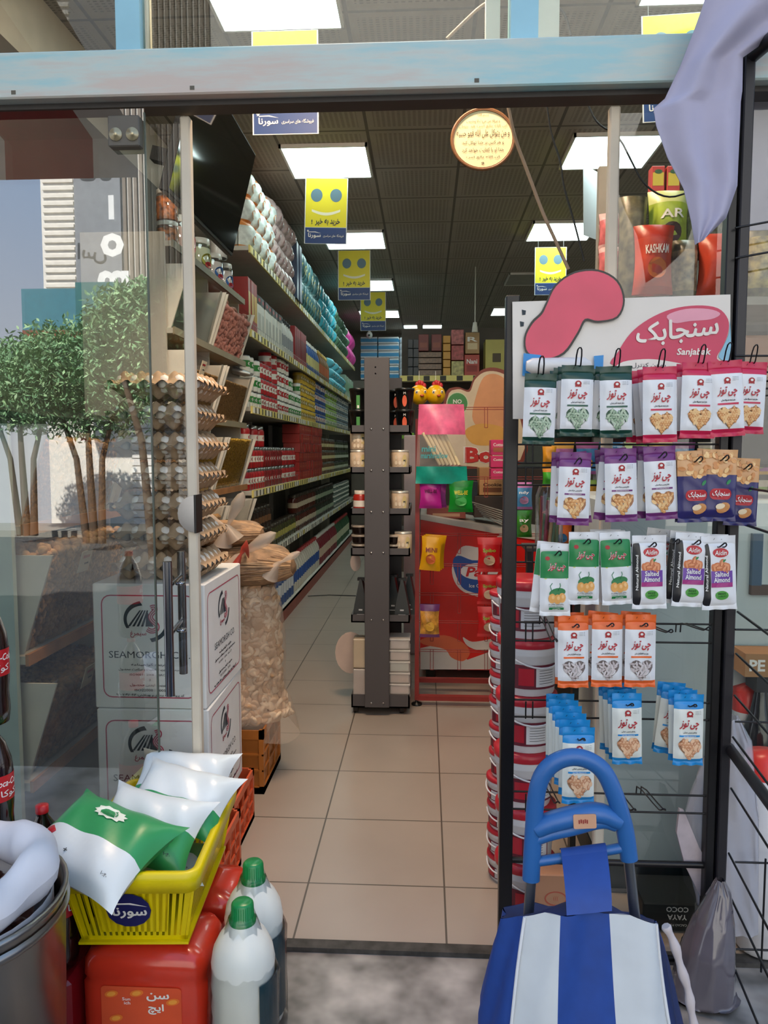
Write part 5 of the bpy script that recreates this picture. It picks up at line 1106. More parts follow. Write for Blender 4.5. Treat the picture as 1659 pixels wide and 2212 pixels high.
ROWS = [('top row', [('G', 1168, 818, 1, .03), ('G', 1248, 800, 4, .02), ('G', 1330, 802, 3, -.02), ('R', 1425, 803, 4, -.02), ('R', 1511, 794, 4, .02), ('R', 1566, 790, 2, -.06), ('R', 1622, 792, 1, .04)]),
        ('second row', [('P', 1243, 988, 3, .03), ('P', 1340, 980, 3, -.03), ('P', 1424, 975, 3, -.06), ('S', 1500, 985, 2, -.03), ('S', 1556, 982, 2, .02), ('S', 1606, 1000, 1, .04)]),
        ('third row', [('C', 1200, 1185, 2, 0), ('C', 1262, 1160, 1, 0), ('C', 1328, 1160, 3, -.06), ('A', 1402, 1167, 1, -.02), ('A', 1452, 1160, 1, .12), ('A', 1496, 1162, 2, .04), ('A', 1551, 1168, 2, -.04)]),
        ('fourth row', [('O', 1238, 1340, 2, -.01), ('O', 1312, 1338, 2, 0), ('O', 1384, 1338, 2, 0)]),
        ('bottom row', [('B', 1250, 1582, 6, 0), ('B', 1354, 1508, 4, -.02), ('B', 1488, 1510, 4, 0)])]
for rn, row in ROWS:
    for hi, (k, px, py, cnt, tl) in enumerate(row):
        Yf = 1.87 if cnt < 6 else 1.71
        if px > 1590: Yf = 1.98
        q = at(px, py, Yf); step = .032 if cnt < 6 else .048
        if rn == 'top row':
            hook(px - 2, py - 0, Yf + .01, up=.0, loop=.035)
        else: hook(px + 3, py + 14, Yf, up=.01)
        for c in range(cnt):
            yy = Yf + c * step; off = -.004 * c if cnt < 6 else 0
            pos = 'front one' if c == 0 else f'{ORD[c]} back'
            if k == 'A' and px == 1452 and c == 0: yy = Yf + .07
            hk = f'{ORD[hi]} hook' if px < 1590 else 'hook beyond the right post'
            inst(T[k], (q.x + off, yy, q.z), (.08 if c == 0 else .3 * (c % 2) - .15) * .6, f'{NAMES[k][0]}, {pos}, {hk}, {rn}', NAMES[k][1], f'{NAMES[k][0]}s in the {rn}', ry=tl if c == 0 else (random.uniform(-.12, .12) if cnt < 6 else 0), rx=-.03)
# spare empty hooks
for px, py in ((1195, 1385), (1440, 1365), (1520, 1360), (1200, 1730), (1362, 1745), (1425, 1745)): hook(px, py, 1.86, up=-.03 if px == 1195 else .02)
# topper board with printed brand oval; the squirrel figure is left as a plain pink cut-out
tp = tag(empty('topper_board', (0, YR - .01, 0)), 'white printed topper board with a large pink oval logo on the black rack', 'sign board')
def shape(pts, Y): 
    q_ = [at(x, y, Y) for x, y in pts]; return [(v.x, v.z) for v in q_][::-1]
def ccw(p): 
    a = sum(p[i][0] * p[(i + 1) % len(p)][1] - p[(i + 1) % len(p)][0] * p[i][1] for i in range(len(p))); return p if a > 0 else p[::-1]
YT = YR - .03; pln = lambda e: (lambda u, v, d=0: (u, YT - e + d, v)); brd = mat('#d8d2cb', .35, var=.03)
b = MB(); b.ext(ccw(shape([(1107, 652), (1578, 636), (1576, 905), (1108, 905)], YT)), pln(0), .006, brd); b.build('board', tp).location = (0, -(YR - .01), 0)
b = MB(); pinkc = mat('#d2425f', .35, var=.12, scale=6); crm = mat('#e0dad2', .4)
def curve_poly(pts, Y=YT):
    P_ = [at(x, y, Y) for x, y in pts]; Q = []
    n_ = len(P_)
    for i in range(n_):
        p0, p1, p2, p3 = P_[i - 1], P_[i], P_[(i + 1) % n_], P_[(i + 2) % n_]
        for t in (0, .25, .5, .75): Q.append(.5 * ((2 * p1) + (p2 - p0) * t + (2 * p0 - 5 * p1 + 4 * p2 - p3) * t * t + (3 * p1 - p0 - 3 * p2 + p3) * t ** 3))
    return ccw([(v.x, v.z) for v in Q])
out = curve_poly([(1180, 660), (1200, 620), (1240, 592), (1290, 588), (1330, 610), (1344, 650), (1330, 685), (1290, 694), (1262, 690), (1245, 720), (1215, 762), (1175, 775), (1140, 762), (1135, 730), (1150, 700), (1170, 680)])
b.ext(out, pln(.008), .006, pinkc, BLACK); 
b.ring(curve_poly([(1180, 660), (1200, 620), (1240, 592), (1290, 588), (1330, 610), (1344, 650), (1330, 685), (1290, 694), (1262, 690), (1245, 720), (1215, 762), (1175, 775), (1140, 762), (1135, 730), (1150, 700), (1170, 680)]), curve_poly([(1177, 657), (1198, 616), (1240, 588), (1291, 584), (1333, 607), (1348, 650), (1333, 688), (1290, 698), (1265, 694), (1248, 724), (1218, 766), (1175, 779), (1137, 766), (1131, 730), (1146, 697), (1166, 677)]), pln(.0085), BLACK)
b.build('pink_cutout', tp).location = (0, -(YR - .01), 0)
b = MB(); b.flat(curve_poly([(1325, 790), (1335, 760), (1362, 720), (1400, 690), (1450, 668), (1505, 660), (1550, 666), (1572, 690), (1572, 720), (1560, 750), (1548, 775), (1576, 790), (1576, 800), (1450, 792)]), pln(.002), mat('#c22a54', .35, var=.05))
b.flat(curve_poly([(1440, 682), (1480, 668), (1530, 668), (1555, 678), (1535, 690), (1490, 694), (1455, 698)]), pln(.003), mat('#dc94a8', .35)); b.flat(curve_poly([(1576, 690), (1577, 775), (1552, 772), (1562, 748), (1574, 720)]), pln(.0025), mat('#7fb4cc', .4))
c_ = at(1462, 716, YT); b.text(fa('سنجابک'), lambda u, v, d=0: (c_.x + u, YT - .004, c_.z + v + .10 * u), 0, 0, .062, crm, .03, w=.205)
c_ = at(1498, 762, YT); b.text('Sanjabak', lambda u, v, d=0: (c_.x + u, YT - .004, c_.z + v), 0, 0, .022, crm, .025, w=.085, italic=.15)
b.flat(curve_poly([(1330, 800), (1345, 782), (1400, 776), (1450, 782), (1475, 790), (1460, 810), (1390, 812)]), pln(.0045), crm); c_ = at(1400, 790, YT); b.text(fa('روغن کنترل'), lambda u, v, d=0: (c_.x + u, YT - .0055, c_.z + v), 0, 0, .014, INK, .0, w=.085)
for x, y in ((1131, 675), (1127, 700)): b.flat(shape([(x - 4, y - 6), (x + 5, y - 4), (x + 4, y + 5), (x - 3, y + 6)], YT), pln(.001), INK)
b.build('logo_print', tp).location = (0, -(YR - .01), 0)
b = MB(); b.flat(ccw(shape([(1130, 764), (1168, 768), (1150, 815), (1127, 812)], YT)), pln(.010), mat('#1583c8', .4)); b.flat(ccw(shape([(1281, 770), (1302, 768), (1300, 815), (1283, 820)], YT)), pln(.010), mat('#1583c8', .4)); b.build('blue_tape', tp).location = (0, -(YR - .01), 0)
q = at(1210, 790, YT - .03); b = MB(); b.T = Matrix.Translation(q) @ Matrix.Rotation(PI / 2, 4, 'Y') @ Matrix.Rotation(.0, 4, 'X'); b.lathe([(.012, -.085), (.02, -.07), (.021, .06), (.012, .075)], mat('#d3d2d2', .4, var=.08, scale=14), 14); tag(b.build('rolled_packet'), 'crumpled white packet taped across the topper board', 'packet')

# ================================================================ BUCKET STACKS
bw = mat('#d9d9dc', .35, var=.02); bred = mat('#b82434', .3, var=.05)
def T_bucket(r, h, name='bucket', lab=True):
    b = MB(); b.lathe([(r * .84, 0), (r * .86, .004), (r * .94, h * .70), (r * .98, h * .72), (r * .96, h * .74), (r * .99, h * .77), (r * .97, h * .80), (r * .99, h * .84)], bw, 28); mp = lambda u, v, d=0: (r * .925 * math.sin(u / r), -r * .925 * math.cos(u / r), v)
    if lab:
        n = 10; pts = lambda a0, a1, v: [((r * .935) * math.sin(a0 + (a1 - a0) * i / n), -(r * .935) * math.cos(a0 + (a1 - a0) * i / n), v) for i in range(n + 1)]
        for (a0, a1, v0, v1, m_) in ((-1.3, .55, .14, .56, mat('#6b1f30', .4)), (-.35, .50, .18, .52, bw), (-.95, -.42, .2, .5, bred)):
            dd = .0006 if m_ != mat('#6b1f30', .4) else 0; vs = [(x * (1 + dd * 12), y * (1 + dd * 12), z) for x, y, z in pts(a0, a1, h * v0) + pts(a0, a1, h * v1)]; b.add(vs, [(i, i + 1, i + 2 + n, i + 1 + n) for i in range(n)], m_)
        for k in range(6): band(b, lambda u, v, d=0: (r * .953 * math.sin(u / r), -r * .953 * math.cos(u / r), v), -.022, .03, h * (.46 - k * .045), h * (.468 - k * .045), small)
    t_ = b.build(name, link=False); b = MB(); b.lathe([(r * 1.0, h * .84), (r * 1.02, h * .86), (r * 1.01, h * .97), (r * .95, h), (.001, h * .985)], bred, 28, cap=False); b.build('lid', t_, link=False)
    b = MB(); b.tube([(r * 1.0 * math.cos(a), -r * .99 * abs(math.sin(a)) - .002, h * .78 - r * .9 * math.sin(a) * .55) for a in [math.radians(15 + 150 * i / 12) for i in range(13)]], .0028, mat('#dcdce0', .35), 6); b.build('handle', t_, link=False); return t_
tb1 = T_bucket(.093, .172); q = at(1137, 1500, 2.33)
bb_z = []
for k in range(6): inst(tb1, (q.x + random.uniform(-.004, .004), 2.33, k * .1735), random.uniform(-.15, .25) if k % 2 else .5, f'white bucket with red lid, {ORD[k]} from the floor in the stack behind the black post', 'bucket', 'large white buckets')
inst(T_bucket(.082, .15), (at(1185, 1850, 2.2).x - .0, 2.18, .29 - .14), 0.3, 'white bucket without matching stack, between the post and the trolley handle', 'bucket') if False else None
tb2 = T_bucket(.066, .087, 'small_bucket', True); q = at(1112, 1500, 2.50)
for k in range(11): inst(tb2, (q.x - .02 + random.uniform(-.004, .004), 2.50, k * .088), random.uniform(-.8, .2), f'small white pail with red lid, {ORD[k]} from the floor in the rear stack', 'pail', 'small white pails')
b = MB(); q = at(1175, 1960, 2.2); b.box(q.x - .055, q.x + .075, 2.12, 2.2, 0, .22, mat('#a87a5c', .8), .003); b.ring(oval(.02, .15, .028, .018, 18), oval(.02, .15, .032, .022, 18), front(q.x, 2.12, 0), mat('#a8503c', .7)); b.text('(((', front(q.x, 2.12, 0), .02, .15, .015, mat('#a8503c', .7)); tag(b.build('cardboard_box'), 'small brown cardboard box on the floor behind the trolley', 'box')

# ================================================================ BLUE SHOPPING TROLLEY
YTR = 1.35; tr = tag(empty('shopping_trolley', (at(1270, 1106, YTR).x, YTR, 0)), 'blue and white fabric shopping trolley with blue plastic handle in front of the rack', 'shopping trolley')
tr.location = (0, 0, 0); hb = mat('#2a62a4', .38, var=.04); fb = mat('#1a4290', .6, var=.08, scale=40); fw = mat('#c9ced2', .6, var=.05, scale=14); fdk = mat('#14295c', .6, var=.1)
def pa(pts, Y=YTR): return [at(x, y, Y) for x, y in pts]
mmp = YTR / FPX
loop = pa([(1147, 1900), (1149, 1850), (1153, 1790), (1156, 1730), (1166, 1680), (1192, 1648), (1232, 1633), (1272, 1640), (1306, 1665), (1328, 1715), (1342, 1760), (1352, 1800), (1359, 1856)])
b = MB(); b.tube(smooth(loop), .0138, hb, 16, flat=1.15); b.build('handle_loop', tr)
b = MB(); L_ = smooth(pa([(1156, 1792), (1185, 1776), (1240, 1762), (1295, 1752), (1338, 1775)])); n = len(L_); b.tube(L_, [.017 + .011 * math.sin(PI * i / (n - 1)) ** 1.0 * .35 for i in range(n)], hb, 14, flat=.9); b.tube(smooth(pa([(1157, 1812), (1190, 1800), (1240, 1790), (1300, 1772), (1330, 1782)])), .013, hb, 12, flat=.9); b.build('crossbar', tr)
q = at(1258, 1762, YTR); b = MB(); b.T = Matrix.Translation((q.x, YTR - .0215, q.z)) @ Matrix.Rotation(-.06, 4, 'Y'); mp = front(0, 0, 0); b.ext(rrect(0, 0, .040, .026, .003), mp, .0015, mat('#c99a7c', .5)); [b.flat(rect(-.010 + i * .0035, .001 * (i % 2), .0022, .007), front(0, -.0008, 0), mat('#8c2a2a', .5)) for i in range(5)]; b.build('sticker', tr)
b = MB(); b.tube(pa([(1152, 1862), (1240, 1850), (1350, 1830)]), .009, hb, 12); b.build('lower_bar', tr)
al = mat('#8a8d92', .3, .9)
for A_ in ([(1148, 1885), (1140, 2000), (1128, 2230)], [(1357, 1850), (1371, 1975), (1392, 2230)]):
    P_ = pa(A_); P_.append(Vector((P_[-1].x, YTR + .03, .05))); b = MB(); b.tube(P_, .0095, al, 12); b.build('frame_tube', tr)
# bag: lofted fabric body
def secs(z): # width half, centre
    t = max(0, min(1, (.63 - z) / .55)); c = at(1268, 1106, YTR).x + .012 * t; return .128 + .05 * min(1, t * 2.2) - .02 * max(0, t - .8), c
ZT = at(1300, 1972, YTR).z
def bagf(u, v):
    z = ZT + .012 * math.cos(2 * PI * u) * 0 - v * (ZT - .06); h_, c = secs(z); a = 2 * PI * u
    ca, sa = math.cos(a), math.sin(a); k = 1 / (abs(ca) ** 3 + abs(sa) ** 3) ** (1 / 3)
    fold = .006 * math.sin(6 * a + 5 * v) * (1 - v * .4) + .004 * math.sin(13 * a + 9 * v)
    droop = -.02 * max(0, abs(ca) - .5) * 2 * (1 - min(1, v * 6)) 
    return (c + (h_ + fold) * ca * k, YTR + .01 + (.085 + .03 * min(1, v * 3) + fold) * sa * k, z + droop - .045 * sa * (1 - min(1, v * 3)))
def bagm(u, v):
    x = math.cos(2 * PI * u) * (1 / (abs(math.cos(2 * PI * u)) ** 3 + abs(math.sin(2 * PI * u)) ** 3) ** (1 / 3)); frontface = math.sin(2 * PI * u) < 0
    if not frontface: return fb
    if -.80 < x < -.36: return fw
    if .28 < x < .86: return fw
    if x >= .86: return fdk
    return fb
b = MB(); b.grid(96, 26, bagf, bagm, wrap=True); b.build('bag', tr)
b = MB(); b.grid(30, 4, lambda u, v: (lambda p_: (p_[0] * (1 - v) + secs(ZT)[1] * v, p_[1] * (1 - v) + (YTR + .01) * v, p_[2] + .02 * v * (1 - v) - .02 * v))(bagf(u, 0)), fdk, wrap=True); b.build('bag_opening', tr)
P_ = pa([(1213, 1850), (1311, 1838)], YTR - .012) + pa([(1322, 1968), (1224, 1978)], YTR - .082); b = MB()
def strapf(u, v): 
    a = P_[0] * (1 - u) + P_[1] * u; c = P_[3] * (1 - u) + P_[2] * u; r_ = a * (1 - v) + c * v; return (r_.x, r_.y - .010 * math.sin(PI * v), r_.z)
b.grid(8, 12, strapf, fb); b.grid(8, 4, lambda u, v: (strapf(u, 0)[0], strapf(u, 0)[1] + .024 * v, strapf(u, 0)[2] + .008 * math.sin(PI * v)), fb); b.build('flap', tr)
b = MB()
for px_, s_ in ((-.80, 1), (.86, 1)):
    pts = []
    for j in range(20):
        best = min([i / 96 for i in range(96) if math.sin(2 * PI * i / 96) < 0], key=lambda u: abs((math.cos(2 * PI * u) * (1 / (abs(math.cos(2 * PI * u)) ** 3 + abs(math.sin(2 * PI * u)) ** 3) ** (1 / 3))) - px_)); q = bagf(best, j / 19); pts.append((q[0], q[1] - .003, q[2]))
    b.tube(pts, .003, mat('#d8dade', .6), 6)
b.build('piping', tr)
rp_ = mat('#c3b9bb', .8); b = MB(); R_1 = smooth([at(x, y, YTR - .06) for x, y in ((1438, 2000), (1458, 2040), (1470, 2090), (1488, 2140), (1492, 2180), (1505, 2240))]); b.tube(R_1, [.0075 + .0015 * math.sin(i * 1.3) for i in range(len(R_1))], rp_, 8); b.build('cord', tr)
for px in (1130, 1395):
    X = at(px, 1106, YTR).x; b = MB(); b.T = Matrix.Translation((X, YTR + .10, .075)) @ Matrix.Rotation(PI / 2, 4, 'Y'); b.lathe([(.03, -.012), (.075, -.012), (.075, .012), (.03, .012)], BLACK, 22); b.build('wheel', tr)

# ================================================================ RIGHT SIDE: PANEL, PLASTIC SACKS, BOXES, CLOTH
b = MB(); xa_ = at(1302, 1500, 2.42).x; b.box(xa_, 1.75, 2.42, 2.95, .10, 1.27, mat('#b9c6c9', .35, var=.04), .01); b.box(xa_, 1.75, 2.44, 2.95, 0, .10, mat('#16292e', .5)); tag(b.build('chest_fridge'), 'pale grey blank side of a cooler behind the right glass door', 'cooler')
b = MB(); q = at(1470, 1975, 2.25); b.box(q.x - .12, q.x + .14, 2.22, 2.38, 0, q.z + .05, mat('#10191c', .5), .004); mp = lambda u, v, d=0: (q.x - .02 - u, 2.219, q.z + .015 - v)
b.text('COCO', mp, 0, -.018 + .0, .016, WHITE, .02); b.text('YAYA', mp, 0, .006 - .0, .016, WHITE, .02); b.text('CACAO PLUS', mp, 0, -.036 + .066, .007, WHITE, .01); tag(b.build('carton'), 'black carton with upside down white print beside the trolley', 'carton')
sackm = mat('#c2c3cf', .15, var=.05, trans=.45, coat=.6); sackd = mat('#5d5860', .15, var=.25, scale=5, coat=.6)
def loft(secs_, Y, dep, m, name, label, wob=.01, seed=0, cat='plastic bag'):
    rnd = random.Random(seed); P_ = [(at(a, y, Y), at(c, y, Y)) for y, a, c in secs_]; n = len(P_) - 1
    def f(u, v):
        t = v * n; i = min(n - 1, int(t)); k = t - i; k = k * k * (3 - 2 * k); L_ = P_[i][0] * (1 - k) + P_[i + 1][0] * k; R_5 = P_[i][1] * (1 - k) + P_[i + 1][1] * k; c = (L_ + R_5) / 2; h_ = (R_5.x - L_.x) / 2; a = 2 * PI * u
        wv = wob * math.sin(5 * a + 9 * v + seed) * .6 + wob * .5 * math.sin(11 * a - 14 * v)
        return (c.x + (h_ + wv * min(1, h_ / .05)) * math.cos(a), Y + min(dep, h_ * 1.1) * math.sin(a) + wv, max(c.z, .004))
    b = MB(); b.grid(40, 36, f, m, wrap=True); return tag(b.build(name), label, cat)
loft([(1548, 1556, 1596), (1600, 1542, 1620), (1680, 1508, 1630), (1760, 1488, 1640), (1850, 1486, 1640), (1950, 1505, 1640), (2010, 1540, 1640)], 2.10, .03, sackm, 'plastic_sack', 'pale translucent plastic sack hanging behind the thick right post', .008, 1)
loft([(1900, 1548, 1566), (1925, 1535, 1578), (1985, 1502, 1584), (2050, 1475, 1585), (2140, 1452, 1585), (2300, 1440, 1585), (2440, 1445, 1585)], 1.95, .07, sackd, 'plastic_sack', 'dark filled plastic sack on the ground right of the trolley', .004, 2)
b = MB(); P_ = pa([(1468, 1748), (1478, 1752), (1510, 1830), (1552, 1905), (1558, 1970), (1545, 2010), (1520, 1950), (1480, 1870), (1462, 1800)], 2.06); b.add([tuple(p_) for p_ in P_] + [(p_.x, p_.y + .012, p_.z) for p_ in P_], [tuple(range(9))[::-1], tuple(range(9, 18))] + [(i, (i + 1) % 9, (i + 1) % 9 + 9, i + 9) for i in range(9)], mat('#b5a9ae', .5, var=.1, scale=30)); tag(b.build('folded_bag'), 'folded pinkish paper bag hanging beside the translucent sack', 'paper bag')
capred = mat('#d23a34', .3)
def redcan(px, py, Y, r_, h_, label):
    q_ = at(px, py, Y); z0 = max(q_.z - h_, .0); t = tag(empty('milk_can', (q_.x, Y, z0)), label, 'canister', 'white canisters with red lids'); b = MB(); b.lathe([(r_ * .9, 0), (r_, .01), (r_, h_ * .8), (r_ * .8, h_ * .88)], mat('#d5d5da', .35), 24); b.build('body', t); b = MB(); b.lathe([(r_ * .82, h_ * .86), (r_ * .82, h_ * .98), (.001, h_)], capred, 24, cap=False); b.build('lid', t)
redcan(1612, 1560, 2.42, .055, .70, 'white canister with red lid seen past the thick right post, the higher one'); redcan(1660, 1620, 2.15, .072, .575, 'large red lidded canister at the right edge, the lower one')
b = MB(); q = at(1640, 1950, 2.28); b.box(q.x - .08, q.x + .13, 2.26, 2.40, 0, .50, mat('#d8d8da', .5), .003); b.box(q.x - .08, q.x + .13, 2.255, 2.26, .12, .28, mat('#dcdcde', .5)); mp = front(q.x, 2.255, 0)
for i in range(14): b.flat(rect(-.055 + i * .0025, .20, .0012 if i % 3 else .0018, .05), mp, INK)
b.flat(oval(.02, .19, .03, .02, 14), mp, mat('#6f9a4a', .5)); b.flat(oval(.0, .155, .018, .012, 12), mp, mat('#b98a6a', .5)); b.text('SU', mp, -.07, .235, .02, mat('#3aa0a0', .5)); tag(b.build('carton'), 'white carton with barcode and green print at the right edge', 'carton')
b = MB(); q = at(1640, 1425, 2.3); b.box(q.x - .04, q.x + .14, 2.42 - .12, 2.40, .75, .82, mat('#a57b55', .7)); b.text('PE', front(q.x, 2.30, .785), -.005, 0, .035, WHITE, .03); b.box(q.x + .0, q.x + .12, 2.31, 2.39, .70, .75, mat('#2c2c30', .5)); b.lathe([(.05, .36), (.055, .40), (.055, .55), (.03, .63), (.018, .70)], mat('#17171c', .12, coat=.5), 20, c=(q.x + .03, 2.35, 0)); b.lathe([(.06, .0), (.06, .36)], mat('#3a3a40', .4), 20, c=(q.x + .03, 2.35, 0)); tag(b.build('bottle_carrier'), 'dark round bottle with brown lettered carton top at the right edge', 'bottle')
b = MB(); q = at(1640, 765, 2.5); b.box(q.x - .06, q.x + .12, 2.5, 2.7, q.z - .08, q.z + .06, mat('#8a5a3c', .6, var=.1), .01); b.box(q.x - .065, q.x + .125, 2.495, 2.7, q.z + .06, q.z + .10, mat('#26201e', .7), .01); tag(b.build('wooden_box'), 'brown box with dark lid high at the right edge', 'box')
b = MB(); q = at(1650, 900, 2.5); b.box(q.x - .08, q.x + .12, 2.5, 2.72, q.z - .16, q.z + .10, mat('#241f20', .6), .01); b.text('F', front(q.x - .03, 2.5, q.z), 0, .03, .02, WHITE); tag(b.build('dark_box'), 'black box stacked under the brown box at the right edge', 'box')
b = MB(); q = at(1630, 1190, 2.46); b.box(q.x - .03, q.x + .0, 2.40, 2.44, q.z - .1, q.z + .06, mat('#164a6a', .4)); b.box(q.x + .03, q.x + .15, 2.40, 2.44, q.z - .0, q.z + .06, mat('#b5825a', .4)); b.box(q.x - .03, q.x + .16, 2.40, 2.44, q.z - .13, q.z - .1, mat('#4a352c', .6)); tag(b.build('shelf_goods'), 'small shelf with a blue box and an orange box beyond the thick right post', 'shelf')
# lavender cloth sheet hanging from above
clm = mat('#a9a6bd', .85, var=.05, trans=.0)
SE = [(-120, 1560, 1900), (0, 1526, 1800), (60, 1505, 1700), (130, 1478, 1600), (200, 1445, 1600), (222, 1420, 1598), (260, 1426, 1598), (330, 1450, 1596), (400, 1485, 1594), (470, 1500, 1570), (524, 1508, 1514)]
Pq = [(at(a, y, 1.92), at(c, y, 1.99)) for y, a, c in SE]; n = len(Pq) - 1
def clothf(u, v, off=0):
    t = v * n; i = min(n - 1, int(t)); k = t - i; L_ = Pq[i][0] * (1 - k) + Pq[i + 1][0] * k; R_5 = Pq[i][1] * (1 - k) + Pq[i + 1][1] * k; p_ = L_ * (1 - u) + R_5 * u
    return (p_.x, p_.y + .014 * math.sin(11 * u + 3 * v) * (1 - .2 * v) + .02 * math.sin(4 * u + 2) - off, p_.z)
b = MB(); b.grid(40, 60, lambda u, v: clothf(u, v), clm); b.grid(40, 60, lambda u, v: clothf(1 - u, v, -.002), clm); tag(b.build('cloth_sheet'), 'pale lavender cloth sheet hanging to a point at the upper right', 'cloth')
q0 = at(1610, 300, 2.15); b = MB(); b.grid(6, 6, lambda u, v: (q0.x - .02 + .3 * u, 2.2 + .01 * math.sin(7 * u), q0.z + .2 - .42 * v), clm); b.grid(6, 6, lambda u, v: (q0.x - .02 + .3 * (1 - u), 2.204 + .01 * math.sin(7 * (1 - u)), q0.z + .2 - .42 * v), clm); tag(b.build('cloth_sheet'), 'smaller lavender cloth right of the thick black post', 'cloth')
# high shelf of snack bags behind the right glass
YK = 3.0; hs = tag(empty('wall_shelf', (1.1, YK + .2, 0)), 'high shelf of big snack bags behind the right glass door', 'shelf'); z0 = at(1420, 645, YK).z
b = MB(); b.box(.74 - 1.1, 1.9 - 1.1, -.22, .3, z0 - .03, z0, mat('#8f8a80', .5)); b.build('shelf_board', hs); b = MB(); b.box(.74 - 1.1, .78 - 1.1, .26, .3, 0, z0 + .65, mat('#8f8a80', .5)); b.box(1.86 - 1.1, 1.9 - 1.1, .26, .3, 0, z0 + .65, mat('#8f8a80', .5)); b.build('upright', hs)
def bigbag(px, pyt, pyb, wpx, body, top, label, txt=None, dy=0, blob=None, sd=0):
    Y = YK + dy; q_ = at(px, pyb, Y); h_ = (pyb - pyt) * Y / FPX; w_ = wpx * Y / FPX; t = T_bag(w_, .12, h_, body, top, blob, txt, WHITE, name='snack_bag', seed=sd); inst(t, (q_.x, Y, max(q_.z, z0 + .001)), 0, label, 'snack bag')
camo = mat('#5b5742', .3, var=.75, scale=26); camo2 = mat('#8c7f60', .25, var=.8, scale=34); rdb = mat('#b5402c', .3, var=.2, scale=14)
bigbag(1408, 505, 645, 84, rdb, mat('#a83424', .3), 'red snack bag with white lettering behind the right glass', 'KASHKAM', -.06, mat('#c96a2c', .4), 1)
b = MB(); q = at(1405, 549, YK - .155); b.text(fa('جشنکام'), front(q.x, YK - .155, q.z), 0, 0, .032, WHITE, .03, w=.10); tag(b.build('bag_lettering'), 'white lettering on the red snack bag', 'lettering') if False else None
bigbag(1362, 440, 645, 60, camo, camo, 'dark mottled snack bag left of the red one', None, .02, None, 2); bigbag(1440, 425, 560, 86, mat('#9fb53c', .3, var=.4, scale=12), mat('#c8cf8a', .3), 'yellow green snack bag above the red one', 'AR', .06, mat('#3a1d14', .4), 3)
bigbag(1475, 530, 645, 60, camo2, camo, 'glossy mottled brown snack bag right of the red one', None, .0, None, 4); bigbag(1550, 520, 645, 90, rdb, rdb, 'second red snack bag partly behind the thick right post', None, -.02, None, 5)
bigbag(1520, 455, 560, 80, mat('#7c7a66', .25, var=.7, scale=30), camo, 'silvery mottled bag under the lavender cloth', None, .08, None, 6); bigbag(1640, 500, 645, 90, mat('#8c8050', .25, var=.8, scale=34), camo, 'glossy gold mottled bag at the right edge', None, .0, None, 7)
for px, k in ((1417, 'left'), (1450, 'right')): q = at(px, 420, YK + .15); t = T_box(.05, .05, .1, mat('#b5322c', .4), mat('#c9b83c', .4), mat('#2f5a2f', .4)); inst(t, (q.x, YK + .15, q.z), 0, f'{k} one of two small red and yellow boxes on top of the snack bags', 'box', 'small red and yellow boxes')
for k in range(3): q = at(1300, 640, YK + .3 + k * .15); t = T_bag(.10, .1, .14, mat('#b9676c', .3, var=.4, scale=22), mat('#c9a4a4', .3), seed=k); [inst(t, (q.x + .03, YK + .3 + k * .15, z0 + .0 + j * .13), 0, f'pink shrink wrapped pack left of the glass edge, {ORD[j]} layer, {ORD[k]} from the front', 'pack') for j in range(3)]
b = MB(); b.box(.72, .90, YK + .19, YK + .75, z0 - .03, z0, mat('#8f8a80', .5)); tag(b.build('shelf_board'), 'short shelf board under the pink packs behind the topper board', 'shelf')

# ================================================================ MIDDLE: FREEZER, RED WIRE RACK, CUT-OUT BOARD, BACK SHELVES
YF = 4.67; fz = tag(empty('chest_freezer', (.45, YF + .35, 0)), 'red chest freezer with ice cream advert behind the red wire rack', 'freezer')
fr = mat('#d21a10', .35, var=.05); X0, X1 = at(908, 1200, YF).x, at(1270, 1200, YF).x; z0f, zt0 = at(950, 1446, YF).z, at(910, 1122, YF).z
fz.location = (0, 0, 0)
b = MB(); b.ext([(X0, z0f), (X1, z0f), (X1, zt0 - .16), (X0 + .55, zt0 - .10), (X0 + .0, zt0)], lambda u, v, d=0: (u, YF + d, v), .65, fr); b.build('cabinet', fz)
b = MB(); b.ext([(X0, zt0), (X0 + .55, zt0 - .10), (X1, zt0 - .16), (X1, zt0 - .12), (X0 + .55, zt0 - .06), (X0, zt0 + .03)], lambda u, v, d=0: (u, YF - .01 + d, v), .67, mat('#bfbab4', .3)); b.build('rim', fz)
b = MB(); pf = lambda e: (lambda u, v, d=0: (u, YF - e + d, v))
def pz_(pts): return ccw([(v.x, v.z) for v in [at(x, y, YF) for x, y in pts]])
b.flat(pz_([(908, 1446), (908, 1400), (945, 1392), (985, 1400), (1000, 1420), (1010, 1425), (1080, 1400), (1160, 1390), (1160, 1446)]), pf(.001), mat('#d6d0cb', .4, var=.02)); b.flat(curve_poly([(912, 1380), (960, 1372), (1000, 1388), (1015, 1410), (1000, 1428), (975, 1420), (960, 1402), (915, 1392)], YF), pf(.002), mat('#d96a45', .4))
b.flat(curve_poly([(985, 1200), (1000, 1180), (1028, 1182), (1060, 1195), (1060, 1285), (1010, 1282), (985, 1262), (976, 1230)], YF), pf(.002), mat('#dcd6d4', .4)); b.flat(curve_poly([(978, 1215), (990, 1200), (1020, 1210), (1060, 1215), (1060, 1280), (1010, 1276), (990, 1255)], YF), pf(.003), mat('#1f4fa0', .4)); b.flat(oval(at(1035, 1234, YF).x, at(1035, 1234, YF).z, .115, .052, 24), pf(.004), mat('#dfe0e6', .4))
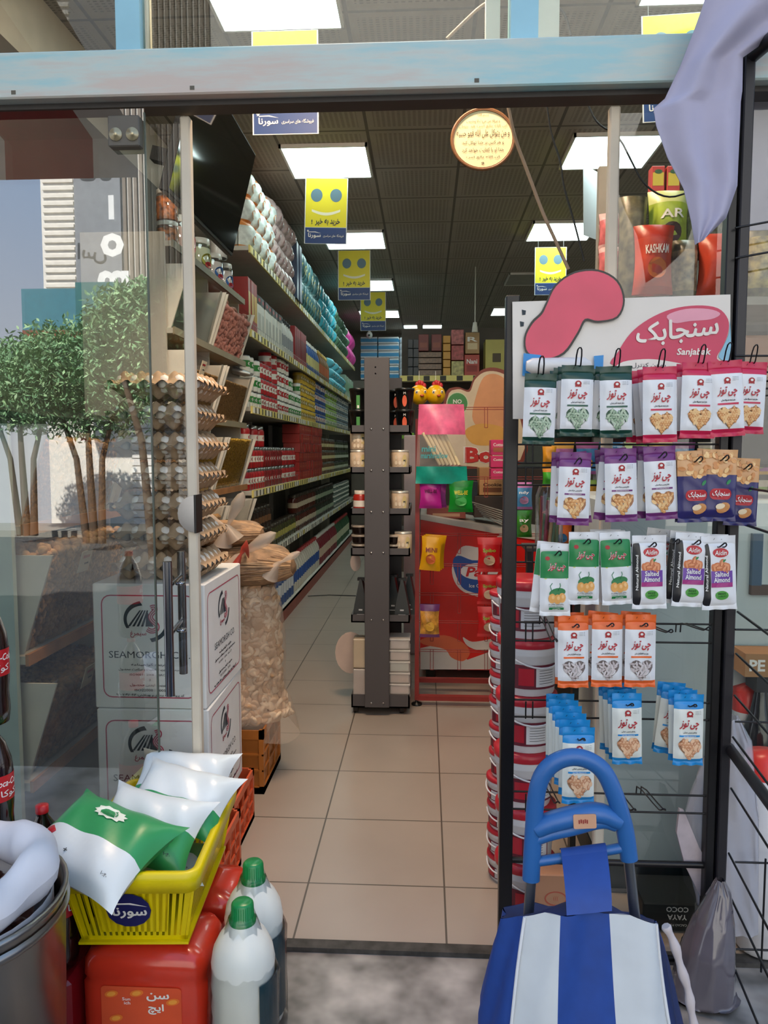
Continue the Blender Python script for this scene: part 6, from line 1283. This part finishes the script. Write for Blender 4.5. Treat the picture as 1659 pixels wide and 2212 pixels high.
q = at(1028, 1235, YF); b.text('Pak', lambda u, v, d=0: (q.x + u, YF - .005, q.z + v), .02, 0, .06, mat('#c42026', .4), .03, w=.15, italic=.25); q = at(1025, 1265, YF); b.text('Ice Cream', lambda u, v, d=0: (q.x + u, YF - .005, q.z + v), .03, 0, .022, WHITE, .01); b.flat(curve_poly([(1060, 1180), (1090, 1150), (1085, 1200), (1065, 1240)], YF), pf(.0015), mat('#d8d2cf', .4)); b.flat(curve_poly([(1000, 1376), (1020, 1386), (1060, 1380), (1090, 1372), (1090, 1400), (1040, 1405), (1010, 1395)], YF), pf(.0025), mat('#d8d2cf', .4)); b.build('advert_print', fz)
for px in (930, 1100): b = MB(); X = at(px, 1470, YF).x; b.lathe([(.03, 0), (.03, .05), (.05, .06), (.05, z0f)], mat('#2c2a28', .6), 12, c=(X, YF + .08, 0)); b.build('foot', fz)
b = MB(); b.box(X0 + .01, X1, YF + .67, YF + .71, 0, 1.3, mat('#241d1c', .6)); tag(b.build('partition'), 'dark partition behind the chest freezer', 'partition')
# things on the freezer
def bx(px0, px1, py0, py1, Y, dep, m, name, label, cat, grp=None, text=None, acc=None, tm=WHITE, zmin=None):
    a, c = at(px0, py1, Y), at(px1, py0, Y); b = MB(); w_, h_ = c.x - a.x, c.z - a.z; b.box(-w_ / 2, w_ / 2, 0, dep, 0, h_, m, .003)
    if acc: b.flat(rect(0, h_ * .35, w_ * .7, h_ * .3), front(0, 0, 0), acc)
    if text: b.text(text, front(0, -.0006, 0), 0, h_ * .68, min(h_ * .22, .06), tm, .02, w=w_ * .7)
    o = b.build(name); o.location = ((a.x + c.x) / 2, Y, a.z); return tag(o, label, cat, grp)
bx(922, 1006, 1098, 1120, YF + .1, .25, mat('#7d3a30', .4), 'flat_box', 'flat brown box lying on the freezer under the hanging bags', 'box', None, None, mat('#b08a70', .5))
YRK = 4.23; rr = tag(empty('wire_rack', (.2, YRK, 0)), 'red painted wire rack in front of the chest freezer', 'wire rack'); rr.location = (0, 0, 0); rd = mat('#8c2a26', .45, var=.15); x0 = at(901, 1300, YRK).x; x1 = at(1200, 1300, YRK).x; zt = at(901, 905, YRK).z
b = MB(); b.box(x0 - .012, x0 + .012, YRK - .012, YRK + .012, .03, zt, rd); b.build('post', rr); b = MB(); b.box(x1 - .012, x1 + .012, YRK - .012, YRK + .012, .03, zt, rd); b.build('post', rr)
b = MB(); b.box(x0, x1, YRK - .02, YRK + .02, .03, .055, rd); b.build('base_bar', rr); b = MB(); b.box(x0, x1, YRK + .22, YRK + .25, .06, .085, rd); b.box(x0 - .012, x0 + .012, YRK, YRK + .25, .055, .08, rd); b.build('base_bar', rr); b = MB(); b.lathe([(.03, 0), (.03, .01), (.008, .015), (.008, .04)], BLACK, 14, c=(x0, YRK, 0)); b.build('foot', rr)
for py in (880, 1030, 1152, 1218, 1281, 1341, 1403):
    b = MB()
    for d in (0, .012): z = at(950, py, YRK).z - d; b.rod((x0, YRK, z), (x1, YRK, z), .002, rd, 5)
    for px in (933, 992, 1050):
        X = at(px, py, YRK).x; z = at(px, py, YRK).z
        for dx in (-.008, .008): b.rod((X + dx, YRK, z), (X + dx, YRK - .02, z - .11), .0018, rd, 5)
        b.rod((X - .008, YRK - .02, z - .11), (X + .008, YRK - .02, z - .11), .0018, rd, 5)
    b.build('wire_rail', rr)
def hung(px, py0, py1, wpx, Y, body, top, name, label, cat, txt=None, tm=None, blob=None, grp=None, sd=0, d=.04, rz=0, ry=0):
    a = at(px, py1, Y); t = T_bag(wpx * Y / FPX, d, (py1 - py0) * Y / FPX, body, top, blob, txt, tm, name=name, seed=sd); return inst(t, (a.x, Y, a.z), rz, label, cat, grp, ry=ry)
yk = mat('#d9a012', .3, var=.08)
for k in range(3): hung(928 + k * 4, 1158 - k * 2, 1232 - k * 3, 46, 4.12 + k * .04, yk, yk, 'candy_bag', f'yellow sweet bag, {ORD[k]} from the front, hanging at the left of the red wire rack', 'sweet bag', 'MINI' if k == 0 else None, mat('#7a2c2c', .4), mat('#c2602c', .4), 'yellow sweet bags', k, ry=.08)
hung(928, 1303, 1376, 44, 4.14, mat('#c08a3c', .3, var=.6, scale=30), mat('#6b3a70', .3), 'candy_bag', 'purple topped fruit sweet bag hanging low on the red wire rack', 'sweet bag', None, None, mat('#d9a83c', .4))
for k, (y0, y1) in enumerate(((1160, 1235), (1240, 1305), (1308, 1375))):
    for j, px in enumerate((1056, 1070)): hung(px, y0, y1, 52, 4.14 + .04 * j, mat('#b81c22', .25, var=.15, scale=20), mat('#c8343a', .3), 'candy_bag', f"red sweet bag with colourful lettering, {['top', 'middle', 'lowest'][k]} of the strip, {'front' if j == 0 else 'behind'}", 'sweet bag', 'Spibo' if j == 0 else None, mat('#7fb03c', .4), mat('#b9a08a', .4), 'red sweet bags', k + j)
# marshmallow bag and WELL-BE bags
mb = tag(empty('marshmallow_bag', at(950, 1045, 4.1)), 'large clear sweet bag with pink top and teal bottom hanging on the red rack', 'sweet bag'); kk = 4.1 / FPX
def mbf(u, v): return ((u - .5) * kk * (112 - 16 * v) - .05 * (1 - v) * -.3 + .012 * (v - .5), -.05 * math.sin(PI * u) * math.sin(PI * (.1 + .8 * v)) + .005 * math.sin(11 * u + 17 * v), v * 170 * kk)
b = MB(); b.grid(16, 8, lambda u, v: mbf(u, .62 + .38 * v), mat('#d9648c', .3, var=.25, scale=18)); b.build('pink_top', mb); b = MB(); b.grid(16, 6, lambda u, v: mbf(u, .22 * v), mat('#1c9c8c', .3, var=.2, scale=18)); b.build('teal_bottom', mb)
b = MB(); b.grid(16, 8, lambda u, v: mbf(u, .22 + .40 * v), mat('#cfc9c4', .2, trans=.75)); b.text('mini', lambda u, v, d=0: (u, -.055, .155 + v), -.06, .03, .03, mat('#2f9aa0', .4), .02); b.text('marshmallow', lambda u, v, d=0: (u, -.055, .155 + v), -.03, -.005, .03, mat('#2f9aa0', .4), .02, w=.14); b.build('clear_window', mb)
b = MB()
for i in range(6): b.tube([(-.09 + i * .022, -.015, .27), (.0 + i * .02, -.02, .10)], .009, mat('#d9c9a2', .6), 8)
b.build('sticks', mb)
for i, (x, y, m_) in enumerate([(-.05, .33, '#6a9a4a'), (.02, .35, '#d9a04a'), (.07, .34, '#5a6ac0')]):
    pass
hung(930, 1038, 1098, 50, 4.12, mat('#b0248c', .3, var=.1), mat('#a01c80', .3), 'snack_pouch', 'magenta pouch with dark lettering hanging under the big clear bag', 'pouch', 'WELL-BE', mat('#3a1030', .4), None, 'lettered pouches', 1); hung(942, 1042, 1096, 46, 4.18, mat('#9a3f8c', .3), mat('#8a3080', .3), 'snack_pouch', 'second purple pouch half behind the magenta one', 'pouch', None, None, None, 'lettered pouches', 5)
hung(995, 1038, 1106, 54, 4.1, mat('#128a2c', .25, var=.12), mat('#0f7a28', .3), 'snack_pouch', 'green pouch with yellow lettering hanging under the big clear bag', 'pouch', 'WELL-BE', mat('#d8d03c', .4), mat('#3aa04a', .4), 'lettered pouches', 2)
# yellow chicken toys
for k, px in enumerate((905, 941)):
    q = at(px, 853, 4.35); t = tag(empty('chicken_toy', q), f"yellow ball shaped chicken toy with red comb, the {'left' if k == 0 else 'right'} one", 'toy', 'yellow chicken toys'); b = MB(); b.ell((0, 0, 0), (.055, .05, .056), mat('#d9a80c', .25), 20, 12); b.build('body', t)
    b = MB(); 
    for i in range(4): b.ell((-.01 + i * .013, 0, .058 + .01 * math.sin(i * 1.3)), (.012, .008, .016), REDM, 8, 6)
    b.build('comb', t); b = MB(); b.ell((.018, -.05, -.008), (.012, .012, .008), mat('#b8502c', .4), 8, 6); b.build('beak', t); b = MB(); b.ell((-.012, -.047, .012), (.008, .005, .01), WHITE, 10, 6); b.ell((-.012, -.051, .012), (.004, .003, .005), BLACK, 8, 5); b.ell((.034, -.04, .014), (.007, .005, .009), WHITE, 10, 6); b.ell((.035, -.044, .014), (.004, .003, .005), BLACK, 8, 5); b.build('eye', t)
    b = MB(); b.rod((0, 0, .06), (0, .08, .14), .001, WHITE, 4); b.build('string', t)
# brown edged cut-out advert board, figure left out
YCB = 5.45; cbd = tag(empty('advert_board', (0, YCB, 0)), 'brown edged cream cut-out advert board with big red letters behind the freezer', 'advert board'); edge = [(958, 1000), (960, 860), (985, 836), (1012, 842), (1024, 815), (1045, 797), (1075, 795), (1105, 812), (1120, 860), (1130, 1000)]
mo = lambda e: (lambda u, v, d=0: (u, -e + d, v))
b = MB(); b.ext(curve_poly(edge, YCB), mo(0), .02, mat('#7d3226', .5)); inner = [(1040 + (x - 1040) * .93, 905 + (y - 905) * .93) for x, y in edge]; b.flat(curve_poly(inner, YCB), mo(.001), mat('#d8c3a6', .5)); b.flat(curve_poly([(1020, 900), (1030, 850), (1045, 815), (1070, 808), (1095, 825), (1104, 870), (1095, 915), (1060, 930), (1035, 925)], YCB), mo(.002), mat('#d99668', .5, var=.08))
b.flat(curve_poly([(1005, 930), (1040, 915), (1090, 925), (1100, 950), (1060, 962), (1020, 958)], YCB), mo(.0025), mat('#d9a04c', .5)); q = at(1035, 983, YCB); b.text('Bo', lambda u, v, d=0: (q.x + u, -.004, q.z + v), 0, 0, .12, WHITE, .09, w=.22); b.text('Bo', lambda u, v, d=0: (q.x + u, -.006, q.z + v), 0, 0, .11, mat('#c22420', .5), .05, w=.2)
q = at(988, 872, YCB); b.flat(oval(q.x, q.z, .078, .082, 30), mo(.003), mat('#cfd6b4', .5)); b.flat(oval(q.x, q.z, .07, .074, 30), mo(.004), mat('#3f8a4c', .5)); b.text('NO', lambda u, v, d=0: (q.x + u, -.005, q.z + v), 0, .015, .03, WHITE, .03); b.text('ARTIFICIAL', lambda u, v, d=0: (q.x + u, -.005, q.z + v), 0, -.014, .013, WHITE, .01); b.build('printed_face', cbd)
z = at(1040, 1000, YCB).z; b = MB(); b.box(.1, .14, .0, .03, 0, z, BLACK); b.box(.45, .49, .0, .03, 0, z, BLACK); b.build('stand', cbd)
# pink and cookie boxes
for k, (y0, y1) in enumerate(((1012, 1036), (985, 1010), (950, 983))): bx(1060, 1096, y0, y1, 4.45, .12, mat('#cf2f6c', .4), 'candy_carton', f'pink sweet carton, {["lowest", "middle", "top"][k]} of the three behind the black post', 'carton', 'pink sweet cartons', 'Cotton', mat('#b56a4c', .5) if k == 2 else None)
bx(1035, 1092, 1036, 1070, 4.8, .2, mat('#b58a5c', .5), 'cookie_carton', 'brown cookie carton standing behind the freezer edge', 'carton', None, 'Cookie', mat('#6a3f24', .6), mat('#3a2014', .5)); bx(1035, 1060, 1010, 1035, 4.8, .2, mat('#a87c50', .5), 'cookie_carton', 'smaller brown carton on top of the cookie carton', 'carton')
bx(1010, 1032, 1040, 1100, 4.78, .1, mat('#14202c', .5), 'dark_carton', 'dark carton beside the cookie carton', 'carton'); bx(1024, 1094, 1072, 1118, 4.76, .3, mat('#3a2f2a', .5), 'display_tray', 'dark tray on the freezer behind the clear sticks', 'tray')
b = MB()
for i in range(7): a, c = at(1020 + i * 4, 1085 + i * 5, 4.6), at(1088, 1105 + i * 5, 4.45); b.rod(a, c, .004, mat('#a8a39a', .3, trans=.4), 5)
tag(b.build('plastic_sticks'), 'bundle of clear plastic wrapped sticks on the freezer', 'sticks')
b = MB(); a = at(872, 1180, 5.3); c = at(900, 1106, 5.3); b.box(a.x, c.x + .02, 5.3, 5.7, 0, at(872, 940, 5.3).z, mat('#aaa0a6', .5), .005); tag(b.build('white_cabinet'), 'narrow pale cabinet between the grey stand and the freezer', 'cabinet')
bx(866, 894, 935, 948, 5.35, .2, mat('#5a9a2c', .5), 'green_box', 'small green box on the narrow pale cabinet', 'box')
# back shelf with gift goods
YS2 = 9.0; bs = tag(empty('back_shelving', (0, YS2, 0)), 'high shelving with gift boxes across the middle of the shop', 'shelving'); zs = at(950, 812, YS2).z
b = MB(); b.box(-.30, 1.1, 0, .5, zs - .03, zs, shelf_w); b.build('shelf', bs); b = MB(); b.box(-.30, 1.1, -.01, 0, zs - .06, zs + .005, tagm)
for k in range(7): b.box(-.22 + k * .19, -.15 + k * .19, -.013, -.01, zs - .055, zs, tagb)
b.build('price_rail', bs); b = MB(); b.box(-.30, 1.1, .5, .53, 0, zs + .62, mat('#4a4038', .6)); b.build('back_panel', bs); b = MB(); b.box(-.30, 1.1, .02, .5, .0, .5, mat('#4a4038', .6)); b.build('plinth', bs)
def bb(px0, px1, py0, py1, c, name, label, grp=None, text=None, acc=None, dy=.05, tm=WHITE): return bx(px0, px1, py0, py1, YS2 + dy, .2, mat(c, .4, var=.08, scale=14) if isinstance(c, str) else c, name, label, 'carton' if 'bag' not in name else 'gift bag', grp, text, acc, tm)
for k, (x0_, x1_) in enumerate(((881, 892), (893, 905))):
    for j in range(4): bb(x0_, x1_, 733 + j * 20, 752 + j * 20, '#1f2c38', 'dark_box', f"small dark blue box, {'left' if k == 0 else 'right'} column, {ORD[3 - j]} from the shelf", 'dark blue boxes')
for k, (x0_, x1_) in enumerate(((904, 926), (932, 954))): bb(x0_, x1_, 722, 758, '#6a1c1e', 'gift_bag', f"{'left' if k == 0 else 'right'} maroon gift bag on the high shelving", 'maroon gift bags', None, mat('#8a4a3c', .5), .03)
for j in range(4): bb(903, 954, 760 + j * 13, 772 + j * 13, mat('#4a3426', .3, var=.7, scale=40), 'chocolate_box', f'flat box of chocolates, {ORD[3 - j]} from the shelf in the stack', 'chocolate boxes')
for j in range(5): bb(957, 973, 725 + j * 17.4, 741 + j * 17.4, '#c08a30', 'gold_box', f'small gold box, {ORD[4 - j]} from the shelf in the column', 'gold boxes')
for j, c in enumerate(('#a85a5c', '#9c3c40', '#a8a068')): bb(975, 1002, 712 + j * 34, 744 + j * 34, mat(c, .4, var=.5, scale=26), 'gift_bag', f"{['topmost red heart patterned', 'middle red', 'lowest green patterned'][j]} gift bag in the column", 'patterned gift bags')
bb(1005, 1036, 718, 764, '#a07848', 'gift_bag', 'brown and cream paper gift bag standing on the red one', None, 'R', mat('#d0b890', .5)); bb(1003, 1036, 766, 812, '#a83228', 'gift_bag', 'red gift bag with white lettering on the high shelving', None, 'Nani', mat('#8c2a24', .5))
b = bx(1048, 1099, 733, 812, YS2 + .05, .3, mat('#b8ad5c', .5), 'yellow_box', 'large pale yellow box with dark spine at the right of the high shelving', 'carton', None, None, None); bx(1064, 1082, 763, 782, YS2 + .045, .006, mat('#4a3a24', .5), 'box_emblem', 'dark square emblem on the large yellow box', 'emblem')
YB2 = 12.9; tbm, twm = mat('#2f86b8', .5), mat('#c9c9cc', .5)
b = MB(); b.box(-1.25, -.2, YB2 - .02, YB2 + .4, 0, at(820, 822, YB2).z, mat('#6a6258', .6)); tag(b.build('rear_counter'), 'tall rear cabinet carrying the blue and white tissue packs', 'cabinet')
for c_i, (a, c) in enumerate(((779, 815), (817, 861))):
    for j in range(6):
        y1 = 820 - j * 15.5; p0, p1 = at(a, y1, YB2), at(c, y1 - 15, YB2); w_, h_ = p1.x - p0.x, p1.z - p0.z; b = MB(); b.box(-w_ / 2, w_ / 2, 0, .25, 0, h_, twm, .008); b.box(-w_ / 2 - .001, w_ / 2 + .001, -.002, .25, h_ * .25, h_ * .75, tbm); o = b.build('tissue_pack'); o.location = ((p0.x + p1.x) / 2, YB2, p0.z); tag(o, f"blue striped white tissue pack, {'left' if c_i == 0 else 'right'} column, {ORD[j]} from the bottom", 'tissue pack', 'blue striped tissue packs')
for j in range(7): y1 = 822 - j * 13.4; p0 = at(869, y1, YB2); b = MB(); b.lathe([(.045, 0), (.052, .02), (.052, .085), (.045, .1)], twm, 12); o = b.build('paper_roll'); o.location = (p0.x, YB2 + .08, p0.z); tag(o, f'white paper roll, {ORD[j]} from the bottom of the column', 'paper roll', 'white paper rolls')
b = MB(); q = at(798, 724, 12.4); b.box(q.x - .02, q.x + .02, 12.39, 12.42, q.z + .02, ZC, OFFW); b.ell((q.x, 12.4, q.z), (.05, .07, .06), mat('#b5b2ac', .4), 12, 8); b.ell((q.x, 12.33, q.z - .01), (.018, .015, .018), BLACK, 10, 6); tag(b.build('security_camera'), 'small white security camera hanging below the far ceiling on the left', 'camera')
b = MB(); q = at(1026, 708, 8.8); b.lathe([(.035, -.05), (.03, 0), (.02, .06)], OFFW, 14, c=tuple(q)); b.rod((q.x, q.y, q.z + .05), (q.x, q.y, ZC), .006, OFFW); tag(b.build('ceiling_sensor'), 'white cone shaped fitting hanging from the ceiling above the gift bags', 'sensor')
# ---- colourful candy pegs seen through the rack
YP = 3.4; pb = tag(empty('peg_wall', (.95, YP + .1, 0)), 'dark pegboard partition behind the black rack', 'pegboard'); b = MB(); b.box(-.42, .95, 0, .03, 0, 1.92, mat('#2a2522', .7)); b.build('panel', pb)
pal = [('#b98a2c', 'mustard'), ('#a83a2c', 'brick red'), ('#7fa03c', 'lime'), ('#2f6a9a', 'blue'), ('#c9b9a4', 'cream'), ('#8a4a7c', 'plum'), ('#c9662c', 'orange')]
tmpl = [T_bag(.10, .03, .14, mat(c, .35, var=.35, scale=30), mat(pal[(i + 2) % 7][0], .35), mat(pal[(i + 4) % 7][0], .4), name='sweet_bag', seed=i) for i, (c, _) in enumerate(pal)]
for r_ in range(7):
    for c in range(11):
        i = (r_ * 3 + c * 5 + (c // 3)) % 7; z = .66 + r_ * .165
        inst(tmpl[i], (.60 + c * .105, YP + .02 + random.uniform(-.01, .02), z), random.uniform(-.2, .2), f'{pal[i][1]} sweet bag pinned to the pegboard behind the black rack', 'sweet bag', f'{pal[i][1]} sweet bags on the pegboard')
# near things behind the left of the rack
hung(1130, 1042, 1100, 40, 2.75, mat('#5aa0cc', .3, var=.3, scale=20), mat('#c97ab0', .3), 'candy_bag', 'pale blue and pink sweet bag just right of the slim black post', 'sweet bag', 'ndy', WHITE, mat('#c98aa8', .4)); hung(1130, 1102, 1160, 38, 2.7, mat('#3a8a24', .25, var=.25, scale=16), mat('#2f7a20', .3), 'candy_bag', 'green sweet bag under the blue one beside the slim black post', 'sweet bag', 'ay', WHITE, mat('#d8b07c', .4))
hung(1188, 1012, 1052, 34, 2.8, mat('#3fa02c', .3), mat('#d08a24', .3), 'snack_bag', 'green and orange bag above the clear jar behind the rack', 'snack bag'); hung(1186, 965, 1012, 30, 2.9, mat('#c98c24', .3, var=.3), mat('#c98c24', .3), 'snack_bag', 'mustard yellow bag high behind the rack, left of the purple packets', 'snack bag')
q = at(1185, 1180, 2.6); t = tag(empty('lollipop_jar', q), 'tall clear jar of wrapped sweets behind the rack, left of the purple packets', 'jar'); b = MB(); b.lathe([(.040, 0), (.046, .01), (.046, .17), (.036, .20), (.034, .205)], CLEAR, 22); b.build('body', t); b = MB(); rnd = random.Random(2)
for i in range(16): a = rnd.random() * 6.3; b.rod((.026 * math.cos(a), .026 * math.sin(a), .01), (.03 * math.cos(a + .4), .03 * math.sin(a + .4), .17 * rnd.uniform(.6, 1)), .006, mat(rnd.choice(['#a8584a', '#7d8a5c', '#b99a70', '#5a7a5c', '#8c3a50']), .4), 6)
b.build('sweets', t); b = MB(); b.box(q.x - .08, q.x + .12, 2.55, 2.7, q.z - .012, q.z - .001, mat('#3a3634', .4)); b.box(q.x - .07, q.x - .05, 2.6, 2.64, 0, q.z - .012, BLACK); b.box(q.x + .09, q.x + .11, 2.6, 2.64, 0, q.z - .012, BLACK); tag(b.build('small_shelf'), 'narrow dark stand under the clear jar of sweets', 'shelf')
